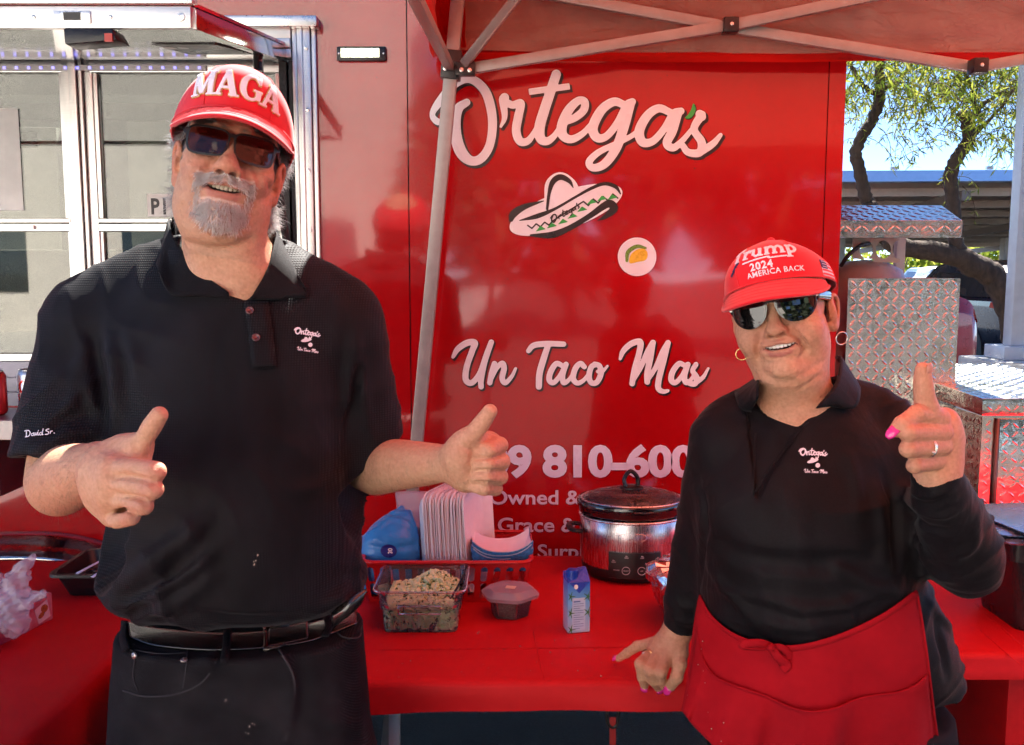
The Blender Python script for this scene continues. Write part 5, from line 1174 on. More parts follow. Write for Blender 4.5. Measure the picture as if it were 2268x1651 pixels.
def near(vs, pts, r0, r1):             # 1 within r0 of the polyline, 0 beyond r1
    D = np.full(len(vs), 1e9); pts = np.asarray(pts, float)
    for A, B in zip(pts[:-1], pts[1:]):
        ab = B-A; h = np.clip(((vs-A)@ab)/(ab@ab+1e-12), 0, 1); q = vs-A-h[:, None]*ab; np.minimum(D, np.sqrt((q*q).sum(1)), out=D)
    t = np.clip((r1-D)/(r1-r0), 0, 1); return t*t*(3-2*t)
def shirt_mat(name, col, rib=0, sheen=.6):
    n = N(name); f = n.noise(7, 4)
    a = n.wave(rib or 400, n.map((1, 1, 0)), 0, 'X'); b = n.wave(rib or 400, None, 0, 'Z'); ww = n.math('MULTIPLY', a, b); fo = n.noise(7, 3, .5, n.map((1, 1, .6), (.3, .5, .2)), 1.2)
    wv = n.math('MULTIPLY', n.math('ADD', n.math('MULTIPLY', ww, .9), n.math('MULTIPLY', n.noise(350, 3, .7), .8)), n.val(fo, .7, 1.5, .3, .7))
    n.set(Base_Color=n.ramp(wv, [(.25, tuple(c*.35 for c in col)), (.6, col), (1.0, tuple(c*2.6 for c in col))]), Roughness=.62, Sheen_Weight=sheen, Sheen_Roughness=.35, Specular_IOR_Level=.13, Normal=n.bump(ww, .5 if rib else .12, .0012, n.bump(fo, .55, .02, n.bump(n.noise(40, 4), .2, .003)))); return n.m
def row(py, pl, pr, Yc, df, db, yz=None):
    a, b = P(pl, py, Yc), P(pr, py, Yc); return (a[2] if yz is None else P((pl+pr)/2, py, yz)[2], (a[0]+b[0])/2, Yc, (b[0]-a[0])/2, df, db)
def decal(B, ink, fx, step, off, mat, name, parent):
    """ink drawn in picture coordinates, wrapped on a body"""
    def f(q, h): return np.array([fx(a, b) for a, b in q])
    v, fc = ink.mesh(step, f); return mobj(name, v, [k[::-1] for k in fc], mat, parent)

def cloth_folds(v, Q, amp, wl=.07, d1=(.6, .2, 1), seed=0):
    """irregular soft folds pressed into a garment"""
    nn = vnormals(v, Q); d1 = unit(d1); a = v@d1/wl+.55*np.sin(v@V(9, 7, 5)+seed)+.35*np.sin(v@V(-17, 11, 21)+2*seed); r = (1-np.abs(np.sin(math.pi*a)))**1.6
    m = .5+.5*np.sin(v@V(13, 8, -11)+3*seed+1.5*np.sin(v@V(5, -9, 14))); A = amp(v) if callable(amp) else amp
    return v+nn*((r-.35)*m**1.5*A)[:, None]
# ================================================================== things on the tables
BASKET = M('red_basket_plastic', (.52, .008, .010), .32, 0, .06, 20)
n = N('clear_plastic'); tb_ = n.new('BsdfTransparent'); tb_.inputs[0].default_value = (.95, .94, .96, 1); gl = n.new('BsdfGlossy'); gl.inputs['Roughness'].default_value = .08; df = n.new('BsdfDiffuse'); df.inputs[0].default_value = (.75, .70, .78, 1)
fz = n.new('Fresnel'); fz.inputs[0].default_value = 1.5; m1 = n.new('MixShader'); n.lk(fz.outputs[0], m1.inputs[0]); n.lk(tb_.outputs[0], m1.inputs[1]); n.lk(gl.outputs[0], m1.inputs[2]); m2 = n.new('MixShader'); m2.inputs[0].default_value = .05; n.lk(m1.outputs[0], m2.inputs[1]); n.lk(df.outputs[0], m2.inputs[2]); n.lk(m2.outputs[0], n.o.inputs[0]); CLEAR = n.m
n = N('frosted_film'); tb_ = n.new('BsdfTransparent'); tb_.inputs[0].default_value = (.9, .86, .92, 1); gl = n.new('BsdfGlossy'); gl.inputs['Roughness'].default_value = .15; df = n.new('BsdfDiffuse'); df.inputs[0].default_value = (.80, .72, .84, 1); nb = n.bump(n.noise(60, 4, .6, None, 1.0), .8, .006); n.lk(nb, gl.inputs['Normal']); n.lk(nb, df.inputs['Normal'])
m1 = n.new('MixShader'); m1.inputs[0].default_value = .12; n.lk(tb_.outputs[0], m1.inputs[1]); n.lk(gl.outputs[0], m1.inputs[2]); m2 = n.new('MixShader'); m2.inputs[0].default_value = .30; n.lk(m1.outputs[0], m2.inputs[1]); n.lk(df.outputs[0], m2.inputs[2]); n.lk(m2.outputs[0], n.o.inputs[0]); FILM = n.m
def rrect(cx, cy, hx, hy, r, z, k=5):
    out = []
    for q, (sx, sy) in enumerate([(1, -1), (1, 1), (-1, 1), (-1, -1)]):
        for a in np.linspace(-90+90*q, 90*q, k): out.append((cx+sx*(hx-r)+r*math.cos(math.radians(a)), cy+sy*(hy-r)+r*math.sin(math.radians(a)), z))
    return np.array(out)
def vessel(rows, nm, mat, par, base=True, smooth=40):
    g = G(); n_ = len(rows[0]); g.rings(rows, True, False)
    if base: g.f.append(list(range(n_))[::-1])
    return g.build(nm, mat, par, autosmooth=smooth)
# ---- red basket with slots
b0 = PZ(815, 1335, TZ); b1 = PZ(1163, 1335, TZ); bcx = (b0[0]+b1[0])/2; bhx = (b1[0]-b0[0])/2; bcy = b0[1]+.115; bhy = .115; bz, bt = TZ+.0015, TZ+.102
bk_ = thing('plastic_basket', 'red slotted plastic basket holding bags, trays and paper boats', 'basket', (bcx, bcy, TZ))
top = rrect(bcx, bcy, bhx+.012, bhy+.012, .03, bt); bot = rrect(bcx, bcy, bhx-.004, bhy-.004, .025, bz)
g = G(); g.add(bot, [list(range(len(bot)))[::-1]]); g.build('bottom', BASKET, bk_)
def side(a0, a1, c0, c1, nslot):       # lower left, lower right, upper left, upper right of one wall, with two rows of slots
    a0, a1, c0, c1 = map(np.asarray, (a0, a1, c0, c1)); L = np.linalg.norm(a1-a0); H = np.linalg.norm(c0-a0)
    ik = Ink().poly([(0, 0), (L, 0), (L, H), (0, H)]); pitch = L/nslot
    for i in range(nslot):
        x = (i+.5)*pitch; ik.stroke([(x, H*.60), (x+.001, H*.84)], pitch*.52, op='s'); ik.stroke([(x, H*.16), (x+.001, H*.42)], pitch*.52, op='s')
    nrm = unit(np.cross(a1-a0, c0-a0)); f = lambda q, h: np.array([(a0+(a1-a0)*u/L)*(1-v/H)+(c0+(c1-c0)*u/L)*(v/H)+nrm*h for u, v in q]); v, fc = ik.mesh(.0022, f, .0022, True, 20); return mobj('slotted_wall', v, fc, BASKET, bk_)
def bc(sx, sy, up): e = .010 if up else -.004; return V(bcx+sx*(bhx+e), bcy+sy*(bhy+e), bt-.004 if up else bz)
for (p, q, ns) in [((-1, -1), (1, -1), 13), ((1, -1), (1, 1), 8), ((1, 1), (-1, 1), 13), ((-1, 1), (-1, -1), 8)]: side(bc(*p, 0), bc(*q, 0), bc(*p, 1), bc(*q, 1), ns)
g = G(); rim = rrect(bcx, bcy, bhx+.014, bhy+.014, .03, bt, 7); g.tube(np.vstack([rim, rim[:1]]), .0062, 8, False, (1, .8)); g.build('rim', BASKET, bk_, smooth=True)
g = G(); g.tube(spline([P(1060, 1240, 2.36), P(1062, 1120, 2.37), P(1040, 1082, 2.37), P(1000, 1088, 2.37), P(985, 1130, 2.37)], 6), .006, 8); g.build('handle', BASKET, bk_, smooth=True)
# ---- foam trays on edge
FOAM = M('white_foam', (.88, .86, .88), .55, 0, .03, 60, .2, 900, .0004)
def tray_mesh():                       # lies in the y,z plane, open towards +x
    def rr(hy, hz, r, x): p = rrect(0, 0, hy, hz, r, 0, 6); return np.column_stack([np.full(len(p), x), p[:, 0], p[:, 1]])
    R_ = [rr(.062, .100, .022, -.020), rr(.068, .106, .024, -.017), rr(.080, .118, .028, .000), rr(.086, .124, .030, .002), rr(.086, .124, .030, -.0005), rr(.080, .118, .028, -.003), rr(.066, .104, .024, -.020), rr(.060, .098, .022, -.0225)]
    g = G(); n_ = len(R_[0]); g.rings(R_, True, False); g.f.append(list(range(n_))[::-1]); g.f.append([(len(R_)-1)*n_+k for k in range(n_)]); return np.concatenate(g.v), g.f
tv, tf_ = tray_mesh(); me = bpy.data.meshes.new('foam_tray'); me.from_pydata(tv.tolist(), [], [list(f) for f in tf_]); me.polygons.foreach_set('use_smooth', [True]*len(me.polygons)); me.set_sharp_from_angle(angle=math.radians(60)); me.materials.append(FOAM)
bm = bmesh.new(); bm.from_mesh(me); bmesh.ops.recalc_face_normals(bm, faces=bm.faces); bm.to_mesh(me); bm.free()
q0, q1 = P(975, 1170, 2.21), P(1062, 1170, 2.21); NT = 28
for k in range(NT):
    o = bpy.data.objects.new('foam_tray', me); o.location = Vector((q0[0]+(q1[0]-q0[0])*k/(NT-1), 2.225+.003*math.sin(k*2.3), bz+.128+.002*math.sin(k*1.7))); o.rotation_euler = (math.radians(1.5*math.sin(k*3.1)), math.radians(-3), math.radians(-22+.5*math.sin(k*5))); link(o)
    tag(o, 'white foam tray packed on edge among identical trays in the basket' if k < NT-1 else 'front white foam tray of the row, its open inside showing', 'food tray', 'foam trays standing in the red basket')
# ---- blue bag
n = N('blue_film'); n.set(Base_Color=n.ramp(n.noise(9, 3), [(.3, (.02, .22, .62)), (.7, (.05, .32, .74))]), Roughness=.28, Specular_IOR_Level=.6, Normal=n.bump(n.noise(32, 4, .6, None, .8), .55, .006)); BLUEF = n.m
bb = Body(); Yg = 2.195
bb.loft([(bz+.004, P(862, 1245, Yg)[0], Yg, .062, .05, .05), (bz+.05, P(862, 1220, Yg)[0], Yg, .070, .056, .056), (bz+.105, P(864, 1180, Yg)[0], Yg, .074, .058, .058), (bz+.150, P(868, 1150, Yg)[0], Yg, .060, .050, .050), (bz+.178, P(878, 1125, Yg)[0], Yg+.01, .040, .030, .03), (bz+.196, P(886, 1112, Yg)[0], Yg+.015, .022, .008, .008)], e=2.8)
bref = Body(); bref.ops = list(bb.ops); bref.yr = bb.yr = (1.9, 2.5)
for pts, h, r, op in [([(800, 1190), (850, 1160), (890, 1120)], .004, .008, 'u'), ([(830, 1160), (880, 1150), (925, 1170)], .003, .007, 'u'), ([(812, 1210), (870, 1215), (925, 1205)], .003, .007, 's'), ([(905, 1130), (920, 1170), (928, 1230)], .004, .008, 'u'), ([(840, 1130), (870, 1140), (900, 1132)], .003, .006, 's')]: wrinkle(bb, pts, h, r, op, .006, bref)
v, Q_ = bb.skin(.0035, V(-.42, 2.08, .735), V(-.14, 2.32, .97)); bg = qmesh('supply_bag', v, Q_, BLUEF, None); tag(bg, 'blue plastic supply bag with a dark round number mark in the basket', 'bag')
NAVYV = M('navy_print', (.02, .03, .22), .3)
bref2 = Body(); bref2.ops = list(bb.ops); bref2.yr = (1.9, 2.5)
def bfn(q, h): return bref2.hits(q, y0=1.9, y1=2.5, off=.0012+h)
v, f = Ink().ell((861, 1221), (18, 14.5), .1).mesh(1.5, bfn); rd = mobj('round_mark', v, [k[::-1] for k in f], NAVYV, bg)
tv_, tf2 = text_mesh('30', 15, .35, 'CENTER'); v = bref2.hits(np.column_stack([864+tv_[:, 1]*.9-4.5, 1221+tv_[:, 0]*-.85]), y0=1.9, y1=2.5, off=.0022); mobj('number', v, tf2, WHITEV, rd)
# ---- clear bag of cups behind it
cbag = thing('clear_bag', 'clear crinkled bag of white cups behind the blue bag', 'bag', (P(905, 1245, 2.24)[0], 2.24, bz))
cb = Body(); xg = P(918, 1180, 2.29)[0]; cb.loft([(bz+.004, xg, 2.295, .050, .040, .03), (bz+.08, xg, 2.295, .056, .042, .035), (bz+.15, xg+.002, 2.295, .050, .036, .03), (bz+.185, xg, 2.30, .046, .022, .02), (bz+.222, xg-.004, 2.305, .048, .006, .006)], e=3)
v, Q_ = cb.skin(.005, V(-.42, 2.2, .735), V(-.12, 2.40, 1.0)); qmesh('film', v, Q_, FILM, cbag)
for k in range(5): g = G(); g.lathe([(.020, 0), (.030, .085), (.031, .087), (.029, .085), (.019, .003)], (xg-.018+.009*k, 2.295+.004*(k % 2), bz+.012+.010*k), 24); g.build('cup', FOAM, cbag, smooth=True)
# ---- paper boats
BOATW = M('boat_paper', (.80, .74, .84), .6, 0, .03, 30); BOATB = M('boat_blue_print', (.05, .24, .55), .5, 0, .35, 160)
def boat(cx, cy, z, rz, lab):
    t = thing('paper_boat', lab, 'paper tray', (cx, cy, z), 'paper boats in the red basket'); c_, s2 = math.cos(rz), math.sin(rz)
    def pt(u, v, w_): # u along, v across, w_ wall height fraction
        L, W = .060*(1+.22*w_), .046*(1+.25*w_); x, y = u*L, v*W; z_ = z+.036*w_*(1+.50*abs(u)**3*(abs(v) > .99)-.28*(1-u*u)*(abs(v) > .99)); x, y = c_*x-s2*y, s2*x+c_*y; return (cx+x, cy+y, z_)
    us = np.linspace(-1, 1, 13); vs_ = np.linspace(-1, 1, 9); ring_ = lambda w_: [pt(u, -1, w_) for u in us[:-1]]+[pt(1, v, w_) for v in vs_[:-1]]+[pt(u, 1, w_) for u in us[::-1][:-1]]+[pt(-1, v, w_) for v in vs_[::-1][:-1]]
    g = G(); R_ = [ring_(w_) for w_ in (0, .33, .66, 1)]; n_ = len(R_[0]); g.rings(R_, True, False); g.f.append(list(range(n_))[::-1]); o = g.build('outside', BOATB, t, autosmooth=50)
    g = G(); R_ = [np.array(r_)*V(1, 1, 1)+V(0, 0, .0015) for r_ in R_]; cc = V(cx, cy, 0); R_ = [cc*V(1, 1, 0)+(r_-cc*V(1, 1, 0))*V(.975, .97, 1) for r_ in R_]; g.rings(R_, True, False); g.f.append(list(range(n_))[::-1]); g.build('inside', BOATW, t, autosmooth=50); return t
p_ = P(1110, 1230, 2.195)
for k in range(4): boat(p_[0]+.003*math.sin(k*3), 2.195+.002*math.cos(k*2), bz+.062+.008*k, math.radians(4+1.5*math.sin(k*2)), ['lowest paper boat of the stack in the basket', 'paper boat second from the bottom of the stack', 'paper boat just under the top one', 'top paper boat, white inside, in the red basket corner'][k])
# ---- pink patterned packet at the left end of the basket
n = N('pink_print'); n.set(Base_Color=n.ramp(n.voro(120, None, 'F1', 'Distance'), [(.25, (.35, .02, .05)), (.45, (.75, .45, .50))]), Roughness=.3, Normal=n.bump(n.noise(60, 4), .5, .004)); PINKP = n.m
pb = Body(); xp = P(782, 1210, 2.24)[0]; pb.loft([(TZ+.002, xp, 2.28, .032, .03, .03), (TZ+.06, xp, 2.28, .036, .03, .03), (TZ+.115, xp-.003, 2.28, .030, .010, .010)], e=3); v, Q_ = pb.skin(.006, V(xp-.06, 2.2, .73), V(xp+.06, 2.36, .87)); tag(qmesh('snack_packet', v, Q_, PINKP), 'pink patterned foil packet behind the basket, next to the blue bag', 'packet')
# ---- deli box with rice salad
dx0, dx1 = PZ(850, 1400, TZ)[0], PZ(1013, 1400, TZ)[0]; dcx, dhx = (dx0+dx1)/2, (dx1-dx0)/2; dy0 = PZ(930, 1402, TZ)[1]; dhy = .078; dcy = dy0+dhy; dz = TZ+.0015; dt = TZ+.097
db = thing('food_container', 'clear square food container full of diced onion and cilantro', 'food container', (dcx, dcy, TZ))
rows = [rrect(dcx, dcy, dhx, dhy, .018, dz), rrect(dcx, dcy, dhx+.004, dhy+.004, .020, dz+.050), rrect(dcx, dcy, dhx+.009, dhy+.009, .022, dz+.052), rrect(dcx, dcy, dhx+.011, dhy+.011, .022, dt-.010), rrect(dcx, dcy, dhx+.020, dhy+.020, .026, dt-.006), rrect(dcx, dcy, dhx+.020, dhy+.020, .026, dt), rrect(dcx, dcy, dhx+.013, dhy+.013, .022, dt), rrect(dcx, dcy, dhx+.009, dhy+.009, .020, dt-.012), rrect(dcx, dcy, dhx-.002+.003, dhy+.001, .018, dz+.048), rrect(dcx, dcy, dhx-.003, dhy-.003, .016, dz+.003)]
vessel(rows[:7]+rows[8:9], 'tub', CLEAR, db)
g = G(); rim = rrect(dcx, dcy, dhx+.020, dhy+.020, .026, dt, 7); g.tube(np.vstack([rim, rim[:1]]), .0026, 8, False); g.build('rim', CLEAR, db, smooth=True)
g = G(); g.tube([(dcx-.045, dy0-.014, dz+.046), (dcx-.045, dy0-.016, dz+.064), (dcx+.045, dy0-.016, dz+.064), (dcx+.045, dy0-.014, dz+.046), (dcx-.045, dy0-.014, dz+.046)], .0022, 6); g.build('grip', CLEAR, db, smooth=True)
rs4 = np.random.RandomState(4); ONI = []; CIL = []; cube = np.array([(-1, -1, -1), (1, -1, -1), (1, 1, -1), (-1, 1, -1), (-1, -1, 1), (1, -1, 1), (1, 1, 1), (-1, 1, 1)])*.5; cf = [(0, 3, 2, 1), (4, 5, 6, 7), (0, 1, 5, 4), (1, 2, 6, 5), (2, 3, 7, 6), (3, 0, 4, 7)]
def dice(n_, fn, size, asp): 
    g = G()
    for k in range(n_):
        c = fn(); sz = size*rs4.uniform(.6, 1.2)*V(*asp)*rs4.uniform(.8, 1.2, 3); Rr = np.array(Euler(rs4.uniform(0, 6.28, 3)).to_matrix()); g.add((cube*sz*(1-.18*rs4.rand(8, 1)))@Rr.T+c, cf)
    return g
def hgt(x, y): u, v = (x-dcx)/dhx, (y-dcy)/dhy; return dz+.060+.040*math.exp(-((u-.30)**2*2.2+(v-.35)**2*2.5))
def inbox(edge):
    def f():
        while True:
            x, y = dcx+rs4.uniform(-1, 1)*(dhx-.005), dcy+rs4.uniform(-1, 1)*(dhy-.005); z_ = rs4.uniform(dz+.006, hgt(x, y)); 
            if edge and (y < dcy-dhy+.016 or x < dcx-dhx+.012 or x > dcx+dhx-.012 or z_ > hgt(x, y)-.010): return V(x, y, z_)
    return f
ONM = M('diced_onion', (.78, 1.0, .52), .35, 0, .08, 90, Subsurface_Weight=.2); g = dice(2600, inbox(True), .0105, (1, .85, .6)); tag(g.build('diced_onion', ONM, db), kind='stuff')
g = dice(900, inbox(True), .0100, (1.2, .6, .16)); tag(g.build('cilantro', M('cilantro', (.05, .17, .02), .5, 0, .4, 200), db), kind='stuff')
g = G(); g.box((dcx-dhx+.012, dcy-dhy+.014, dz+.004), (dcx+dhx-.012, dcy+dhy-.008, dz+.052)); g.build('salad_core', ONM, db)
sp_ = thing('plastic_spoon', 'black plastic spoon leaning in the onion container', 'spoon', (dcx+dhx, dcy, dz)); a, b_ = P(1030, 1272, 1.99), P(990, 1340, 1.955); e_ = P(955, 1392, dy0+.006)
g = G(); g.tube(spline([a, b_, (b_*1+e_*2)/3], 6), [.0030]*13 if False else .0034, 8, True, (1, .5)); g.build('handle', BLACKP, sp_, smooth=True); sbp = Body(); sbp.ell((b_+e_*4)/5, (.010, .006, .020), np.array(Vector(e_-b_).to_track_quat('Z', 'Y').to_matrix()), k=.002); v, Q_ = sbp.skin(.0025, e_-.05, e_+.05); qmesh('bowl', v, Q_, M('spoon_plastic', (.06, .06, .07), .2), sp_)
# ---- salsa cup with hexagonal hinged lid
scx, scy = PZ(1130, 1378, TZ)[0], PZ(1130, 1380, TZ)[1]+.05; sl2 = thing('salsa_container', 'small clear hinged container of dark green salsa', 'food container', (scx, scy, TZ))
def hexr(r, z_, rot=.2, sy=.92): return np.array([(scx+r*math.cos(a+rot), scy+sy*r*math.sin(a+rot), z_) for a in np.linspace(0, 2*math.pi, 25)[:-1]])*1.0
def hx6(r, z_): # hexagon with softened corners
    out = []
    for a in np.linspace(0, 2*math.pi, 49)[:-1]: k = (a+.25) % (math.pi/3)-math.pi/6; rr = r*min(1, .90/math.cos(k)+.0); out.append((scx+rr*math.cos(a), scy+.9*rr*math.sin(a), z_))
    return np.array(out)
vessel([hx6(.042, dz), hx6(.052, dz+.046), hx6(.064, dz+.047), hx6(.064, dz+.049), hx6(.054, dz+.0485), hx6(.050, dz+.046), hx6(.040, dz+.002)], 'cup', CLEAR, sl2)
vessel([hx6(.066, dz+.044), hx6(.068, dz+.052), hx6(.056, dz+.060), hx6(.052, dz+.064), hx6(.012, dz+.066)][::-1], 'lid', FILM, sl2)
n = N('salsa'); f1 = n.voro(260); n.set(Base_Color=n.ramp(f1, [(.15, (.20, .20, .13)), (.4, (.035, .045, .02)), (.8, (.015, .022, .010))]), Roughness=.25, Normal=n.bump(f1, .8, .003)); g = G(); R_ = [hx6(.0395, dz+.003), hx6(.047, dz+.036)]; g.rings(R_, True, True); g.build('salsa', n.m, sl2)
g = G(); q = V(scx, scy-.012, dz+.0672); g.hexa([q+V(-.012, -.006, 0), q+V(.010, -.012, 0), q+V(.014, .006, 0), q+V(-.008, .012, 0)], [q+V(-.012, -.006, .0004), q+V(.010, -.012, .0004), q+V(.014, .006, .0004), q+V(-.008, .012, .0004)]); st = g.build('sticker', M('paper_cream', (.70, .62, .48), .7), sl2)
# ---- drink carton
c0, c1 = PZ(1248, 1405, TZ), PZ(1300, 1405, TZ); cw = (c1[0]-c0[0])/2; ccx = (c0[0]+c1[0])/2+.004; ccy = c0[1]+cw; ch_ = .128
ct = thing('drink_carton', 'blue and white drink carton with a blue screw cap', 'carton', (ccx, ccy, TZ)); rot = math.radians(12)
def cq(x, y, z_): return V(ccx+x*math.cos(rot)-y*math.sin(rot), ccy+x*math.sin(rot)+y*math.cos(rot), TZ+.0015+z_)
def cbx(g, lo, hi): x0, y0, z0 = lo; x1, y1, z1 = hi; g.hexa([cq(x0, y0, z0), cq(x1, y0, z0), cq(x1, y1, z0), cq(x0, y1, z0)], [cq(x0, y0, z1), cq(x1, y0, z1), cq(x1, y1, z1), cq(x0, y1, z1)])
n = N('carton_print'); sx = n.new('SeparateXYZ'); n.lk(n.co(), sx.inputs[0]); n.set(Base_Color=n.ramp(sx.outputs['Z'], [(.0, (.45, .66, .85)), (.07, (.16, .46, .80)), (.11, (.03, .16, .62)), (.13, (.02, .06, .45))]), Roughness=.3, Coat_Weight=.5); CART = n.m
g = G(); w2 = cw*.98; g.hexa([cq(-w2, -w2*.85, 0), cq(w2, -w2*.85, 0), cq(w2, w2*.85, 0), cq(-w2, w2*.85, 0)], [cq(-w2, -w2*.85, ch_-.016), cq(w2, -w2*.85, ch_-.016), cq(w2, w2*.85, ch_-.016), cq(-w2, w2*.85, ch_-.016)]); body_ = g.build('box', CART, ct, bevel=.002)
g = G(); g.add([cq(-w2, -w2*.85, ch_-.0155), cq(w2, -w2*.85, ch_-.0155), cq(w2, w2*.85, ch_-.0155), cq(-w2, w2*.85, ch_-.0155), cq(-w2, .0, ch_-.006), cq(w2, w2*.5, ch_+.006), cq(w2, w2*.85, ch_+.006), cq(-w2, w2*.85, ch_-.002)], [(0, 1, 5, 4), (1, 2, 6, 5), (2, 3, 7, 6), (3, 0, 4, 7), (4, 5, 6, 7)]); g.build('gable', M('carton_navy', (.03, .08, .50), .3), ct)
g = G(); cc = cq(-w2*.42, -w2*.10, ch_-.012); R_ = [(.0125, 0), (.0125, .003), (.0118, .004), (.0120, .018), (.0105, .0205), (0, .021)]; g.lathe(R_, cc, 28); cp_ = g.build('screw_cap', M('cap_blue', (.01, .05, .42), .35), ct, autosmooth=40)
for k in range(22): a = 2*math.pi*k/22; g = G(); g.tube([cc+V(.0122*math.cos(a), .0122*math.sin(a), .005), cc+V(.0122*math.cos(a), .0122*math.sin(a), .0175)], .0007, 4); g.build('ridge', M('cap_blue', (.01, .05, .42), .35), cp_)
def face_ink(ink, m, nm, lift, h=.0012): v, f = ink.mesh(h, lambda q, d: np.array([cq(a, -w2*.85-lift, b_) for a, b_ in q])); return mobj(nm, v, f, m, body_)
face_ink(Ink().poly([(-w2*.62, .004), (w2*.55, .004), (w2*.55, .078), (-w2*.62, .078)]), M('facts_panel', (.50, .66, .86), .4), 'facts_panel', .0006)
for k in range(13): face_ink(Ink().bar((-w2*.52, .010+k*.005), (w2*(.42 if k % 3 else .1), .010+k*.005), .0011 if k < 12 else .003), M('print_blue', (.10, .20, .50), .5), 'print_line', .0011, .0008)
lf = Ink()
for cx_, cy_ in [(-w2*.78, .082), (w2*.78, .080), (-w2*.80, .045), (w2*.80, .045), (-w2*.75, .008)]:
    for a in np.linspace(0, 2*math.pi, 6)[:-1]: lf.stroke([(cx_, cy_), (max(-w2*.97, min(w2*.97, cx_+.011*math.cos(a))), cy_+.012*math.sin(a))], [.0028, .0008], sm=False)
face_ink(lf, M('print_leaf', (.04, .16, .04), .4), 'palm_print', .0014, .0009); face_ink(Ink().ell((-w2*.30, .103), (.0045, .0055)), WHITEV, 'badge', .0010, .001)
face_ink(Ink().poly([(-w2*.9, .112), (0, .088), (w2*.9, .112)]), M('carton_navy', (.03, .08, .50), .3), 'shoulder_print', .0004)
# ---- slow cooker
kx, ky = P(1398, 1180, 2.335)[0], 2.335; ks = thing('slow_cooker', 'oval stainless slow cooker with black rim and glass lid', 'slow cooker', (kx, ky, TZ)); SX, SY = 1.0, .80
n = N('brushed_steel'); f1 = n.noise(5, 4, .6, n.map((60, 60, 1.5))); n.set(Base_Color=n.ramp(f1, [(.3, (.52, .47, .50)), (.7, (.66, .60, .63))]), Metallic=1.0, Roughness=n.val(f1, .20, .34), Normal=n.bump(f1, .05, .0004)); STEEL2 = n.m
KR = .134
g = G(); g.lathe([(KR*.86, .002), (KR*.93, .010), (KR*.955, .030), (KR*.95, .034)], (kx, ky, TZ), 64, SX, SY); g.build('base', BLACKP, ks, autosmooth=40)
g = G(); g.lathe([(KR*.945, .0345), (KR*.975, .05), (KR*.995, .11), (KR*.99, .155), (KR*.97, .158)], (kx, ky, TZ), 72, SX, SY); g.build('body', STEEL2, ks, autosmooth=60)
g = G(); g.lathe([(KR*1.0, .1545), (KR*1.015, .1575), (KR*1.0, .1605), (KR*.95, .1605)], (kx, ky, TZ), 72, SX, SY); g.build('trim_ring', ALU, ks, smooth=True)
CER = M('black_ceramic', (.010, .009, .010), .12, 0, .1, 30, Coat_Weight=1.0)
g = G(); g.lathe([(KR*.93, .161), (KR*1.02, .168), (KR*1.055, .186), (KR*1.06, .196), (KR*1.03, .200), (KR*.96, .194), (KR*.93, .186), (KR*.88, .150), (0, .12)], (kx, ky, TZ), 72, SX, SY); g.build('crock', CER, ks, autosmooth=60)
n = N('lid_glass'); tb_ = n.new('BsdfTransparent'); tb_.inputs[0].default_value = (.55, .52, .55, 1); gl = n.new('BsdfGlossy'); gl.inputs['Roughness'].default_value = .12; fz = n.new('Fresnel'); fz.inputs[0].default_value = 1.6; mx = n.new('MixShader'); mf = n.math('ADD', fz.outputs[0], n.val(n.noise(140, 4), 0, .22, .45, .7)); n.lk(n.bump(n.voro(420), .6, .002), gl.inputs['Normal']); n.lk(mf, mx.inputs[0]); n.lk(tb_.outputs[0], mx.inputs[1]); n.lk(gl.outputs[0], mx.inputs[2]); n.lk(mx.outputs[0], n.o.inputs[0])
g = G(); g.lathe([(KR*.965, .196), (KR*.95, .200), (KR*.80, .210), (KR*.5, .220), (KR*.2, .225), (0, .226)], (kx, ky, TZ), 72, SX, SY); ldg = g.build('lid', n.m, ks, smooth=True)
g = G(); a = np.linspace(0, 2*math.pi, 73); g.tube([(kx+SX*KR*.965*math.cos(q), ky+SY*KR*.965*math.sin(q), TZ+.1985) for q in a], .0030, 8, False); g.build('lid_rim', ALU, ldg, smooth=True)
g = G(); g.lathe([(.030, .2235), (.030, .228), (.022, .231), (0, .232)], (kx, ky, TZ), 28, 1, .8); g.tube(spline([(kx-.017, ky-.006, TZ+.229), (kx-.020, ky-.004, TZ+.250), (kx-.004, ky, TZ+.268), (kx+.014, ky+.003, TZ+.252), (kx+.016, ky+.004, TZ+.229)], 6), .0068, 10, True, (1, .8)); g.build('lid_handle', BLACKP, ldg, autosmooth=40)
for s in (-1, 1): g = G(); g.tube(spline([(kx+s*KR*.97, ky-.035, TZ+.120), (kx+s*(KR*1.12), ky-.034, TZ+.122), (kx+s*(KR*1.20), ky-.0, TZ+.123), (kx+s*(KR*1.12), ky+.034, TZ+.122), (kx+s*KR*.97, ky+.035, TZ+.120)], 5), .0095, 8, True, (1, .6)); g.build('side_handle', BLACKP, ks, smooth=True)
def kpt(px_, z_, lift): # front of the body
    x = (px_-kx)/(KR*.985*SX); return V(px_, ky-SY*(KR*.985)*math.sqrt(max(0, 1-x*x))-lift, TZ+z_)
ux = P(1404, 1240, 2.23)[0]
g = G(); xs = np.linspace(ux-.062, ux+.068, 16); g.grid([[kpt(x, z_, l) for x in xs] for z_, l in [(.018, .002), (.020, .006), (.078, .006), (.084, .005), (.0845, .001)]]); pn = g.build('control_panel', BLACKP, ks, autosmooth=40)
GREYP = M('grey_print', (.55, .52, .55), .5)
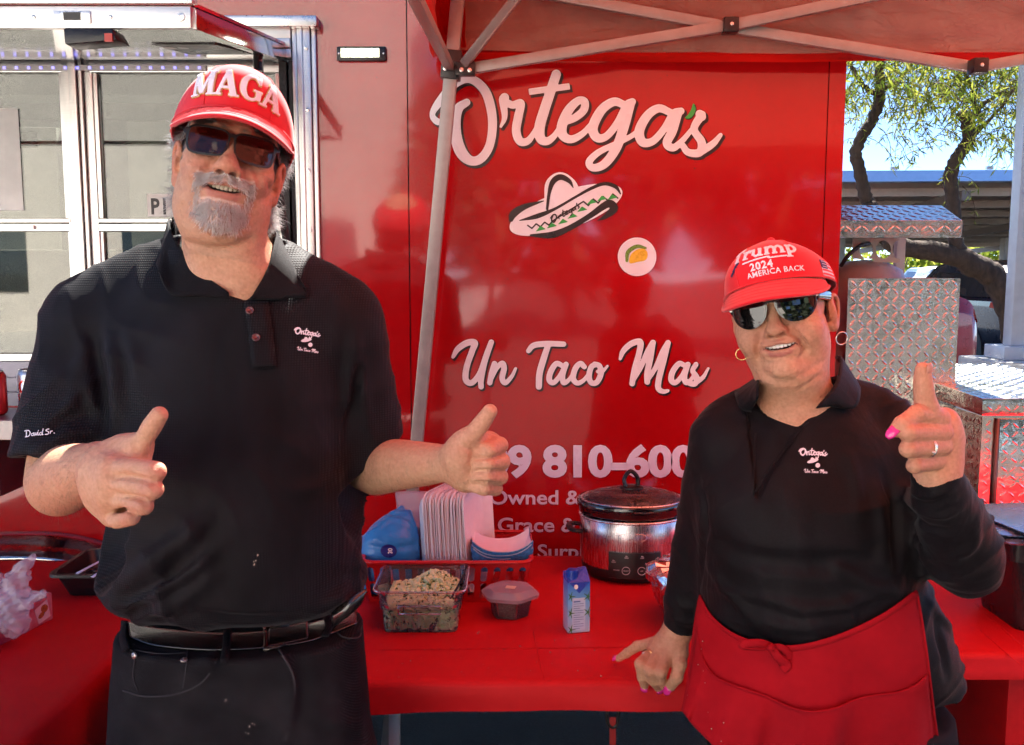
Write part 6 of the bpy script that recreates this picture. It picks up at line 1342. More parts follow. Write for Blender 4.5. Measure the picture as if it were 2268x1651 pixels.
for x in (-.020, .019): g = G(); c = kpt(ux+x, .040, .0068); g.tube([c+V(.0098*math.cos(a), 0, .0098*math.sin(a)) for a in np.linspace(0, 2*math.pi, 25)], .0008, 5, False); bt_ = g.build('button_ring', GREYP, pn); tv_, tf2 = text_mesh('SELECT' if x < 0 else 'OFF', .0042, .0001, 'CENTER'); mobj('lettering', np.array([kpt(ux+x+p[0], .0386+p[1], .0071) for p in tv_]), tf2, GREYP, pn)
for x, z_, t in [(-.050, .066, '8hr\nHIGH'), (-.019, .079, '4hr\nHIGH'), (.020, .079, '8hr\nLOW'), (.052, .066, '10hr\nLOW'), (-.043, .042, 'POWER'), (.045, .042, 'WARM')]:
    tv_, tf2 = text_mesh(t, .0042, .0001, 'CENTER'); mobj('lettering', np.array([kpt(ux+x+p[0], z_-.003+p[1], .0068) for p in tv_]), tf2, GREYP, pn)
tv_, tf2 = text_mesh('BELLA', .0135, .0002, 'CENTER', 1.35); mobj('embossed_name', np.array([kpt(ux-.004+p[0], .118+p[1], .0008) for p in tv_]), tf2, M('emboss_dark', (.25, .22, .24), .3, .8), ks)
for s in (-1, 1): g = G(); g.tube(spline([kpt(ux-.004+s*.005, .1325, .0008), kpt(ux-.004+s*.026, .1305, .0008), kpt(ux-.004+s*.036, .1225, .0008), kpt(ux-.004+s*.026, .1145, .0008), kpt(ux-.004+s*.005, .1125, .0008)], 4), .0006, 5); g.build('embossed_frame', ALU, ks)
# ---- foil covered bowl
fx_, fy2 = P(1535, 1290, 1.99)[0], 2.0; bw = thing('mixing_bowl', 'steel mixing bowl covered with crumpled foil beside the sleeve', 'bowl', (fx_, fy2, TZ)); rr_ = fx_-P(1438, 1270, 1.99)[0]
g = G(); g.lathe([(rr_*.45, .002), (rr_*.62, .012), (rr_*.86, .055), (rr_*.97, .095), (rr_*1.0, .112), (rr_*1.03, .114), (rr_*.99, .115)], (fx_, fy2, TZ), 56); g.build('bowl', STEEL2, bw, smooth=True)
rs6 = np.random.RandomState(6); g = G(); R_ = []
for k, (r_, z_) in enumerate([(1.07, .100), (1.06, .112), (1.02, .120), (.85, .126), (.6, .130), (.3, .132), (.02, .133)]):
    nn = 60; R_.append([(fx_+rr_*r_*(1+.03*rs6.randn()*(k < 2))*math.cos(a), fy2+rr_*r_*(1+.03*rs6.randn()*(k < 2))*math.sin(a), TZ+z_+.0035*rs6.randn()) for a in np.linspace(0, 2*math.pi, nn+1)[:-1]])
g.rings(R_, True, False); g.f.append([(len(R_)-1)*60+k for k in range(60)]); g.build('foil', M('foil', (.85, .83, .84), .16, 1.0, .04, 40, .5, 90, .004), bw, autosmooth=20)
# ---- left table: tray of cutlery, glove box
ut = thing('cutlery_tray', 'black plastic tray of cutlery on the left table', 'tray', (-1.0, 2.2, TZ)); TL = TZ-.002
a0 = PZ(138, 1322, TL+.001); tx0 = a0[0]; txc = tx0+.115; tyc = a0[1]+.085; R_ = [rrect(txc, tyc, .108, .078, .02, TL+.0015), rrect(txc, tyc, .130, .100, .024, TL+.060), rrect(txc, tyc, .140, .110, .026, TL+.060), rrect(txc, tyc, .141, .111, .026, TL+.0555), rrect(txc, tyc, .140, .110, .026, TL+.0625), rrect(txc, tyc, .128, .098, .024, TL+.0625), rrect(txc, tyc, .105, .075, .02, TL+.004)]
vessel(R_, 'tray', M('black_tray_plastic', (.010, .010, .011), .4), ut)
CUT = M('black_cutlery', (.02, .02, .024), .25); WCUT = M('white_cutlery', (.62, .64, .85), .3)
def spoon(nm, lab, p, ang, tilt, mat, L=.15, group='loose cutlery in the dark tray'):
    t = thing(nm, lab, 'cutlery', p, group); Rm = np.array((Matrix.Rotation(ang, 3, 'Z') @ Matrix.Rotation(tilt, 3, 'Y'))); f = lambda q: Rm@np.asarray(q, float)+p
    g = G(); g.tube([f((x, 0, .002*math.sin(x*20))) for x in np.linspace(0, L*.7, 8)], np.linspace(.0055, .0032, 8), 8, True, (1, .3)); g.build('handle', mat, t, smooth=True)
    g = G(); g.grid([[f((L*.7+L*.3*u, .0145*math.sin(math.pi*(.12+.86*u))**.7*v, -.005*math.sin(math.pi*u)*(1-v*v))) for v in np.linspace(-1, 1, 9)] for u in np.linspace(0, 1, 12)]); sheet_thick(g.build('bowl', mat, t, smooth=True), .0015)
zc_ = TL+.058
spoon('plastic_spoon', 'white plastic spoon lying across the dark cutlery', V(*P(172, 1297, 2.14)[:2], zc_+.006), math.radians(66), -.12, WCUT, .16); spoon('plastic_spoon', 'second white spoon, half hidden, nearest the sleeve side', V(*P(206, 1306, 2.12)[:2], zc_+.004), math.radians(74), -.12, WCUT, .15)
for k in range(9): spoon('plastic_knife', 'black plastic cutlery piece lying among others in the tray', V(tx0+.03+.020*k, tyc-.05+.02*math.sin(k*2), zc_-.014+.003*(k % 3)), math.radians(60+30*math.sin(k*4)), -.05, CUT, .14)
gx = thing('glove_box', 'pink and red cardboard box of poly gloves, end towards the camera', 'box', (-1.25, 1.75, TL)); n = N('box_print'); n.set(Base_Color=n.ramp(n.noise(30, 4), [(.35, (.42, .03, .08)), (.6, (.55, .20, .26))]), Roughness=.45); BOXP = n.m
e0, e1 = PZ(118, 1372, TL), PZ(-20, 1442, TL); e0, e1 = V(*e0[:2], TL+.001), V(*e1[:2], TL+.001); dl = unit(e1-e0); nl = V(dl[1], -dl[0], 0); nl = nl if nl[1] > 0 else -nl; Lb = .27; Wb = .125; Hb = .062
A = [e0, e0+dl*Lb, e0+dl*Lb+nl*Wb, e0+nl*Wb]; g = G(); g.hexa(A, [p+V(0, 0, Hb) for p in A]); bxo = g.build('carton', BOXP, gx, bevel=.002)
g = G(); g.hexa([p+V(0, 0, Hb+.0008)+(q) for p, q in zip(A, (dl*.004+nl*.004, -dl*.004+nl*.004, -dl*.004-nl*.004, dl*.004-nl*.004))], [p+V(0, 0, Hb+.0016)+(q) for p, q in zip(A, (dl*.004+nl*.004, -dl*.004+nl*.004, -dl*.004-nl*.004, dl*.004-nl*.004))]); g.build('top_label', M('label_pale', (.62, .52, .58), .4, 0, .1, 40), bxo)
mpb = lambda q, h: np.array([e0+dl*a+nl*b_+V(0, 0, Hb+.0020+h) for a, b_ in q])
v, f = Ink().ell((.085, .028), (.050, .013)).mesh(.002, mpb); mobj('oval_mark', v, f, M('plum_print', (.10, .012, .04), .4), bxo); tv_, tf2 = text_mesh('POLY', .021, .0006, 'CENTER', 1.1); v = mpb(np.column_stack([.085-tv_[:, 0], .028-tv_[:, 1]+.007]), .0006); mobj('lettering', v, tf2, WHITEV, bxo)
mps = lambda q, h: np.array([e0+dl*a-nl*(.0006+h)+V(0, 0, b_) for a, b_ in q]); v, f = Ink().poly([(.008, .010), (.045, .004), (.055, .040), (.016, .052)]).mesh(.002, mps); mobj('picture_panel', v, f, M('label_pale', (.62, .52, .58), .4), bxo)
v, f = Ink().ell((.026, .034), (.011, .009), .4).ell((.036, .022), (.010, .006), -.3).mesh(.0015, lambda q, h: mps(q, .0006)); mobj('food_picture', v, f, M('print_brown', (.32, .10, .03), .4, 0, .5, 200), bxo)
v, f = Ink().ell((.19, .030), (.034, .013)).mesh(.002, mps); mobj('oval_mark', v, f, M('plum_print', (.10, .012, .04), .4), bxo); tv_, tf2 = text_mesh('POLY', .019, .0006, 'CENTER', 1.1); v = mps(np.column_stack([.19-tv_[:, 0]*-1*-1, .030+tv_[:, 1]-.007]), .0006); v = mps(np.column_stack([.19-tv_[:, 0], .030+tv_[:, 1]-.007]), .0006); mobj('lettering', v, [k[::-1] for k in tf2], WHITEV, bxo)
gv_ = Body(); gc = P(30, 1350, 1.86)
gv_.chain([(P(30, 1380, 1.86), .030), (P(25, 1330, 1.88), .034), (P(40, 1280, 1.90), .022)], k=.02); gv_.chain([(P(30, 1300, 1.89), .016), (P(50, 1262, 1.90), .013), (P(68, 1238, 1.91), .009)], k=.012); gv_.chain([(P(45, 1350, 1.87), .014), (P(75, 1325, 1.87), .008), (P(95, 1318, 1.87), .007)], k=.010); gv_.chain([(P(0, 1320, 1.88), .022), (P(-20, 1260, 1.9), .013)], k=.012)
v, Q_ = gv_.skin(.0035, V(-1.2, 1.75, .72), V(-.88, 2.0, .98)); nn_ = vnormals(v, Q_); v = v+nn_*(.0035*np.sin(v@V(170, 90, 120)+2*np.sin(v@V(60, -110, 95)))+.002*np.sin(v@V(-310, 200, 260)))[:, None]; tag(qmesh('plastic_glove', v, Q_, FILM), 'clear crumpled plastic glove pulled half out of its box', 'glove')
# ---- cans on the serving counter
def can(x, y, lab, body_m, mark):
    t = thing('drink_can', lab, 'can', (x, y, CZ), 'drink cans on the serving counter'); g = G(); g.lathe([(.024, 0), (.031, .006), (.033, .012), (.033, .104), (.028, .114), (.0265, .116)], (x, y, CZ), 40); o = g.build('body', body_m, t, smooth=True); g = G(); g.lathe([(.0265, .1162), (.0275, .119), (.0255, .1185), (.0245, .1155), (0, .1150)], (x, y, CZ), 32); g.build('lid', ALU, t, smooth=True)
    def fm(q, h): return np.array([(x+(.0334)*math.sin(a/.033), y-(.0334)*math.cos(a/.033), CZ+b_) for a, b_ in q])
    if mark: v, f = Ink().ell((.004, .074), (.022, .021)).ell((.004, .074), (.016, .015), 0, 's').mesh(.0018, fm); mobj('ring_mark', v, f, M('can_red', (.55, .02, .02), .25, .5), o); v, f = Ink().bar((-.020, .012), (-.020, .055), .005).mesh(.0018, fm); mobj('print', v, f, M('can_red', (.55, .02, .02), .25, .5), o)
q = PZ(72, 915, CZ); can(q[0], q[1], 'silver drink can with a red ring, nearest the sleeve', M('can_silver', (.70, .74, .80), .28, .8, .05, 20), True); can(q[0]+.045, q[1]+.085, 'red drink can behind the silver one', M('can_red', (.55, .02, .02), .25, .5), False); q = PZ(-12, 920, CZ); can(q[0], q[1], 'red drink can at the very edge of the picture', M('can_red', (.55, .02, .02), .25, .5), False)
# ---- right edge: pan with lids, hose on the ground, red strap under the table
pp_ = thing('food_pan', 'black pan with stacked blue grey lids at the right edge', 'pan', (1.13, 1.85, TZ)); xr = P(2236, 1080, 1.92)[0]
R_ = [rrect(xr+.16, 2.02, .115, .085, .02, TZ+.002), rrect(xr+.16, 2.02, .140, .105, .02, TZ+.16), rrect(xr+.16, 2.02, .153, .118, .02, TZ+.165), rrect(xr+.16, 2.02, .153, .118, .02, TZ+.205), rrect(xr+.16, 2.02, .14, .105, .02, TZ+.205)]
vessel(R_, 'pan', M('dark_pan', (.02, .014, .016), .3), pp_)
for k, (dx_, ang) in enumerate([(-.015, 4), (0, -6), (.01, 9)]):
    c_, s2 = math.cos(math.radians(ang)), math.sin(math.radians(ang)); R_ = []
    for hx_, hy_, z_ in [(.165, .125, 0), (.168, .128, .004), (.150, .11, .007)]: q = rrect(0, 0, hx_, hy_, .02, TZ+.208+.011*k+z_); R_.append(np.column_stack([xr+.16+dx_+q[:, 0]*c_-q[:, 1]*s2, 2.02+q[:, 0]*s2+q[:, 1]*c_, q[:, 2]]))
    g = G(); g.rings(R_, True, True); g.build('pan_lid', M('lid_blue_steel', (.35, .48, .62), .25, .8, .1, 10), pp_, autosmooth=40)
hp = [PZ(2120, 1700, .02), PZ(2190, 1635, .04), PZ(2240, 1602, .06), PZ(2300, 1580, .05)]; g = G(); g.tube(spline([V(*p[:2], z_) for p, z_ in zip(hp, (.012, .03, .04, .02))], 8), .008, 10); g.tube(spline([PZ(2170, 1690, .012), PZ(2210, 1650, .02), PZ(2280, 1630, .02)], 8), .006, 10); tag(g.build('red_cord', M('red_cord', (.55, .015, .015), .25), None, smooth=True), 'glossy red cord coiled on the asphalt at the lower right', 'cord')
ss = thing('hook_strap', 'red strap with a black forked end hanging under the table', 'strap', (.2, 2.0, 0)); ysb = 1.95; g = G(); g.grid([[P(1350+a, y_, ysb) for a in (0, 8, 14)] for y_ in (1588, 1600, 1700)]); sheet_thick(g.build('webbing', M('red_webbing', (.42, .02, .02), .6), ss), .002)
g = G(); g.tube(spline([P(1344, 1575, ysb), P(1346, 1600, ysb), P(1357, 1612, ysb), P(1368, 1600, ysb), P(1370, 1572, ysb)], 5), .004, 8); g.tube(spline([P(1357, 1575, ysb), P(1358, 1540, ysb)], 4), .003, 8); g.build('hook', BLACKP, ss, smooth=True)
# crumbs on the cloth
g = G()
for k in range(40):
    p = PZ(rs4.uniform(830, 1500), rs4.uniform(1400, 1500), TZ+.001); r_ = rs4.uniform(.0006, .0018); g.lathe([(0, 0), (r_, 0), (r_*.6, r_*.7), (0, r_*.8)], p, 6)
tag(g.build('crumb', M('crumb', (.5, .45, .36), .8)), 'scattered food crumbs on the red tablecloth', 'crumbs', kind='stuff')
# ================================================================== the man
man = person('person', 'grey bearded man in black polo shirt and red cap giving two thumbs up', (-.42, 1.5, 0))
SKIN = skin_mat('skin_man', .28)
HR = rotm(18, 6, 11); eye = P(513, 322, 1.36); HT = eye-HR@V(0, -.088, -.002)
hl = face(.885, .855, .0, 1.08, 1.18, True)
mb = hl.xform(HR, HT)
def hw(x, y, z): return HR@V(x, y, z)+HT
# neck, hidden trunk, arms
mb.chain([(hw(0, .012, -.07), .060), (P(500, 560, 1.47), .066), (P(505, 640, 1.49), .080), (V(P(505, 700, 1.5)[0], 1.505, 1.38), .03)], k=.03)
mb.chain([(hw(-.03, -.03, -.10), .030), (P(480, 570, 1.42), .030)], k=.03); mb.chain([(hw(.03, -.03, -.10), .030), (P(545, 580, 1.42), .030)], k=.03)
mb.ell(P(540, 640, 1.475), (.10, .075, .07), k=.03)
SHL, ELL, WRL = P(195, 720, 1.50), P(128, 1066, 1.385), P(220, 1034, 1.19)
SHR, ELR, WRR = P(765, 715, 1.50), P(818, 1032, 1.53), P(1004, 1026, 1.35)
mb.chain([(P(505, 720, 1.5), .025), (SHL, .025)], k=.02); mb.chain([(P(505, 720, 1.5), .025), (SHR, .025)], k=.02)
mb.chain([(SHL, .025), (SHL+(ELL-SHL)*.4, .028), (SHL+(ELL-SHL)*.65, .047), (ELL, .047), (ELL+(WRL-ELL)*.30, .0485), (ELL+(WRL-ELL)*.65, .040), (WRL, .0305)], k=.02, smooth=3)
mb.chain([(SHR, .025), (SHR+(ELR-SHR)*.4, .028), (SHR+(ELR-SHR)*.65, .044), (ELR, .044), (ELR+(WRR-ELR)*.35, .0415), (ELR+(WRR-ELR)*.7, .0335), (WRR, .0255)], k=.02, smooth=3)
# right hand (left in the picture)
def HL(cx, cy, Y): return P(cx*.2564, 799.3+cy*.2564, Y)
mb.chain([(WRL, .029), (HL(900, 960, 1.14), .028)], k=.015)
mb.chain([(HL(900, 930, 1.130), .024), (HL(985, 945, 1.105), .0215)], k=.016); mb.chain([(HL(890, 1040, 1.125), .022), (HL(975, 1070, 1.100), .0200)], k=.016)
mb.chain([(HL(890, 1140, 1.130), .021), (HL(955, 1190, 1.108), .0185)], k=.016); mb.chain([(HL(900, 1210, 1.14), .020), (HL(975, 1330, 1.12), .0160)], k=.016)
mb.chain([(HL(930, 1010, 1.15), .030), (HL(1080, 1060, 1.15), .026), (HL(1060, 1230, 1.155), .022)], k=.02)
fg = [((985, 940, 1.103), (1180, 925, 1.076), (1345, 958, 1.058), (1330, 1000, 1.100), (1200, 1015, 1.135), .0115), ((975, 1075, 1.098), (1160, 1075, 1.072), (1325, 1112, 1.055), (1300, 1130, 1.098), (1190, 1130, 1.135), .0112), ((955, 1195, 1.106), (1100, 1200, 1.082), (1245, 1255, 1.066), (1220, 1260, 1.105), (1120, 1250, 1.14), .0105), ((975, 1335, 1.118), (1030, 1360, 1.096), (1120, 1362, 1.080), (1120, 1350, 1.115), (1060, 1340, 1.145), .0092)]
fg[3] = ((960, 1320, 1.122), (1010, 1385, 1.098), (1135, 1352, 1.080), (1130, 1335, 1.115), (1060, 1320, 1.145), .0098)
for a, m_, b, c, d, r in fg: mb.chain([(HL(*a), r*1.28), (HL(*m_), r*1.0), (HL(*b), r*1.08), (HL(*c), r*.95), (HL(*d), r*.8)], k=.003)
mb.chain([(HL(930, 850, 1.150), .021), (HL(1060, 770, 1.140), .0205), (HL(1200, 735, 1.120), .0165), (HL(1255, 660, 1.112), .0118), (HL(1310, 570, 1.106), .0122), (HL(1375, 470, 1.100), .0108)], k=.014, smooth=3)
mb.chain([(HL(1200, 760, 1.125), .014), (HL(1215, 860, 1.118), .012)], k=.012)
# left hand (right in the picture)
def HRr(cx, cy, Y): return P(470.2+cx*.4556, 423.1+cy*.4556, Y)
mb.chain([(WRR, .025), (HRr(1215, 1330, 1.335), .027)], k=.015)
mb.chain([(HRr(1215, 1270, 1.325), .024), (HRr(1250, 1300, 1.335), .026), (HRr(1240, 1390, 1.34), .023)], k=.02)
mb.chain([(HRr(1250, 1260, 1.36), .026), (HRr(1330, 1250, 1.385), .022)], k=.02); mb.chain([(HRr(1250, 1360, 1.365), .026), (HRr(1330, 1370, 1.385), .022)], k=.02); mb.chain([(HRr(1340, 1250, 1.385), .021), (HRr(1335, 1370, 1.385), .020)], k=.02)
fr_ = [((1345, 1225, 1.372), (1396, 1238, 1.335), (1345, 1262, 1.309), (1290, 1280, 1.316), .0118), ((1350, 1300, 1.372), (1406, 1316, 1.333), (1340, 1328, 1.306), (1275, 1332, 1.314), .0118), ((1345, 1370, 1.372), (1398, 1390, 1.335), (1330, 1390, 1.308), (1265, 1386, 1.316), .0112), ((1335, 1420, 1.372), (1375, 1447, 1.340), (1320, 1446, 1.314), (1270, 1436, 1.320), .0102)]
for a, b, c, d, r in fr_: mb.chain([(HRr(*a), r*1.2), (HRr(*b), r*1.05), (HRr(*c), r), (HRr(*d), r*.92)], k=.0014, kin=.004)
mb.chain([(HRr(1195, 1290, 1.330), .021), (HRr(1225, 1225, 1.318), .0195), (HRr(1270, 1178, 1.308), .0138), (HRr(1310, 1130, 1.304), .0128), (HRr(1350, 1072, 1.300), .0108)], k=.012, smooth=3)
mb.chain([(HRr(1280, 1190, 1.325), .013), (HRr(1320, 1215, 1.35), .013)], k=.01)
for (a, b) in [((1205, 1235), (1262, 1265)), ((1262, 1235), (1268, 1290)), ((1262, 1300), (1240, 1340)), ((1245, 1355), (1238, 1400))]:
    wrinkle(mb, [HRr(*a, 1.3) if False else (470.2+a[0]*.4556, 423.1+a[1]*.4556), (470.2+(a[0]+b[0])/2*.4556, 423.1+(a[1]+b[1])/2*.4556), (470.2+b[0]*.4556, 423.1+b[1]*.4556)], .0018, .004, 's', .004)
for a, m_, b in [((1285, 1303), (1350, 1298), (1412, 1281)), ((1270, 1362), (1340, 1360), (1412, 1356)), ((1270, 1414), (1330, 1420), (1398, 1424)), ((1262, 1275), (1258, 1340), (1256, 1420))]: wrinkle(mb, [(470.2+p[0]*.4556, 423.1+p[1]*.4556) for p in (a, m_, b)], .0034, .0026, 's', .0022)
def HC(a, b, h=.0016, r=.003): wrinkle(mb, [(p[0]*.2564, 799.3+p[1]*.2564) for p in (a, ((a[0]+b[0])/2, (a[1]+b[1])/2+3), b)], h, r, 's', .004)
for a, b in [((1120, 985), (1330, 1035)), ((1100, 1150), (1300, 1195)), ((1060, 1290), (1230, 1325)), ((1000, 990), (1120, 1000)), ((960, 1130), (1090, 1150)), ((930, 1260), (1050, 1290)), ((1165, 700), (1185, 790)), ((1200, 640), (1250, 690)), ((1330, 470), (1400, 545))]: HC(a, b)
for a, b in [((1345, 890), (1375, 960)), ((1320, 1060), (1350, 1130)), ((1240, 1205), (1270, 1270))]: HC(a, b, .0009, .0025)
def MC(pts, h=.0018, r=.0035, op='s', k=.005): wrinkle(mb, [(282.1+a*.28477, 94+b*.28477) for a, b in pts], h*1.7, r, op, k)
MC([(690, 930), (640, 985), (600, 1050), (590, 1120)], .0022, .004); MC([(965, 960), (1010, 1030), (1035, 1110)], .0022, .004); MC([(1090, 1080), (1110, 1150), (1085, 1230)], .0020, .004); MC([(1060, 1230), (1100, 1210), (1140, 1160)], .0014, .003)
MC([(430, 880), (400, 930), (395, 990)], .0010, .003); MC([(480, 925), (560, 950), (640, 940)], .0012, .003); MC([(980, 985), (1060, 1000), (1130, 980)], .0012, .003); MC([(440, 960), (520, 1000), (580, 1010)], .0010, .003)
MC([(420, 1290), (500, 1420), (600, 1500), (760, 1540)], .0020, .006, 's', .012); MC([(470, 1560), (640, 1610), (820, 1600), (960, 1540)], .0016, .005, 's', .01); MC([(720, 610), (760, 600), (790, 625)], .0010, .003)
lo = V(-.83, .98, 1.0); hi = V(.06, 1.70, 1.92)
vs, Q = mb.skin(.0023, lo, hi, smooth=1)
loc = (vs-HT)@HR                       # head coordinates of every vertex
ishead = (np.abs(loc[:, 0]) < .12) & (np.abs(loc[:, 1]) < .14) & (loc[:, 2] > -.16) & (loc[:, 2] < .14)
rs0 = np.random.RandomState(1); c = np.tile(V(.68, .40, .255), (len(vs), 1))*(1+.03*rs0.randn(len(vs), 1))
def hd(m): return np.where(ishead, m, 0)
x_l, y_l, z_l = loc.T
c = blend(c, hd(near(loc, [(-.03, -.10, -.036), (0, -.118, -.036), (.03, -.10, -.036)], .012, .03))*.5, (.56, .21, .14)); c = blend(c, hd(near(loc, [(-.05, -.075, -.04), (-.03, -.09, -.05)], .01, .03))*.45, (.55, .22, .15)); c = blend(c, hd(near(loc, [(.05, -.075, -.04), (.03, -.09, -.05)], .01, .03))*.45, (.55, .22, .15))
c = blend(c, hd((np.abs(loc[:, 0]) > .071) & (loc[:, 2] > -.07) & (loc[:, 2] < .02))*.6, (.62, .20, .12))
c = blend(c, hd(near(loc, [(-.03, -.085, -.061), (-.016, -.099, -.062), (0, -.104, -.0605), (.016, -.099, -.062), (.03, -.085, -.061)], .003, .007))*.6, (.46, .16, .13)); c = blend(c, hd(near(loc, [(-.028, -.085, -.063), (-.016, -.097, -.078), (0, -.100, -.0805), (.016, -.097, -.078), (.028, -.085, -.063)], .004, .009))*.85, (.52, .16, .14))
inm = hd(((loc[:, 0]/.03)**2+((loc[:, 2]+.0695)/.0085)**2 < 1) & (loc[:, 1] > -.0955)); c = blend(c, inm*1.0, (.10, .02, .02))
c = blend(c, hd(near(loc, [(-.047, -.078, .020), (-.03, -.094, .023), (-.012, -.098, .019)], .003, .007))*.55, (.16, .11, .09)); c = blend(c, hd(near(loc, [(.047, -.078, .020), (.03, -.094, .023), (.012, -.098, .019)], .003, .007))*.55, (.16, .11, .09))
for s in (-1, 1):
    c = blend(c, hd(near(loc, [(s*.019, -.0885, -.0035), (s*.032, -.0935, -.0035), (s*.046, -.083, -.0055)], .0016, .0032))*.95, (.03, .02, .018)); c = blend(c, hd(near(loc, [(s*.0082, -.108, -.0475), (s*.0085, -.102, -.046)], .0042, .0062))*.85, (.05, .015, .012))  # dark lid line; shade in the nostrils painted into the vertex colour
stub = hd((loc[:, 2] < -.045) & (loc[:, 1] < .02)); c = blend(c, stub*.30*rs0.uniform(.3, 1.4, len(vs)).clip(0, 1), (.30, .19, .15))
c = blend(c, hd(((x_l/.037)**2+((z_l+.098)/.030)**2 < rs0.uniform(.6, 1.1, len(vs))) & (y_l < -.04) & (z_l < -.084))*.75, (.82, .66, .58)); c = blend(c, hd((np.abs(x_l) < .04) & (z_l > -.060) & (z_l < -.049) & (y_l < -.08))*.8, (.78, .64, .56))
kn = near(vs, [HL(*f[2]) for f in fg], .008, .022); c = blend(c, kn*.5, (.60, .24, .17)); kn = near(vs, [HRr(*f[1]) for f in fr_], .006, .02); c = blend(c, kn*.4, (.60, .25, .18))
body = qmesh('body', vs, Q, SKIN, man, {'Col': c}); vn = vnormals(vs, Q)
TEETH = M('tooth_enamel', (.72, .62, .47), .25, 0, .06, 200, Coat_Weight=.3); teeth(body, HR, HT, 10, .0255, -.0925, -.0665, .0090, TEETH, .012)
rs = np.random.RandomState(11)
# ---- hair and beard
def pick(mask, k): idx = np.nonzero(mask)[0]; return rs.choice(idx, k, replace=len(idx) < k)
BEARD = hair_mat('beard_hair', (.58, .52, .48), (.96, .91, .86), (1, 1, .98)); HAIRW = hair_mat('grey_hair', (.16, .15, .15), (.42, .42, .43), (.80, .80, .82))
x, y, z = loc.T
goat = ishead & (y < -.045) & (z < -.086) & (((x/.037)**2+((z+.100)/.030)**2) < rs.uniform(.55, 1.12, len(x)))
side = ishead & (y < -.05) & (np.abs(x) > .0315+rs.uniform(-.002, .002, len(x))) & (np.abs(x) < .0425+rs.uniform(-.005, .002, len(x))) & (z < -.056) & (z > -.11)
mous = ishead & (y < -.075) & (np.abs(x) < .040) & (z < -.0490-.10*np.maximum(0, np.abs(x)-.022)) & (z > -.0615-.35*np.maximum(0, np.abs(x)-.016)) & (np.abs(x) > .001)
def grow(nm, mask, k, ln, r, mat, dirf, bend, bk, curl, seg=4):
    i = pick(mask, k); p = vs[i]+rs.normal(0, .0008, (k, 3))-vn[i]*.0008; d = dirf(loc[i], vn[i]); d /= np.linalg.norm(d, axis=1)[:, None]
    return strands(nm, p, d, rs.uniform(ln*.6, ln*1.25, k), rs.uniform(r*.7, r*1.3, k), mat, body, rs, bend, bk, curl, seg)
dn = HR@V(0, -.15, -1)
grow('goatee', goat, 1500, .0130, .00046, BEARD, lambda l, n_: n_*.8+dn*.9+(HR@np.stack([-l[:, 0]*8, l[:, 0]*0, l[:, 0]*0])).T*.5, dn, .7, .18)
grow('goatee', side, 420, .009, .0004, BEARD, lambda l, n_: n_*.6+dn*1.0, dn, .5, .15)
grow('moustache', mous, 900, .0105, .00045, BEARD, lambda l, n_: n_*.7+dn*.6+(HR@np.stack([np.sign(l[:, 0])*.9, l[:, 0]*0, l[:, 0]*0])).T, dn, .6, .14)
eyeb = ishead & (near(loc, [(-.048, -.076, .020), (-.03, -.092, .024), (-.012, -.096, .019)], .003, .006) > .3) | ishead & (near(loc, [(.048, -.076, .020), (.03, -.092, .024), (.012, -.096, .019)], .003, .006) > .3)
grow('eyebrow', eyeb, 500, .010, .00035, hair_mat('brow_hair', (.05, .04, .035), (.14, .12, .11), (.35, .33, .32)), lambda l, n_: n_*.4+(HR@np.stack([np.sign(l[:, 0])*.9, l[:, 0]*0+.2, l[:, 0]*0+.25])).T, dn, .3, .12)
ear = (np.abs(x) > .066) & (y > -.004) & (y < .038) & (z > -.058) & (z < .014)
temple = ishead & ~ear & (np.abs(x) > .053) & (y > -.030) & (y < .005) & (z > -.016) & (z < .045)
grow('sideburn_hair', temple, 2200, .024, .0005, hair_mat('side_hair', (.10, .10, .105), (.24, .24, .25), (.50, .50, .52)), lambda l, n_: n_*.22+(HR@np.stack([l[:, 0]*0, l[:, 0]*0+.9, l[:, 0]*0-.55])).T, HR@V(0, .6, -1), .6, .06)
backh = ishead & ~ear & (y > .034) & (z < .045) & (z > -.075)
grow('side_hair', backh, 5200, .044, .0005, HAIRW, lambda l, n_: n_*.75+(HR@np.stack([np.sign(l[:, 0])*.35, l[:, 0]*0+.1, l[:, 0]*0-.55])).T, HR@V(0, .0, -1), .9, .30, 5)
fuzz = ishead & ~ear & (np.abs(x) > .050) & (y > .036) & (z < .035) & (z > -.085)
grow('side_hair', fuzz, 2200, .040, .00042, hair_mat('white_hair', (.55, .55, .55), (.75, .75, .75), (.9, .9, .9)), lambda l, n_: n_*1.0+rs.normal(0, .35, n_.shape)+(HR@np.stack([np.sign(l[:, 0])*.5, l[:, 0]*0, l[:, 0]*0-.35])).T, HR@V(0, 0, -1), .5, .34, 5)
# forearm hair
def armmask(a, b, r): return (near(vs, [a, b], r, r+.004) > .5)
fa = armmask(ELL, WRL, .052) & ((vs-ELL)@unit(WRL-ELL) > -.01); i = pick(fa, 900)
strands('arm_hair', vs[i]-vn[i]*.0004, unit(WRL-ELL)*.7+vn[i]*.45+V(0, 0, -.2), rs.uniform(.008, .018, len(i)), np.full(len(i), .00016), hair_mat('arm_hair', (.10, .06, .04), (.16, .10, .07), (.4, .32, .26)), body, rs, (0, 0, -1), .4, .12)
fa = armmask(ELR, WRR, .046) & ((vs-ELR)@unit(WRR-ELR) > .02); i = pick(fa, 650)
strands('arm_hair', vs[i]-vn[i]*.0004, unit(WRR-ELR)*.7+vn[i]*.4+V(0, 0, -.3), rs.uniform(.008, .016, len(i)), np.full(len(i), .00015), hair_mat('arm_hair2', (.10, .06, .04), (.16, .10, .07), (.35, .28, .22)), body, rs, (0, 0, -1), .4, .12)
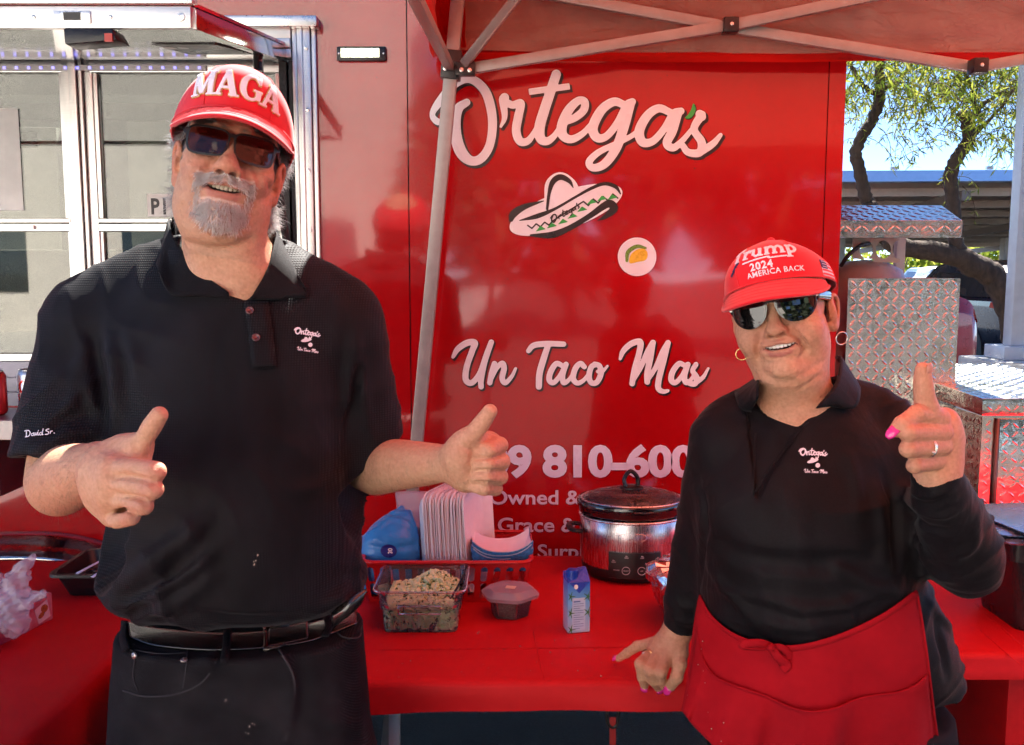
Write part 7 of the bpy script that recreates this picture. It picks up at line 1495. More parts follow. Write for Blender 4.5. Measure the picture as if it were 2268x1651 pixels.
# ---- cap
CAPRED = cap_mat('cap_red_twill', (.66, .010, .022))
mc = Cap(.0925, .126, .022, .046, .000, .077, 0); capo = mc.build(body, HR, HT, CAPRED, 'cap', dict(L=.064, slope=.40, bow=.014))
tag(capo, 'red twill cap with raised white block letters')
def serif(ik, ch, ox, s=1.0, oy=.024):
    B = lambda a, b, w_: ik.bar((ox+a[0]*s, oy+a[1]*s), (ox+b[0]*s, oy+b[1]*s), w_*s)
    if ch == 'M':
        B((.003, 0), (.003, .036), .0042); B((.027, 0), (.027, .036), .0075); B((.003, .035), (.0145, .004), .0080); B((.0145, .003), (.0265, .035), .0040)
        for x_ in (.003, .027): B((x_-.0060, .0012), (x_+.0060, .0012), .0026)
        B((-.003, .0348), (.008, .0348), .0026); B((.022, .0348), (.034, .0348), .0026)
    if ch == 'A':
        B((.002, 0), (.0135, .036), .0042); B((.0125, .036), (.0245, 0), .0080); B((.006, .011), (.020, .011), .0034)
        B((-.0035, .0012), (.0075, .0012), .0026); B((.0175, .0012), (.031, .0012), .0026)
    if ch == 'G':
        ik.stroke([(ox+a*s, oy+b*s) for a, b in [(.0255, .0285), (.019, .0345), (.010, .0325), (.0045, .024), (.0045, .012), (.010, .0035), (.018, .0020), (.0245, .0065)]], [x_*s for x_ in (.0034, .0034, .0052, .0078, .0078, .0052, .0036, .0040)]); B((.0255, .003), (.0255, .015), .0066); B((.0185, .0155), (.0305, .0155), .0026); B((.0262, .0365), (.0262, .0255), .0030)
ik = Ink()
for ch, ox in zip('MAGA', (-.064, -.0305, -.001, .0295)): serif(ik, ch, ox, .95, .0165)
GOLD = M('gold_thread', (.55, .42, .16), .5)
v, f = ik.grown(.0011).mesh(.0009, mc.mapper(HR, HT), .0012, False, 4); mobj('letter_outline', v, f, GOLD, capo)
v, f = ik.mesh(.0009, mc.mapper(HR, HT), .0034, False, 4); mobj('raised_lettering', v, f, THREAD, capo, autosmooth=40)
ik = Ink().stroke([(-.150, .014), (-.146, .020), (-.141, .013), (-.136, .021)], .0022).stroke([(-.149, .004), (-.143, .008), (-.147, .010)], .0018).stroke([(-.138, .003), (-.134, .009)], .0018); v, f = ik.mesh(.0008, mc.mapper(HR, HT), .0006, False, 4); mobj('side_stitching', v, f, THREAD, capo)
# ---- glasses
n = N('brown_lens'); tb_ = n.new('BsdfTransparent'); tb_.inputs[0].default_value = (.46, .31, .28, 1); gl = n.new('BsdfGlossy'); gl.inputs['Roughness'].default_value = .02; fz = n.new('Fresnel'); fz.inputs[0].default_value = 1.5; mx = n.new('MixShader'); n.lk(fz.outputs[0], mx.inputs[0]); n.lk(tb_.outputs[0], mx.inputs[1]); n.lk(gl.outputs[0], mx.inputs[2]); n.lk(mx.outputs[0], n.o.inputs[0]); LENSB = n.m
FRAMEB = M('black_acetate', (.008, .007, .007), .35, 0, .2, 60)
glasses(body, HR, HT, [(-.0245, .014), (0, .0175), (.0225, .0165), (.0268, .006), (.0250, -.010), (.019, -.0175), (0, -.0190), (-.019, -.0165), (-.0250, -.006)], .0322, -.1080, .62, .0030, FRAMEB, LENSB, zc=-.006, end=(.073, .018, .006))

# ---- polo shirt
SHIRT = shirt_mat('black_knit', (.0070, .0070, .0090), 85, .08)
sb = Body()
Yc = 1.50
sb.loft([row(1396, 270, 800, Yc, .152, .13, 1.345), row(1378, 258, 812, Yc, .178, .14, 1.335), row(1345, 248, 814, Yc, .192, .15, 1.34), row(1260, 240, 800, Yc, .198, .155), row(1150, 240, 790, Yc, .198, .155), row(1000, 244, 784, Yc, .186, .15), row(880, 238, 786, Yc, .165, .145), row(780, 222, 788, Yc, .142, .14), row(710, 222, 776, Yc, .122, .13), row(655, 262, 730, Yc, .105, .115), row(605, 318, 672, Yc, .09, .10), row(560, 372, 628, Yc, .075, .085)], k=.02, e=2.35)
sb.chain([(P(430, 585, 1.51), .050), (P(300, 640, 1.51), .062), (P(205, 715, 1.50), .070)], k=.05, smooth=3); sb.chain([(P(590, 595, 1.51), .050), (P(690, 650, 1.51), .058), (P(752, 715, 1.50), .066)], k=.05, smooth=3)
dL = unit(ELL-SHL); dR = unit(ELR-SHR); eL = ELL-dL*.035; eR = ELR-dR*.012
sb.chain([(P(205, 715, 1.50), .069), (SHL+(ELL-SHL)*.35, .073), (SHL+(ELL-SHL)*.7, .076), (eL+dL*.05, .074)], k=.035, smooth=3)
sb.chain([(P(752, 715, 1.50), .064), (SHR+(ELR-SHR)*.35, .064), (SHR+(ELR-SHR)*.7, .066), (eR+dR*.05, .066)], k=.035, smooth=3)
def half(pt, nrm, c_, r_):             # cut a sleeve end only near that arm
    pt = np.asarray(pt); nrm = unit(nrm); sb.custom(lambda p: np.maximum(-((p-pt)@nrm), np.linalg.norm(p-c_, axis=1)-r_), c_, r_, k=.003, op='s')
half(eL, dL*.9+V(.0, .12, 0)+V(0, 0, -.2), eL+dL*.10, .135); hR = unit(V(.62, .05, -.78)); half(P(846, 1004, 1.51), hR, P(880, 1070, 1.5), .115)
sb.chain([(SHL+(ELL-SHL)*.5, .045), (ELL+dL*.05, .068)], k=.003, op='s'); sb.chain([(SHR+(ELR-SHR)*.5, .040), (ELR+dR*.05, .058)], k=.003, op='s')
ref = Body(); ref.ops = list(sb.ops)
# folds, drawn as seen
for pts, h, r in [([(262, 1300), (330, 1250), (420, 1180), (470, 1130)], .010, .020), ([(258, 1345), (340, 1310), (430, 1255), (500, 1190)], .009, .018), ([(300, 1370), (400, 1330), (480, 1270)], .006, .014), ([(250, 960), (262, 900), (255, 800), (235, 720)], .009, .016), ([(220, 930), (190, 840), (185, 760)], .007, .015), ([(150, 940), (165, 860), (180, 790)], .005, .014), ([(775, 960), (770, 880), (782, 800), (790, 740)], .007, .014), ([(820, 960), (805, 880), (800, 800)], .005, .012), ([(790, 1280), (740, 1330), (690, 1360)], .007, .014), ([(800, 1200), (785, 1260), (800, 1320)], .006, .014), ([(310, 880), (300, 800), (280, 740)], .004, .014), ([(760, 1040), (700, 1080), (640, 1090)], .003, .014), ([(80, 1000), (140, 965), (210, 960), (250, 985)], .005, .012)]:
    wrinkle(sb, pts, h*1.5, r*.75, 'u', .010, ref)
for pts, h, r in [([(280, 1325), (360, 1285), (450, 1215)], .005, .012), ([(235, 960), (228, 880), (215, 800), (205, 740)], .006, .010), ([(768, 980), (778, 900), (792, 820)], .005, .010), ([(270, 1380), (300, 1355), (330, 1345)], .006, .010), ([(110, 960), (140, 930), (200, 920)], .004, .010), ([(340, 1378), (430, 1362), (560, 1372), (680, 1365)], .004, .010)]:
    wrinkle(sb, pts, h*1.5, r*.75, 's', .008, ref)
# neck opening
vee = [(400, 480), (420, 560), (470, 625), (550, 668), (585, 625), (600, 560), (598, 480)]
def veefn():
    poly = np.array([P(a, b, 1.42)[[0, 2]] for a, b in [(398, 440), (404, 540), (455, 610), (552, 668), (590, 615), (606, 540), (606, 440)]])
    kk = Ink().poly(poly)
    return lambda p: np.maximum(kk.dist(p[:, [0, 2]]), p[:, 1]-1.50)
sb.custom(veefn(), P(500, 560, 1.40), .19, k=.003, op='s'); sb.chain([(P(500, 470, 1.47), .072), (P(500, 555, 1.50), .070)], k=.004, op='s')
v2, Q2 = sb.skin(.0046, V(-.86, 1.20, .93), V(-.05, 1.72, 1.62), smooth=2)
v2 = cloth_folds(v2, Q2, lambda v: .0035+.006*np.clip((1.22-v[:, 2])/.2, 0, 1), .085, (.75, .1, 1), 1.0); v2 = cloth_folds(v2, Q2, lambda v: .004*np.clip((np.abs(v[:, 0]+.42)-.17)/.06, 0, 1), .06, (.5, .2, -1), 2.3)
shirt = qmesh('polo_shirt', v2, Q2, SHIRT, man)
# collar: two falling leaves and a stand round the neck
def leaf(nm, top, bot, y_in, parent, mat, fold=.010, B=None):
    top = spline(top, 5); bot = spline(bot, 5); rows = []
    for t in np.linspace(0, 1, 9):
        r_ = []
        for a, b in zip(top, bot):
            p = a+(b-a)*t; r_.append(p)
        rows.append(r_)
    g = G(); g.grid(rows); o = g.build(nm, mat, parent, smooth=True); sheet_thick(o, .0032, 0); return o
COLLAR = shirt_mat('black_rib', (.0065, .0065, .0085), 1200, .05)
def on(px, py, off=.006): return ref.hit(px, py, off=off+.0015)
cl_top = [P(402, 520, 1.56), P(374, 486, 1.51), P(388, 535, 1.45), P(432, 592, 1.41), P(505, 648, 1.386)]
cl_bot = [P(345, 560, 1.58), on(348, 592, .005), on(379, 652, .008), on(435, 655, .008), on(508, 660, .007)]
leaf('collar', cl_top, cl_bot, 0, shirt, COLLAR)
cr_top = [P(590, 525, 1.56), P(612, 510, 1.50), P(606, 545, 1.44), P(590, 600, 1.41), P(553, 664, 1.385)]
cr_bot = [P(650, 570, 1.58), on(655, 605, .004), on(682, 655, .007), on(640, 660, .006), on(618, 664, .006)]
leaf('collar', cr_top, cr_bot, 0, shirt, COLLAR)
bk = [P(382, 482, 1.50), P(400, 490, 1.575), P(500, 500, 1.60), P(596, 505, 1.575), P(612, 510, 1.50)]; leaf('collar_stand', bk, [p-V(0, 0, .05)+V(0, .008, 0) for p in bk], 0, shirt, COLLAR)
# placket, buttons, stitching
pk_ = [(552, 668), (560, 720), (566, 770), (570, 815)]
g = G(); g.grid([[on(a-12, b, .0035), on(a, b, .0042), on(a+26, b, .0042), on(a+42, b, .0030)] for a, b in spline(pk_, 5)]); o = g.build('placket', SHIRT, shirt, smooth=True); sheet_thick(o, .003, 0)
for a, b in [(567, 748), (553, 688)]:
    p = on(a, b, .0075); nn = ref.normal(p); g = G(); q = Vector(nn).to_track_quat('Z', 'Y').to_matrix(); q = np.array(q); g.lathe([(.0025, -.001), (.0060, -.001), (.0064, .001), (.0052, .0018), (.0040, .0008), (0, .0006)], (0, 0, 0), 18); g.v[-1] = g.v[-1]@q.T+p; bt = g.build('button', M('horn_button', (.10, .035, .035), .25, 0, .3, 300, Coat_Weight=.6), shirt, smooth=True)
    g = G(); g.tube([p+q@V(-.0016, 0, .0016), p+q@V(.0016, 0, .0016)], .0006, 5); g.build('thread', M('red_thread', (.4, .05, .06), .6), bt)
def cloth_line(pts, r, nm='seam', m=None, par=None, off=.002): g = G(); g.tube(ref.hits(spline(pts, 5), off=off), r, 5); return g.build(nm, m or SHIRT, par or shirt, smooth=True)
cloth_line([(575, 818), (600, 816)], .0008)
# embroidery on the chest and the sleeve
def fab(ox, oy, sx, sh=0, rot=0, B=ref, off=.0042):
    c_, s_ = math.cos(rot), math.sin(rot)
    def f(q, h):
        return B.hits(np.column_stack([ox+(q[:, 0]*c_-q[:, 1]*s_)*sx, oy+(q[:, 0]*s_+q[:, 1]*c_)*sx]), off=off+h)
    return f
def script_name(ik, w_=2.3):
    S = ik.stroke
    S([(9, 3), (3, 7), (2, 14), (7, 19), (13, 14), (14, 6), (9, 2), (2, 4), (-2, 9)], w_*1.35); S([(17, 9), (18, 18), (19, 12), (23, 9), (24, 17), (27, 16)], w_); S([(31, 1), (29, 15), (32, 18), (34, 15)], w_); S([(26, 7), (36, 6)], w_*.9); S([(35, 14), (40, 10), (37, 9), (35, 14), (38, 18), (42, 15)], w_); S([(48, 10), (43, 11), (44, 17), (48, 14), (49, 9), (47, 24), (42, 26), (42, 23)], w_); S([(57, 10), (52, 12), (53, 18), (57, 14), (58, 10), (59, 18), (62, 15)], w_); S([(62, 5), (61, 8)], w_*.9); S([(67, 10), (65, 13), (68, 16), (65, 19), (63, 18)], w_); S([(66, 18), (71, 14)], w_*.8)
def script_motto(ik, w_=2.0):
    S = ik.stroke
    S([(0, 5), (4, 1), (6, 2), (4, 11), (7, 13), (11, 8), (13, 1)], w_); S([(12, 4), (11, 13)], w_); S([(15, 7), (15, 13), (18, 8), (20, 8), (20, 13), (22, 11)], w_*.9); S([(26, 3), (35, 2)], w_); S([(31, 2), (29, 14)], w_); S([(37, 8), (34, 10), (35, 13), (38, 9), (39, 13)], w_*.9); S([(44, 8), (41, 10), (43, 13), (46, 11)], w_*.9); S([(49, 8), (47, 11), (50, 13), (51, 9), (49, 8)], w_*.9); S([(56, 5), (60, 1), (61, 3), (59, 13)], w_); S([(59, 11), (65, 1), (64, 12)], w_); S([(64, 11), (70, 1), (69, 13), (71, 14)], w_); S([(75, 8), (72, 10), (73, 13), (76, 9), (77, 13)], w_*.9); S([(82, 8), (80, 10), (83, 12), (79, 14)], w_*.9)
def chest_badge(parent, B, ox, oy, sx, rot):
    ik = Ink(); script_name(ik, 2.9); v, f = ik.mesh(.75, fab(ox, oy, sx, 0, rot, B)); e = mobj('embroidered_name', v, [k[::-1] for k in f], THREAD, parent)
    ik = Ink(); script_motto(ik, 2.4); v, f = ik.mesh(.75, fab(ox+12*sx*math.cos(rot)-54*sx*math.sin(rot)*1.0, oy+54*sx*math.cos(rot)+10*sx*math.sin(rot), sx*.72, 0, rot, B)); mobj('embroidered_motto', v, [k[::-1] for k in f], THREAD, parent)
    ik = Ink().ell((34, 33), (15, 4.6), -.3).poly([(27, 33), (29, 25), (34, 24), (38, 28), (40, 31)]); v, f = ik.mesh(.9, fab(ox, oy, sx, 0, rot, B)); e = mobj('embroidered_hat', v, [k[::-1] for k in f], THREAD, parent)
    ik = Ink().ell((47, 44), (6, 6)); v, f = ik.mesh(.9, fab(ox, oy, sx, 0, rot, B)); e = mobj('embroidered_plate', v, [k[::-1] for k in f], THREAD, parent)
chest_badge(shirt, ref, 655, 724, .80, .14)
ik = Ink(); S = ik.stroke
S([(2, 4), (0, 22)], 3); S([(-4, 4), (8, 3), (13, 10), (9, 20), (-3, 23)], 3); S([(24, 12), (17, 15), (18, 21), (24, 18), (25, 12), (26, 21)], 2.6); S([(29, 12), (31, 20), (36, 11)], 2.6); S([(38, 12), (37, 20), (40, 19)], 2.6); S([(40, 5), (39, 7)], 2.4); S([(50, 11), (43, 14), (44, 20), (50, 17), (55, 1), (51, 19), (54, 19)], 2.6); S([(73, 3), (66, 4), (64, 8), (71, 12), (69, 19), (60, 19)], 3); S([(77, 10), (76, 18), (79, 11), (84, 10)], 2.6); S([(88, 17), (90, 17)], 2.6)
v, f = ik.mesh(.8, fab(57, 952, .70, 0, -.07, ref, .0045)); mobj('embroidered_sleeve_name', v, [k[::-1] for k in f], THREAD, shirt)
# ---- jeans and belt
n = N('black_denim'); f1 = n.wave(110, n.map((1, 1, 1), (0, .7, 0)), .8); f2 = n.math('ADD', n.math('MULTIPLY', n.noise(9, 6, .65), .75), n.math('MULTIPLY', n.math('MULTIPLY', f1, n.noise(260, 3, .7)), .5))
n.set(Base_Color=n.ramp(f2, [(.35, (.006, .006, .008)), (.6, (.018, .018, .021)), (.85, (.05, .05, .056))]), Roughness=.85, Specular_IOR_Level=.12, Normal=n.bump(f1, .35, .0008, n.bump(n.noise(20, 4), .4, .005))); DENIM = n.m
jb = Body(); jb.loft([row(1800, 258, 835, 1.49, .135, .15), row(1700, 252, 824, 1.49, .140, .155), row(1600, 256, 816, 1.49, .142, .155), row(1500, 262, 808, 1.49, .142, .15), row(1440, 268, 803, 1.49, .142, .14), row(1385, 272, 800, 1.49, .142, .135)], k=.02, e=2.5)
hipz = P(500, 1790, 1.49)[2]
for s, px_ in ((-1, 395), (1, 690)):
    q = P(px_, 1790, 1.49); jb.chain([(V(q[0], 1.49, hipz+.06), .112), (V(q[0]+s*.01, 1.49, .40), .078), (V(q[0]+s*.015, 1.50, .06), .062)], k=.03)
jref = Body(); jref.ops = list(jb.ops)
for pts, h, r, op in [([(630, 1450), (650, 1520), (640, 1600), (625, 1660)], .006, .010, 'u'), ([(655, 1450), (672, 1520), (665, 1600)], .004, .008, 's'), ([(480, 1560), (560, 1580), (620, 1610)], .004, .012, 'u'), ([(420, 1500), (460, 1470), (480, 1440)], .003, .010, 'u'), ([(700, 1580), (740, 1600), (800, 1610)], .004, .012, 'u'), ([(300, 1600), (400, 1625), (480, 1620)], .004, .014, 'u')]: wrinkle(jb, pts, h, r, op, .010, jref)
v3, Q3 = jb.skin(.0065, V(-.85, 1.28, .03), V(-.05, 1.70, 1.02), smooth=1); jeans = qmesh('jeans', v3, Q3, DENIM, man)
def jl(pts, r, off=.001, nm='stitch_seam', m=None): g = G(); g.tube(jref.hits(spline(pts, 6), off=off), r, 5); return g.build(nm, m or DENIM, jeans, smooth=True)
EDGE = M('denim_edge', (.035, .035, .04), .9)
jl([(272, 1530), (320, 1543), (390, 1538), (450, 1510), (480, 1460), (487, 1420)], .0013, .002, 'pocket_edge', EDGE); jl([(288, 1440), (298, 1450), (295, 1500), (305, 1532)], .0009, .002, 'pocket_seam', EDGE); jl([(415, 1440), (412, 1480), (405, 1525)], .0009, .002, 'pocket_seam', EDGE); jl([(298, 1440), (350, 1448), (412, 1446)], .0008, .002, 'pocket_seam', EDGE); jl([(618, 1438), (650, 1500), (648, 1570), (632, 1640)], .0022, .003, 'fly_edge', EDGE); jl([(745, 1400), (762, 1412), (795, 1412), (802, 1385)], .0013, .002, 'pocket_edge', EDGE)
RIV = M('copper_rivet', (.45, .40, .37), .35, .9)
for a, b in [(296, 1453), (407, 1461), (477, 1443)]:
    p = jref.hit(a, b, off=.003); nn = jref.normal(p); q = np.array(Vector(nn).to_track_quat('Z', 'Y').to_matrix()); g = G(); g.lathe([(.0055, -.002), (.0052, .0002), (.004, .0012), (.0022, .0008), (.0018, .002), (0, .0024)], (0, 0, 0), 16); g.v[-1] = g.v[-1]@q.T+p; g.build('rivet', RIV, jeans, smooth=True)
n = N('black_leather'); f1 = n.voro(420); n.set(Base_Color=(.013, .012, .012), Roughness=n.val(n.noise(30, 3), .16, .28), Specular_IOR_Level=.8, Coat_Weight=.4, Normal=n.bump(f1, .08, .0005)); LEATHER = n.m
def strap(top, bot, off, nm, m, par, th=.0035):
    top = spline(top, 8); bot = spline(bot, 8); rows = []
    for t in (0, .08, .5, .92, 1): rows.append(jref.hits(top+(bot-top)*t, off=off+(.0014 if .05 < t < .95 else 0)))
    g = G(); g.grid(rows); o = g.build(nm, m, par, smooth=True); sheet_thick(o, th, 0); return o
belt = strap([(280, 1378), (340, 1392), (440, 1402), (520, 1404), (600, 1398), (680, 1384), (740, 1366), (790, 1348)], [(286, 1412), (340, 1430), (440, 1440), (520, 1440), (600, 1434), (680, 1422), (740, 1402), (790, 1382)], .006, 'belt', LEATHER, jeans)
tip = [P(735, 1352, 1.40), P(770, 1330, 1.39), P(800, 1308, 1.40), P(812, 1304, 1.405)]; tip2 = [P(737, 1392, 1.40), P(772, 1364, 1.39), P(800, 1336, 1.40), P(812, 1312, 1.405)]
g = G(); g.grid([spline(tip, 6), (spline(tip, 6)+spline(tip2, 6))/2-V(0, .003, 0), spline(tip2, 6)]); o = g.build('belt_tip', LEATHER, belt, smooth=True); sheet_thick(o, .004, 0)
strap([(594, 1394), (640, 1388), (682, 1378)], [(594, 1432), (640, 1424), (682, 1414)], .010, 'belt_layer', LEATHER, belt)
for k in range(16):
    a = 596+k*5.6; p0, p1 = jref.hit(a, 1400-k*1.0, off=.0135), jref.hit(a+1.5, 1422-k*1.0, off=.0135); g = G(); g.tube([p0, (p0*2+p1)/3], .0010, 5); g.tube([(p0+p1*2)/3, p1], .0010, 5); g.build('lacing', M('lace_grey', (.10, .10, .105), .4), belt, smooth=True)
BUCK = M('gunmetal', (.10, .085, .075), .3, .9); pts = [(584, 1394), (600, 1391), (600, 1436), (584, 1439)]
g = G(); g.tube([jref.hit(a, b, off=.013) for a, b in spline([(586, 1392), (588, 1415), (588, 1440)], 4)], .0034, 8); g.build('buckle_bar', BUCK, belt, smooth=True); g = G(); g.tube([jref.hit(a, b, off=.013) for a, b in [(588, 1392), (620, 1388), (640, 1384)]], .0022, 6); g.tube([jref.hit(a, b, off=.013) for a, b in [(588, 1440), (620, 1432), (632, 1426)]], .0022, 6); g.build('buckle_frame', BUCK, belt, smooth=True)
for pts in ([(504, 1392), (502, 1430), (496, 1470)], [(722, 1358), (728, 1390), (720, 1410)], [(276, 1375), (272, 1410), (280, 1440)]): g = G(); g.tube([jref.hit(a, b, off=.012) for a, b in spline(pts, 5)], .0065, 8, True, (1, .35)); g.build('belt_loop', DENIM, jeans, smooth=True)
for s, px_ in ((-1, 395), (1, 690)):
    q = P(px_, 1790, 1.49); x_ = q[0]+s*.015; sh = Body(); sh.chain([(V(x_, 1.50, .055), .05), (V(x_, 1.40, .042), .046), (V(x_+s*.01, 1.30, .036), .040)], k=.02); sh.plane((0, 0, .004), (0, 0, -1)); v4, Q4 = sh.skin(.006, V(x_-.08, 1.22, -.02), V(x_+.08, 1.58, .13)); qmesh('shoe', v4, Q4, BLACKM, man)
# crumbs on the clothes
for body_, pts, par in [(ref, [(566, 1245), (563, 1250), (568, 1232)], shirt), (jref, [(556, 1592), (560, 1604), (552, 1612), (548, 1625), (520, 1560), (500, 1550)], jeans)]:
    g = G()
    for a, b in pts:
        for k in range(2): p = body_.hit(a+rs.normal(0, 2), b+rs.normal(0, 3), off=.002); r_ = rs.uniform(.0007, .0016); g.lathe([(0, -r_), (r_, 0), (0, r_)], p, 6)
    tag(g.build('crumb', M('crumb', (.5, .45, .36), .8), par), kind='stuff')
# ================================================================== the woman
wom = person('person', 'woman in black long sleeves, red apron and red cap raising one thumb', (.48, 1.56, 0))
SK2 = skin_mat('skin_woman', .3)
WS = .885; WR = rotm(-25, 2, -12); weye = P(1714, 687, 1.465); WT = weye-WR@(V(0, -.088, -.002)*WS)
wl_ = face(1.08, .96, .003, 1.14, 1.28, False, .026)
def WL(cx, cy): return (1579.7+cx*.22775, 526.6+cy*.22775)
wb = wl_.scaled(WS).xform(WR, WT)
def ww(x, y, z): return WR@(V(x, y, z)*WS)+WT
wb.chain([(ww(0, .010, -.075), .054), (P(1760, 860, 1.53), .059), (P(1770, 925, 1.55), .075), (P(1775, 1000, 1.56), .03)], k=.035)
wb.ell(ww(.0, -.026, -.122), (.040, .040, .020), k=.03)
WSR, WER, WWR = P(1612, 965, 1.565), P(1545, 1195, 1.635), P(1502, 1392, 1.675)
WSL, WEL, WWL = P(1968, 965, 1.55), P(2135, 1235, 1.42), P(2072, 1052, 1.275)
for a, b_ in ((WSR, 0), (WSL, 0)): wb.chain([(P(1775, 970, 1.56), .025), (a, .02)], k=.02)
wb.chain([(WSR, .02), (WER, .02), (WER+(WWR-WER)*.6, .02), (WWR, .024)], k=.02); wb.chain([(WSL, .02), (WEL, .02), (WEL+(WWL-WEL)*.6, .022), (WWL, .026)], k=.02)
def HW(cx, cy, Y): return P(1457.4+cx*.3574, 498.4+cy*.3574, Y)
wb.chain([(WWL, .026), (HW(1740, 1450, 1.275), .027), (HW(1745, 1320, 1.272), .026)], k=.02); wb.chain([(HW(1775, 1220, 1.275), .020), (HW(1790, 1330, 1.282), .022), (HW(1760, 1490, 1.282), .023)], k=.02)
wb.chain([(HW(1700, 1240, 1.258), .019), (HW(1672, 1150, 1.243), .0165), (HW(1652, 1070, 1.236), .0140), (HW(1643, 980, 1.232), .0128), (HW(1640, 895, 1.229), .0098)], k=.012, smooth=3)
wfg = [((1745, 1195, 1.252), (1605, 1168, 1.226), (1508, 1232, 1.213), (1462, 1282, 1.214), (.0142, .0118, .0102, .0084)), ((1760, 1285, 1.250), (1550, 1288, 1.210), (1560, 1312, 1.240), (1680, 1310, 1.262), (.0142, .0122, .011, .009)), ((1755, 1372, 1.250), (1552, 1388, 1.211), (1570, 1400, 1.240), (1680, 1392, 1.262), (.0138, .0118, .0105, .009)), ((1738, 1462, 1.256), (1590, 1492, 1.222), (1600, 1492, 1.25), (1690, 1470, 1.266), (.0128, .0106, .0096, .008))]
for a, b_, c_, d, r in wfg: wb.chain([(HW(*a), r[0]), (HW(*b_), r[1]), (HW(*c_), r[2]), (HW(*d), r[3])], k=.0028, kin=.003)
def HB(cx, cy, Y): return P(1316.4+cx*.17086, 1316.4+cy*.17086, Y)
wb.chain([(WWR, .024), (HB(1010, 560, 1.672), .023), (HB(900, 650, 1.672), .020)], k=.02)
for q, Y, r in [((760, 640), 1.695, .0125), ((760, 760), 1.672, .0140), ((850, 790), 1.658, .0142), ((960, 800), 1.650, .0142)]: wb.chain([(HB(1000, 590, 1.672), .019), (HB(*q, Y), r)], k=.012)
wb.chain([(HB(1060, 560, 1.672), .020), (HB(1110, 760, 1.652), .0165)], k=.014)
whb = [((740, 640, 1.695), (560, 672, 1.722), (420, 765, 1.744), (312, 835, 1.762), (.0115, .0100, .0088, .0072)), ((745, 765, 1.670), (598, 905, 1.643), (622, 1075, 1.650), (652, 1185, 1.668), (.0130, .0112, .0098, .0082)), ((845, 790, 1.656), (728, 985, 1.630), (765, 1115, 1.643), (828, 1210, 1.666), (.0135, .0116, .0102, .0084)), ((955, 800, 1.650), (862, 1005, 1.624), (860, 1110, 1.638), (905, 1180, 1.664), (.0135, .0116, .0102, .0084)), ((1110, 780, 1.650), (1108, 900, 1.636), (1066, 1075, 1.626), (982, 1205, 1.642), (.0150, .0128, .0118, .0090))]
for a, b_, c_, d, r in whb: wb.chain([(HB(*a), r[0]), (HB(*b_), r[1]), (HB(*c_), r[2]), (HB(*d), r[3])], k=.0030, kin=.004)
cre = lambda pts, h=.0012, r=.003, op='s', k=.005: wrinkle(wb, [WL(*p) for p in pts], h*1.1, r*1.1, op, k)
cre([(900, 900), (960, 960), (990, 1040)], .0008); cre([(300, 480), (420, 440), (520, 430)], .0006); cre([(600, 420), (720, 440), (820, 480)], .0006); cre([(960, 720), (1040, 740), (1100, 730)], .0007); cre([(960, 780), (1040, 810), (1090, 820)], .0006)
cre([(720, 915), (800, 940), (855, 1000), (880, 1080), (865, 1150)], .0012, .0032, 's', .006); cre([(455, 930), (415, 975), (405, 1030), (412, 1080)], .0010, .003, 's', .006); cre([(480, 1330), (620, 1400), (760, 1400)], .0020, .005, 's', .01); cre([(830, 1350), (960, 1280), (1060, 1200)], .0016, .004); cre([(840, 1480), (960, 1400), (1050, 1330)], .0014, .004); cre([(545, 560), (560, 510), (558, 470)], .0010, .0025); cre([(590, 560), (592, 510)], .0008, .0025)
for y_ in (620, 660, 700): pass
for (a, m_, b_) in [((800, 560), (870, 620), (980, 640)), ((760, 640), (850, 690), (960, 680)), ((990, 540), (1080, 600), (1150, 610))]: wrinkle(wb, [(1316.4+p[0]*.17086, 1316.4+p[1]*.17086) for p in (a, m_, b_)], .0009, .003, 's', .004)
vs, Q = wb.skin(.0022, V(.12, 1.10, .70), V(.80, 1.82, 1.66), smooth=1)
loc = ((vs-WT)@WR)/WS; x, y, z = loc.T
ishead = (np.abs(x) < .13) & (np.abs(y) < .14) & (z > -.16) & (z < .14)
c = np.tile(V(.68, .385, .24), (len(vs), 1))*(1+.025*rs.randn(len(vs), 1))
for s in (-1, 1): c = blend(c, hd(near(loc, [(s*.0088, -.108, -.0475), (s*.0092, -.102, -.046)], .0042, .0062))*.8, (.06, .018, .012))  # nostril hollows darkened in the vertex colour to stand for shade
c = blend(c, hd(near(loc, [(-.03, -.10, -.036), (0, -.118, -.036), (.03, -.10, -.036)], .012, .03))*.4, (.50, .20, .12)); c = blend(c, hd(near(loc, [(-.05, -.075, -.045), (-.03, -.09, -.055)], .012, .035))*.4, (.54, .22, .15)); c = blend(c, hd(near(loc, [(.05, -.075, -.045), (.03, -.09, -.055)], .012, .035))*.4, (.54, .22, .15))
c = blend(c, hd((np.abs(x) > .086) & (z > -.07) & (z < .02))*.45, (.50, .17, .10))
c = blend(c, hd(near(loc, [(-.032, -.085, -.061), (-.016, -.099, -.062), (0, -.104, -.0605), (.016, -.099, -.062), (.032, -.085, -.061)], .003, .006))*.7, (.40, .13, .11)); c = blend(c, hd(near(loc, [(-.03, -.085, -.063), (-.016, -.097, -.079), (0, -.100, -.0815), (.016, -.097, -.079), (.03, -.085, -.063)], .004, .008))*.85, (.47, .15, .13))
c = blend(c, hd(((x/.031)**2+((z+.0695)/.0085)**2 < 1) & (y > -.0955))*1.0, (.09, .02, .02))
for s in (-1, 1): c = blend(c, hd(near(loc, [(s*.052, -.074, .022), (s*.034, -.092, .027), (s*.013, -.097, .020)], .0028, .0055))*.8, (.07, .035, .025))
c = blend(c, near(vs, [HW(*f[1]) for f in wfg[1:]], .006, .018)*.35, (.56, .25, .17))
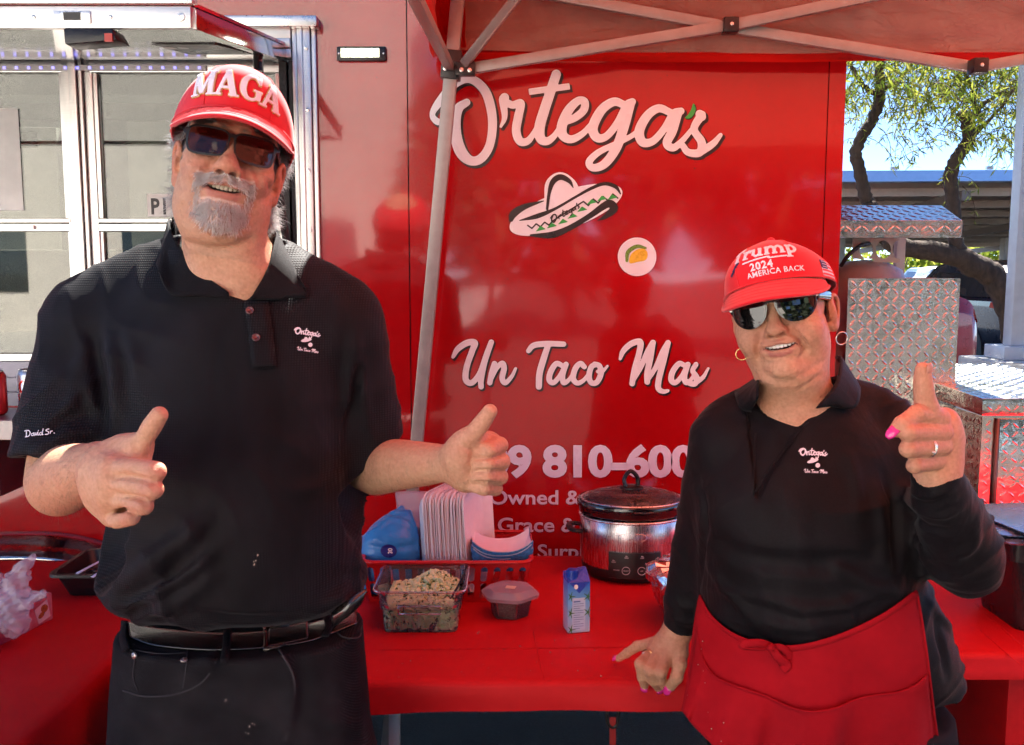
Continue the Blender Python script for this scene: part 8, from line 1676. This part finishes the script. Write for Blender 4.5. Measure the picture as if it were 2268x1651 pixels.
hb_m = near(vs, [HB(1000, 590, 1.672), HB(850, 800, 1.65)], .02, .06); c = blend(c, hb_m*.35, (.33, .14, .10))
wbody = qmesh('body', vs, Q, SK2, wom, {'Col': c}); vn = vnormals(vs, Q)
TEETH2 = M('tooth_white', (.84, .80, .74), .22, 0, .03, 200, Coat_Weight=.4); teeth(wbody, WR*WS, WT, 10, .0300, -.0945, -.0670, .0105, TEETH2, .013); teeth(wbody, WR*WS, WT, 8, .022, -.0910, -.0760, .0050, TEETH2, .013, True)
rs = np.random.RandomState(5)
DKH = hair_mat('dark_hair', (.015, .010, .008), (.03, .02, .016), (.06, .045, .035))
ear = (np.abs(x) > .080) & (y > -.004) & (y < .038) & (z > -.058) & (z < .014)
tm = ishead & ~ear & (np.abs(x) > .066) & (y > -.018) & (z > .000) & (z < .05)
def growW(nm, mask, k, ln, r, mat, dirf, bend, bk, curl, seg=4):
    idx = np.nonzero(mask)[0]; i = rs.choice(idx, k); p = vs[i]-vn[i]*.0006; d = dirf(loc[i], vn[i]); d = d/np.linalg.norm(d, axis=1)[:, None]; return strands(nm, p, d, rs.uniform(ln*.6, ln*1.2, k), rs.uniform(r*.7, r*1.3, k), mat, wbody, rs, bend, bk, curl, seg)
growW('temple_hair', tm, 1500, .026, .0004, DKH, lambda l, n_: n_*.16+(WR@np.stack([l[:, 0]*0, l[:, 0]*0+1, l[:, 0]*0-.25])).T, WR@V(0, .5, -.4), .4, .04)
bh = ishead & ~ear & (y > .03) & (z > -.06) & (z < .05); growW('back_hair', bh, 2500, .035, .0005, DKH, lambda l, n_: n_*.25+(WR@np.stack([l[:, 0]*0, l[:, 0]*0+.6, l[:, 0]*0-.7])).T, WR@V(0, .3, -1), .5, .06)
br = ishead & ((near(loc, [(-.052, -.074, .022), (-.034, -.092, .027), (-.013, -.097, .020)], .0025, .005) > .3) | (near(loc, [(.052, -.074, .022), (.034, -.092, .027), (.013, -.097, .020)], .0025, .005) > .3))
growW('eyebrow', br, 420, .007, .0003, DKH, lambda l, n_: n_*.25+(WR@np.stack([np.sign(l[:, 0]), l[:, 0]*0+.2, l[:, 0]*0+.1])).T, WR@V(0, 0, -1), .2, .08)
# nails
PINK = M('pink_varnish', (.80, .035, .30), .12, 0, .04, 30, Coat_Weight=1.0); NUDE = M('bare_nail', (.60, .30, .22), .3)
def nail(p, d, nrm, L, w_, m):
    d = unit(d); nrm = unit(np.asarray(nrm)-d*np.dot(nrm, d)); s_ = np.cross(d, nrm); rows = []
    for t in np.linspace(0, 1, 8):
        ww_ = w_*(1-.55*max(0, t-.55)**1.5/.3); rows.append([p+d*L*(t-.35)+s_*ww_*u+nrm*(.0016*(1-u*u)-.0012*(t-.5)**2*4) for u in np.linspace(-1, 1, 7)])
    g = G(); g.grid(rows); o = g.build('fingernail', m, wbody, smooth=True); sheet_thick(o, .0012, 0); return o
tl, pl_ = HW(*wfg[0][3]), HW(*wfg[0][2]); nail(tl+unit(V(-.35, -.8, .35))*.0078+unit(tl-pl_)*.002, tl-pl_, V(-.35, -.8, .35), .017, .0066, PINK)
for k, nn_, L in [(0, V(-.2, -.55, .8), .014), (1, V(-.35, -.85, .1), .013), (2, V(.0, -.8, .0), .012), (4, V(-.3, -.85, .35), .019)]:
    a, b_ = HB(*whb[k][2]), HB(*whb[k][3]); r = whb[k][4][3]; dd = unit(b_-a); nail(b_+unit(nn_-dd*np.dot(nn_, dd))*r*.92+dd*.004, dd, nn_, L, r*.80, PINK)
a, b_ = HW(1643, 980, 1.232), HW(1640, 895, 1.229); nail(b_+V(.006, -.0078, .001), b_-a, V(.5, -.85, 0), .013, .0062, NUDE)
# rings and earrings
GOLDM = M('gold', (.80, .52, .22), .2, 1.0, .04, 60); SILV = M('silver', (.80, .78, .74), .18, 1.0, .04, 60)
def ringat(c_, axis, r, t, m, nm, stone=None):
    ax = unit(axis); u = unit(np.cross(ax, V(.3, .2, 1))); v_ = np.cross(ax, u); g = G(); g.tube([c_+r*(math.cos(q)*u+math.sin(q)*v_) for q in np.linspace(0, 2*math.pi, 33)], t, 8, False); o = g.build(nm, m, wbody, smooth=True)
    if stone is not None:
        g = G(); g.lathe([(0, -.002), (.0022, -.001), (.003, .0004), (.0016, .0016), (0, .0017)], stone, 8); g.build('stone', M('clear_stone', (.8, .85, .9), .05, .3), o)
    return o
a, b_ = HW(*wfg[2][0]), HW(*wfg[2][1]); cc = a+(b_-a)*.42; ringat(cc, b_-a, .0138, .0013, SILV, 'ring', cc+V(.002, -.0145, -.004)); ringat(cc+unit(b_-a)*.0026, b_-a, .0137, .0009, SILV, 'ring')
a, b_ = HB(*whb[1][0]), HB(*whb[1][1]); cc = a+(b_-a)*.30; ringat(cc, b_-a, .0136, .0011, GOLDM, 'ring', cc+unit(V(-.7, -.3, .6))*.0140)
for ce, px_, py_, rr in [((1), 1866, 750, .0105), ((-1), 1645, 785, .0095)]:
    c_ = P(px_-2, py_, 1.515 if ce == 1 else 1.50); ringat(c_, V(-.25*ce, 1, .1), rr, .0011, GOLDM if ce == -1 else SILV, 'hoop_earring')
# cap
CAPR2 = cap_mat('cap_bright_twill', (.80, .008, .020)); WM = WR*WS
wc = Cap(.1015, .136, .024, .050, .010, .071, 0); wcap = wc.build(wbody, WM, WT, CAPR2, 'cap', dict(L=.072, slope=.40, bow=.014)); tag(wcap, 'bright red cap with white lettering and a small flag on the side')
mp = wc.mapper(WM, WT)
ik = Ink()
def bars(ox, oy, s_, L): [ik.bar((ox+a*s_, oy+b*s_), (ox+c_*s_, oy+d*s_), w_*s_) for a, b, c_, d, w_ in L]
x0_, y0_, s_ = -.060, .044, .00115
bars(x0_, y0_, s_, [(0, 17, 20, 17, 4.5), (1, 11.5, 1, 19, 2.2), (19, 11.5, 19, 19, 2.2), (10, 0, 10, 17, 6), (5, 1, 15, 1, 2.2)])
bars(x0_+23*s_, y0_, s_, [(3, 0, 3, 12, 5), (-1, 1, 8, 1, 2), (-1, 11.4, 4, 11.4, 1.8)]); ik.stroke([(x0_+(28)*s_, y0_+8*s_), (x0_+31*s_, y0_+11.2*s_), (x0_+34*s_, y0_+10*s_)], [4*s_, 4*s_, 4.6*s_])
bars(x0_+38*s_, y0_, s_, [(2, 3, 2, 12, 5), (12, 0, 12, 12, 5), (-2, 11.4, 3, 11.4, 1.8), (8, 11.4, 13, 11.4, 1.8), (12, .9, 17, .9, 1.8)]); ik.stroke([(x0_+40*s_, y0_+4*s_), (x0_+44*s_, y0_+1.2*s_), (x0_+49*s_, y0_+3*s_)], 3.2*s_)
bars(x0_+58*s_, y0_, s_, [(2, 0, 2, 12, 5), (13, 0, 13, 9, 5), (24, 0, 24, 9, 5), (-2, .9, 6, .9, 1.8), (9, .9, 17, .9, 1.8), (20, .9, 28, .9, 1.8), (-2, 11.4, 3, 11.4, 1.8)]); ik.stroke([(x0_+61*s_, y0_+9*s_), (x0_+66*s_, y0_+11.4*s_), (x0_+71*s_, y0_+9*s_)], 3.4*s_); ik.stroke([(x0_+72*s_, y0_+9*s_), (x0_+77*s_, y0_+11.4*s_), (x0_+82*s_, y0_+9*s_)], 3.4*s_)
bars(x0_+88*s_, y0_, s_, [(3, -7, 3, 12, 5), (-1, -6.2, 8, -6.2, 1.9), (-1, 11.4, 4, 11.4, 1.8)]); ik.stroke([(x0_+91*s_, y0_+9*s_), (x0_+97*s_, y0_+11.2*s_), (x0_+102*s_, y0_+6*s_), (x0_+97*s_, y0_+.6*s_), (x0_+91*s_, y0_+2*s_)], [3*s_, 3.4*s_, 5*s_, 3.4*s_, 3*s_])
ik.stroke([(x0_+22*s_, y0_-5*s_), (x0_+60*s_, y0_-3*s_), (x0_+62*s_, y0_-5*s_), (x0_+86*s_, y0_-5*s_)], 2*s_)
v, f = ik.mesh(.0010, mp, .0012, False, 3); mobj('embroidered_word', v, f, THREAD, wcap)
def captext(t, u0, v0, size, off, sp=1.0):
    v, f = text_mesh(t, size, off, 'LEFT', sp, 2); q = mp(v[:, :2]+V(u0, v0), .0010); mobj('embroidered_line', q, f, THREAD, wcap)
captext('2024', -.022, .0225, .0175, .0006, 1.1); captext('AMERICA BACK', -.030, .0110, .0130, .0003, 1.05)
NAVY = M('navy_thread', (.03, .03, .12), .6)
for k in range(3): ikk = Ink().bar((-.066+.006*k, .026+.006*k), (-.056+.006*k, .033+.006*k), .0035); v, f = ikk.mesh(.001, mp, .0010, False, 3); mobj('stitched_dash', v, f, NAVY, wcap)
fx, fz_ = .105, .004; v, f = Ink().poly([(fx, fz_), (fx+.040, fz_), (fx+.040, fz_+.030), (fx, fz_+.030)]).mesh(.0016, mp, .0008, False, 3); fl = mobj('flag_patch', v, f, THREAD, wcap)
for k in range(4): v, f = Ink().bar((fx+(.018 if k > 1 else 0), fz_+.0035+k*.0072), (fx+.040, fz_+.0035+k*.0072), .0034).mesh(.0012, mp, .0013, False, 3); mobj('red_stripe', v, f, CAPR2, fl)
v, f = Ink().poly([(fx, fz_+.014), (fx+.018, fz_+.014), (fx+.018, fz_+.030), (fx, fz_+.030)]).mesh(.0012, mp, .0014, False, 3); mobj('canton', v, f, NAVY, fl)
for k in range(3): v, f = Ink().bar((fx+.002, fz_+.017+k*.005), (fx+.016, fz_+.017+k*.005), .0010).mesh(.0006, mp, .0017, False, 3); mobj('star_row', v, f, THREAD, fl)
# sunglasses
n = N('mirror_black_lens'); n.set(Base_Color=(.006, .006, .006), Roughness=.03, Specular_IOR_Level=.8, IOR=1.6); LENSK = n.m
FRK = M('black_gloss_frame', (.008, .008, .009), .15, 0, .1, 60, Coat_Weight=1.0)
glasses(wbody, WM, WT, [(-.029, .012), (-.010, .0205), (.014, .0215), (.0300, .0165), (.0320, .004), (.0265, -.012), (.012, -.0225), (-.006, -.0235), (-.021, -.0150), (-.028, -.002)], .0395, -.1120, .72, .0030, FRK, LENSK, zc=-.002, temple_w=.0080, end=(.089, .012, .006))
for s in (-1, 1):
    g = G(); q = V(s*.0765, -.112+.72*.0765**2*8-.0045, .010); g.box(q-V(.0022, .0004, .0012), q+V(.0022, .0004, .0012)); g.v[-1] = np.array([WM@p+WT for p in g.v[-1]]); g.build('hinge_mark', SILV, wbody)

# ---- long sleeved top and polo
TOP = shirt_mat('black_jersey', (.0065, .0058, .0070), 0, .06)
wsb = Body(); Yw = 1.57
wsb.loft([row(1600, 1570, 2112, Yw+.02, .13, .14), row(1500, 1562, 2118, Yw+.015, .15, .145), row(1420, 1552, 2100, Yw, .178, .15), row(1340, 1551, 2066, Yw, .188, .148), row(1250, 1545, 2026, Yw, .184, .145), row(1160, 1534, 2006, Yw, .182, .14), row(1080, 1532, 2000, Yw, .170, .135), row(1010, 1556, 1990, Yw, .142, .128), row(955, 1596, 1968, Yw, .118, .115), row(915, 1640, 1915, Yw, .10, .10), row(880, 1680, 1868, Yw, .085, .088)], k=.02, e=2.3)
wsb.chain([(P(1690, 905, 1.58), .045), (P(1635, 935, 1.575), .052), (P(1606, 975, 1.568), .054)], k=.045, smooth=3); wsb.chain([(P(1862, 895, 1.58), .050), (P(1930, 925, 1.565), .056), (P(1978, 975, 1.55), .058)], k=.045, smooth=3)
wsb.chain([(P(1606, 975, 1.568), .053), (WSR+(WER-WSR)*.6, .050), (WER, .044), (WER+(WWR-WER)*.5, .040), (WWR-(WWR-WER)*.03, .0300)], k=.03, smooth=3)
wsb.chain([(P(1978, 975, 1.55), .056), (WSL+(WEL-WSL)*.5, .060), (WEL+V(.0, 0, .0), .060), (WEL+(WWL-WEL)*.35, .056), (WEL+(WWL-WEL)*.7, .044), (WWL-(WWL-WEL)*.02, .0335)], k=.03, smooth=3)
wref0 = Body(); wref0.ops = list(wsb.ops)
for pts, h, r, op in [([(1560, 1180), (1640, 1230), (1760, 1250), (1900, 1240), (1990, 1200)], .006, .03, 's'), ([(1960, 1050), (1985, 1120), (1990, 1200), (1980, 1290)], .010, .014, 's'), ([(1940, 1080), (1955, 1160), (1960, 1240)], .005, .014, 'u'), ([(2000, 1090), (2040, 1130), (2090, 1140), (2130, 1120)], .005, .010, 'u'), ([(2010, 1120), (2050, 1165), (2100, 1175)], .004, .010, 's'), ([(1700, 1330), (1800, 1350), (1900, 1330), (1990, 1290)], .006, .016, 'u'), ([(1650, 1360), (1760, 1390), (1880, 1370)], .005, .014, 'u'), ([(1860, 1260), (1930, 1300), (2000, 1310)], .005, .014, 'u'), ([(1570, 1260), (1620, 1320), (1680, 1380)], .004, .014, 'u'), ([(1545, 1060), (1560, 1140), (1552, 1230), (1550, 1310)], .006, .012, 's'), ([(1500, 1330), (1515, 1345), (1535, 1345)], .003, .008, 'u'), ([(1490, 1370), (1510, 1380), (1532, 1378)], .003, .007, 'u'), ([(2000, 1075), (2050, 1100), (2105, 1085)], .004, .007, 'u'), ([(2010, 1100), (2060, 1125), (2112, 1105)], .003, .007, 'u'), ([(2110, 1240), (2150, 1210), (2165, 1150)], .005, .016, 'u'), ([(2030, 1200), (2060, 1260), (2110, 1290)], .005, .014, 'u'), ([(1880, 1010), (1900, 1080), (1895, 1150)], .003, .014, 'u'), ([(2075, 1380), (2090, 1440), (2100, 1500)], .006, .012, 's'), ([(2060, 1340), (2085, 1370), (2110, 1400)], .006, .012, 'u')]: wrinkle(wsb, pts, h*1.6, r*.75, op, .009, wref0)
wref = Body(); wref.ops = list(wsb.ops)
def flat2(pts, y=1.46): return Ink().poly(np.array([P(a, b_, y)[[0, 2]] for a, b_ in pts]))
vk = flat2([(1682, 840), (1674, 960), (1668, 1098), (1704, 1040), (1790, 935), (1866, 862), (1866, 800), (1682, 800)]); nk = flat2([(1672, 790), (1683, 850), (1706, 882), (1748, 897), (1800, 888), (1838, 858), (1862, 790)])
def vcut(p):
    d = np.maximum(vk.dist(p[:, [0, 2]]), p[:, 1]-1.56); i = np.nonzero(d < .008)[0]
    if len(i): d[i] = np.maximum(d[i], -(wref.eval(p[i])+.009))
    return d
wsb.custom(vcut, P(1740, 950, 1.46), .17, k=.003, op='s')
wsb.custom(lambda p: np.maximum(nk.dist(p[:, [0, 2]]), p[:, 1]-1.57), P(1750, 850, 1.46), .16, k=.004, op='s'); wsb.chain([(P(1762, 800, 1.53), .074), (P(1765, 880, 1.55), .070)], k=.004, op='s')
v2, Q2 = wsb.skin(.0046, V(.28, 1.18, .80), V(.86, 1.76, 1.42), smooth=1); v2 = cloth_folds(v2, Q2, lambda v: .0045*np.clip((v[:, 1]-1.28)/.05, .1, 1), .075, (.5, .1, 1), .6); v2 = cloth_folds(v2, Q2, lambda v: .007*np.clip((v[:, 0]-.60)/.05, 0, 1)*np.clip((1.6-v[:, 1])/.1, 0, 1)*np.clip((v[:, 1]-1.30)/.06, 0, 1)+.004*np.clip((.36-v[:, 0])/.04, 0, 1), .045, (-.6, .3, 1), 1.9); top = qmesh('black_top', v2, Q2, TOP, wom)
def won(px_, py_, off=.006): return wref.hit(px_, py_, off=off)
leaf('collar', [P(1660, 850, 1.62), P(1678, 836, 1.55), P(1680, 850, 1.475), P(1678, 880, 1.455)], [P(1630, 868, 1.63), won(1628, 872, .010), won(1640, 905, .016), won(1664, 912, .012)], 0, top, TOP)
leaf('collar', [P(1850, 790, 1.64), P(1862, 792, 1.56), P(1850, 850, 1.48), P(1808, 905, 1.445)], [P(1890, 840, 1.64), won(1905, 862, .006), won(1892, 905, .020), won(1838, 898, .014)], 0, top, TOP)
for pts in ([(1668, 1098), (1704, 1040), (1790, 935)], [(1674, 960), (1668, 1098)]): g = G(); g.tube(wref.hits(spline(pts, 6), off=.0005), .0013, 6); g.build('placket_edge', TOP, top, smooth=True)
chest_badge(top, wref, 1772, 992, .86, .03)
# ---- trousers
wj = Body(); wj.loft([row(1900, 1590, 2090, Yw, .15, .14), row(1700, 1572, 2105, Yw, .155, .14), row(1560, 1575, 2095, Yw, .15, .14)], k=.02)
for s, px_ in ((-1, 1720), (1, 1965)):
    q = P(px_, 1850, Yw); wj.chain([(V(q[0], Yw, q[2]+.05), .10), (V(q[0], Yw, .35), .07), (V(q[0], Yw+.01, .06), .055)], k=.03)
    sh = Body(); sh.chain([(V(q[0], Yw, .05), .045), (V(q[0], Yw-.12, .036), .040)], k=.02); sh.plane((0, 0, .004), (0, 0, -1)); v4, Q4 = sh.skin(.007, V(q[0]-.08, 1.36, -.02), V(q[0]+.08, 1.68, .13)); qmesh('shoe', v4, Q4, BLACKM, wom)
v3, Q3 = wj.skin(.009, V(.28, 1.36, .03), V(.90, 1.74, .92)); qmesh('trousers', v3, Q3, DENIM, wom)
# ---- apron
n = N('apron_cotton'); n.set(Base_Color=n.ramp(n.noise(8, 4), [(.3, (.30, .002, .008)), (.7, (.40, .004, .012))]), Roughness=.85, Specular_IOR_Level=.2, Normal=n.bump(n.wave(800, None), .12, .0005, n.bump(n.noise(12, 4), .35, .006))); APRON = n.m
a_top = spline([(1549, 1322), (1574, 1366), (1620, 1405), (1680, 1428), (1740, 1435), (1800, 1428), (1880, 1402), (1960, 1362), (2030, 1312)], 8)
a_bot = spline([(1502, 1562), (1530, 1598), (1580, 1651), (1645, 1712), (1725, 1735), (1810, 1740), (1900, 1740), (2000, 1735), (2100, 1690)], 8)
m_ = len(a_top); tp = wref.hits(a_top, off=.008); s_ = np.linspace(0, 1, m_)
yb = 1.37+.10*np.abs(2*s_-.95)**2.2; bt = np.array([P(a, b_, y_) for (a, b_), y_ in zip(a_bot, yb)])
def apt0(i, t):
    p = tp[i]*(1-t)+bt[i]*t; p = p+V(0, -.022*math.sin(math.pi*t)*math.sin(math.pi*s_[i]), 0)
    wv = .014*math.sin(s_[i]*22+1.5*t)*t+.008*math.sin(s_[i]*47+3*t)*t**1.5; return p+V(.3*wv, -wv, 0)
TT = np.linspace(0, 1, 40); APT = np.array([[apt0(i, t) for i in range(m_)] for t in TT])
for it in range(4):                    # lie in front of the body, then relax
    q_ = APT.reshape(-1, 3).copy(); pj = np.array([PX(p) for p in q_]); hh = wref.hits(pj, off=.011); onb = np.abs(wref.eval(hh)) < .016; front = onb & (hh[:, 1] < q_[:, 1]); q_[front] = hh[front]; APT = q_.reshape(40, m_, 3)
    if it < 3: APT[1:-1, 1:-1] = APT[1:-1, 1:-1]*.5+.125*(APT[:-2, 1:-1]+APT[2:, 1:-1]+APT[1:-1, :-2]+APT[1:-1, 2:])
def apt(i, t, lift=0):
    u = min(38.999, max(0, t*39)); k = int(u); p = APT[k, i]*(1-u+k)+APT[k+1, i]*(u-k); return p-V(0, lift, 0)
g = G(); g.grid([[apt(i, t) for i in range(m_)] for t in np.linspace(0, 1, 26)]); ap = g.build('apron', APRON, wom, smooth=True); sheet_thick(ap, .0025, 0)
g = G(); g.tube([apt(i, 0, .002) for i in range(m_)], .0032, 8, True, (.6, 1.6)); g.build('waistband', APRON, ap, smooth=True)
for ii in (0, m_-1): g = G(); g.tube([apt(ii, t, .0015) for t in np.linspace(0, 1, 14)], .0022, 6); g.build('side_hem', APRON, ap, smooth=True)
pck = spline([(1545, 1380), (1574, 1456), (1617, 1498), (1666, 1522), (1737, 1544), (1835, 1564), (1879, 1558), (1930, 1538), (1982, 1526), (2058, 1486)], 8); pkx = np.interp(np.linspace(0, 1, m_), np.linspace(0, 1, len(pck)), pck[:, 1])
def tfor(i, py_):
    lo_, hi_ = 0, 1
    for _ in range(14):
        t = (lo_+hi_)/2
        if PX(apt(i, t))[1] < py_: lo_ = t
        else: hi_ = t
    return t
t0s = [tfor(i, pkx[i]) for i in range(m_)]
g = G(); g.grid([[apt(i, t0s[i]+(1-t0s[i])*t, .004+.012*math.sin(math.pi*s_[i])*(1-t)**2*abs(math.sin(s_[i]*7.5))) for i in range(1, m_-1)] for t in np.linspace(0, 1, 18)]); pkt = g.build('pocket', APRON, ap, smooth=True); sheet_thick(pkt, .0022, 0)
g = G(); g.tube([apt(i, t0s[i]+.004, .0055+.012*math.sin(math.pi*s_[i])*abs(math.sin(s_[i]*7.5))) for i in range(1, m_-1)], .0018, 6); g.build('pocket_hem', APRON, pkt, smooth=True)
def AW(cx, cy, d): return P(1410.5+cx*.5445, 752.2+cy*.5445, d)
fy_ = wref.hit(1715, 1440)[1]-.019
g = G(); g.tube(spline([AW(545, 1250, fy_), AW(500, 1235, fy_-.008), AW(440, 1240, fy_-.006), AW(430, 1255, fy_-.004), AW(490, 1262, fy_-.004), AW(545, 1258, fy_)], 5), .0065, 8, True, (.3, 1)); g.build('bow_loop', APRON, ap, smooth=True)
g = G(); g.tube(spline([AW(545, 1255, fy_), AW(590, 1255, fy_-.008), AW(622, 1290, fy_-.006), AW(600, 1300, fy_-.006), AW(560, 1275, fy_-.003)], 5), .006, 8, True, (.3, 1)); g.build('bow_loop', APRON, ap, smooth=True)
g = G(); g.tube(spline([AW(545, 1255, fy_-.004), AW(580, 1300, fy_-.010), AW(610, 1325, fy_-.010), AW(590, 1345, fy_-.010)], 5), .0075, 8, True, (.25, 1)); g.build('bow_tail', APRON, ap, smooth=True); g = G(); g.tube([AW(535, 1245, fy_-.006), AW(552, 1262, fy_-.008)], .0075, 8); g.build('bow_knot', APRON, ap, smooth=True)
g = G()
for k in range(11):
    i = rs.randint(2, 22); t = rs.uniform(.25, .95); p = apt(i, t, .009); r_ = rs.uniform(.0005, .0013); g.lathe([(0, -r_), (r_, 0), (0, r_)], p, 6)
tag(g.build('crumb', M('crumb', (.5, .45, .36), .8), ap), kind='stuff')
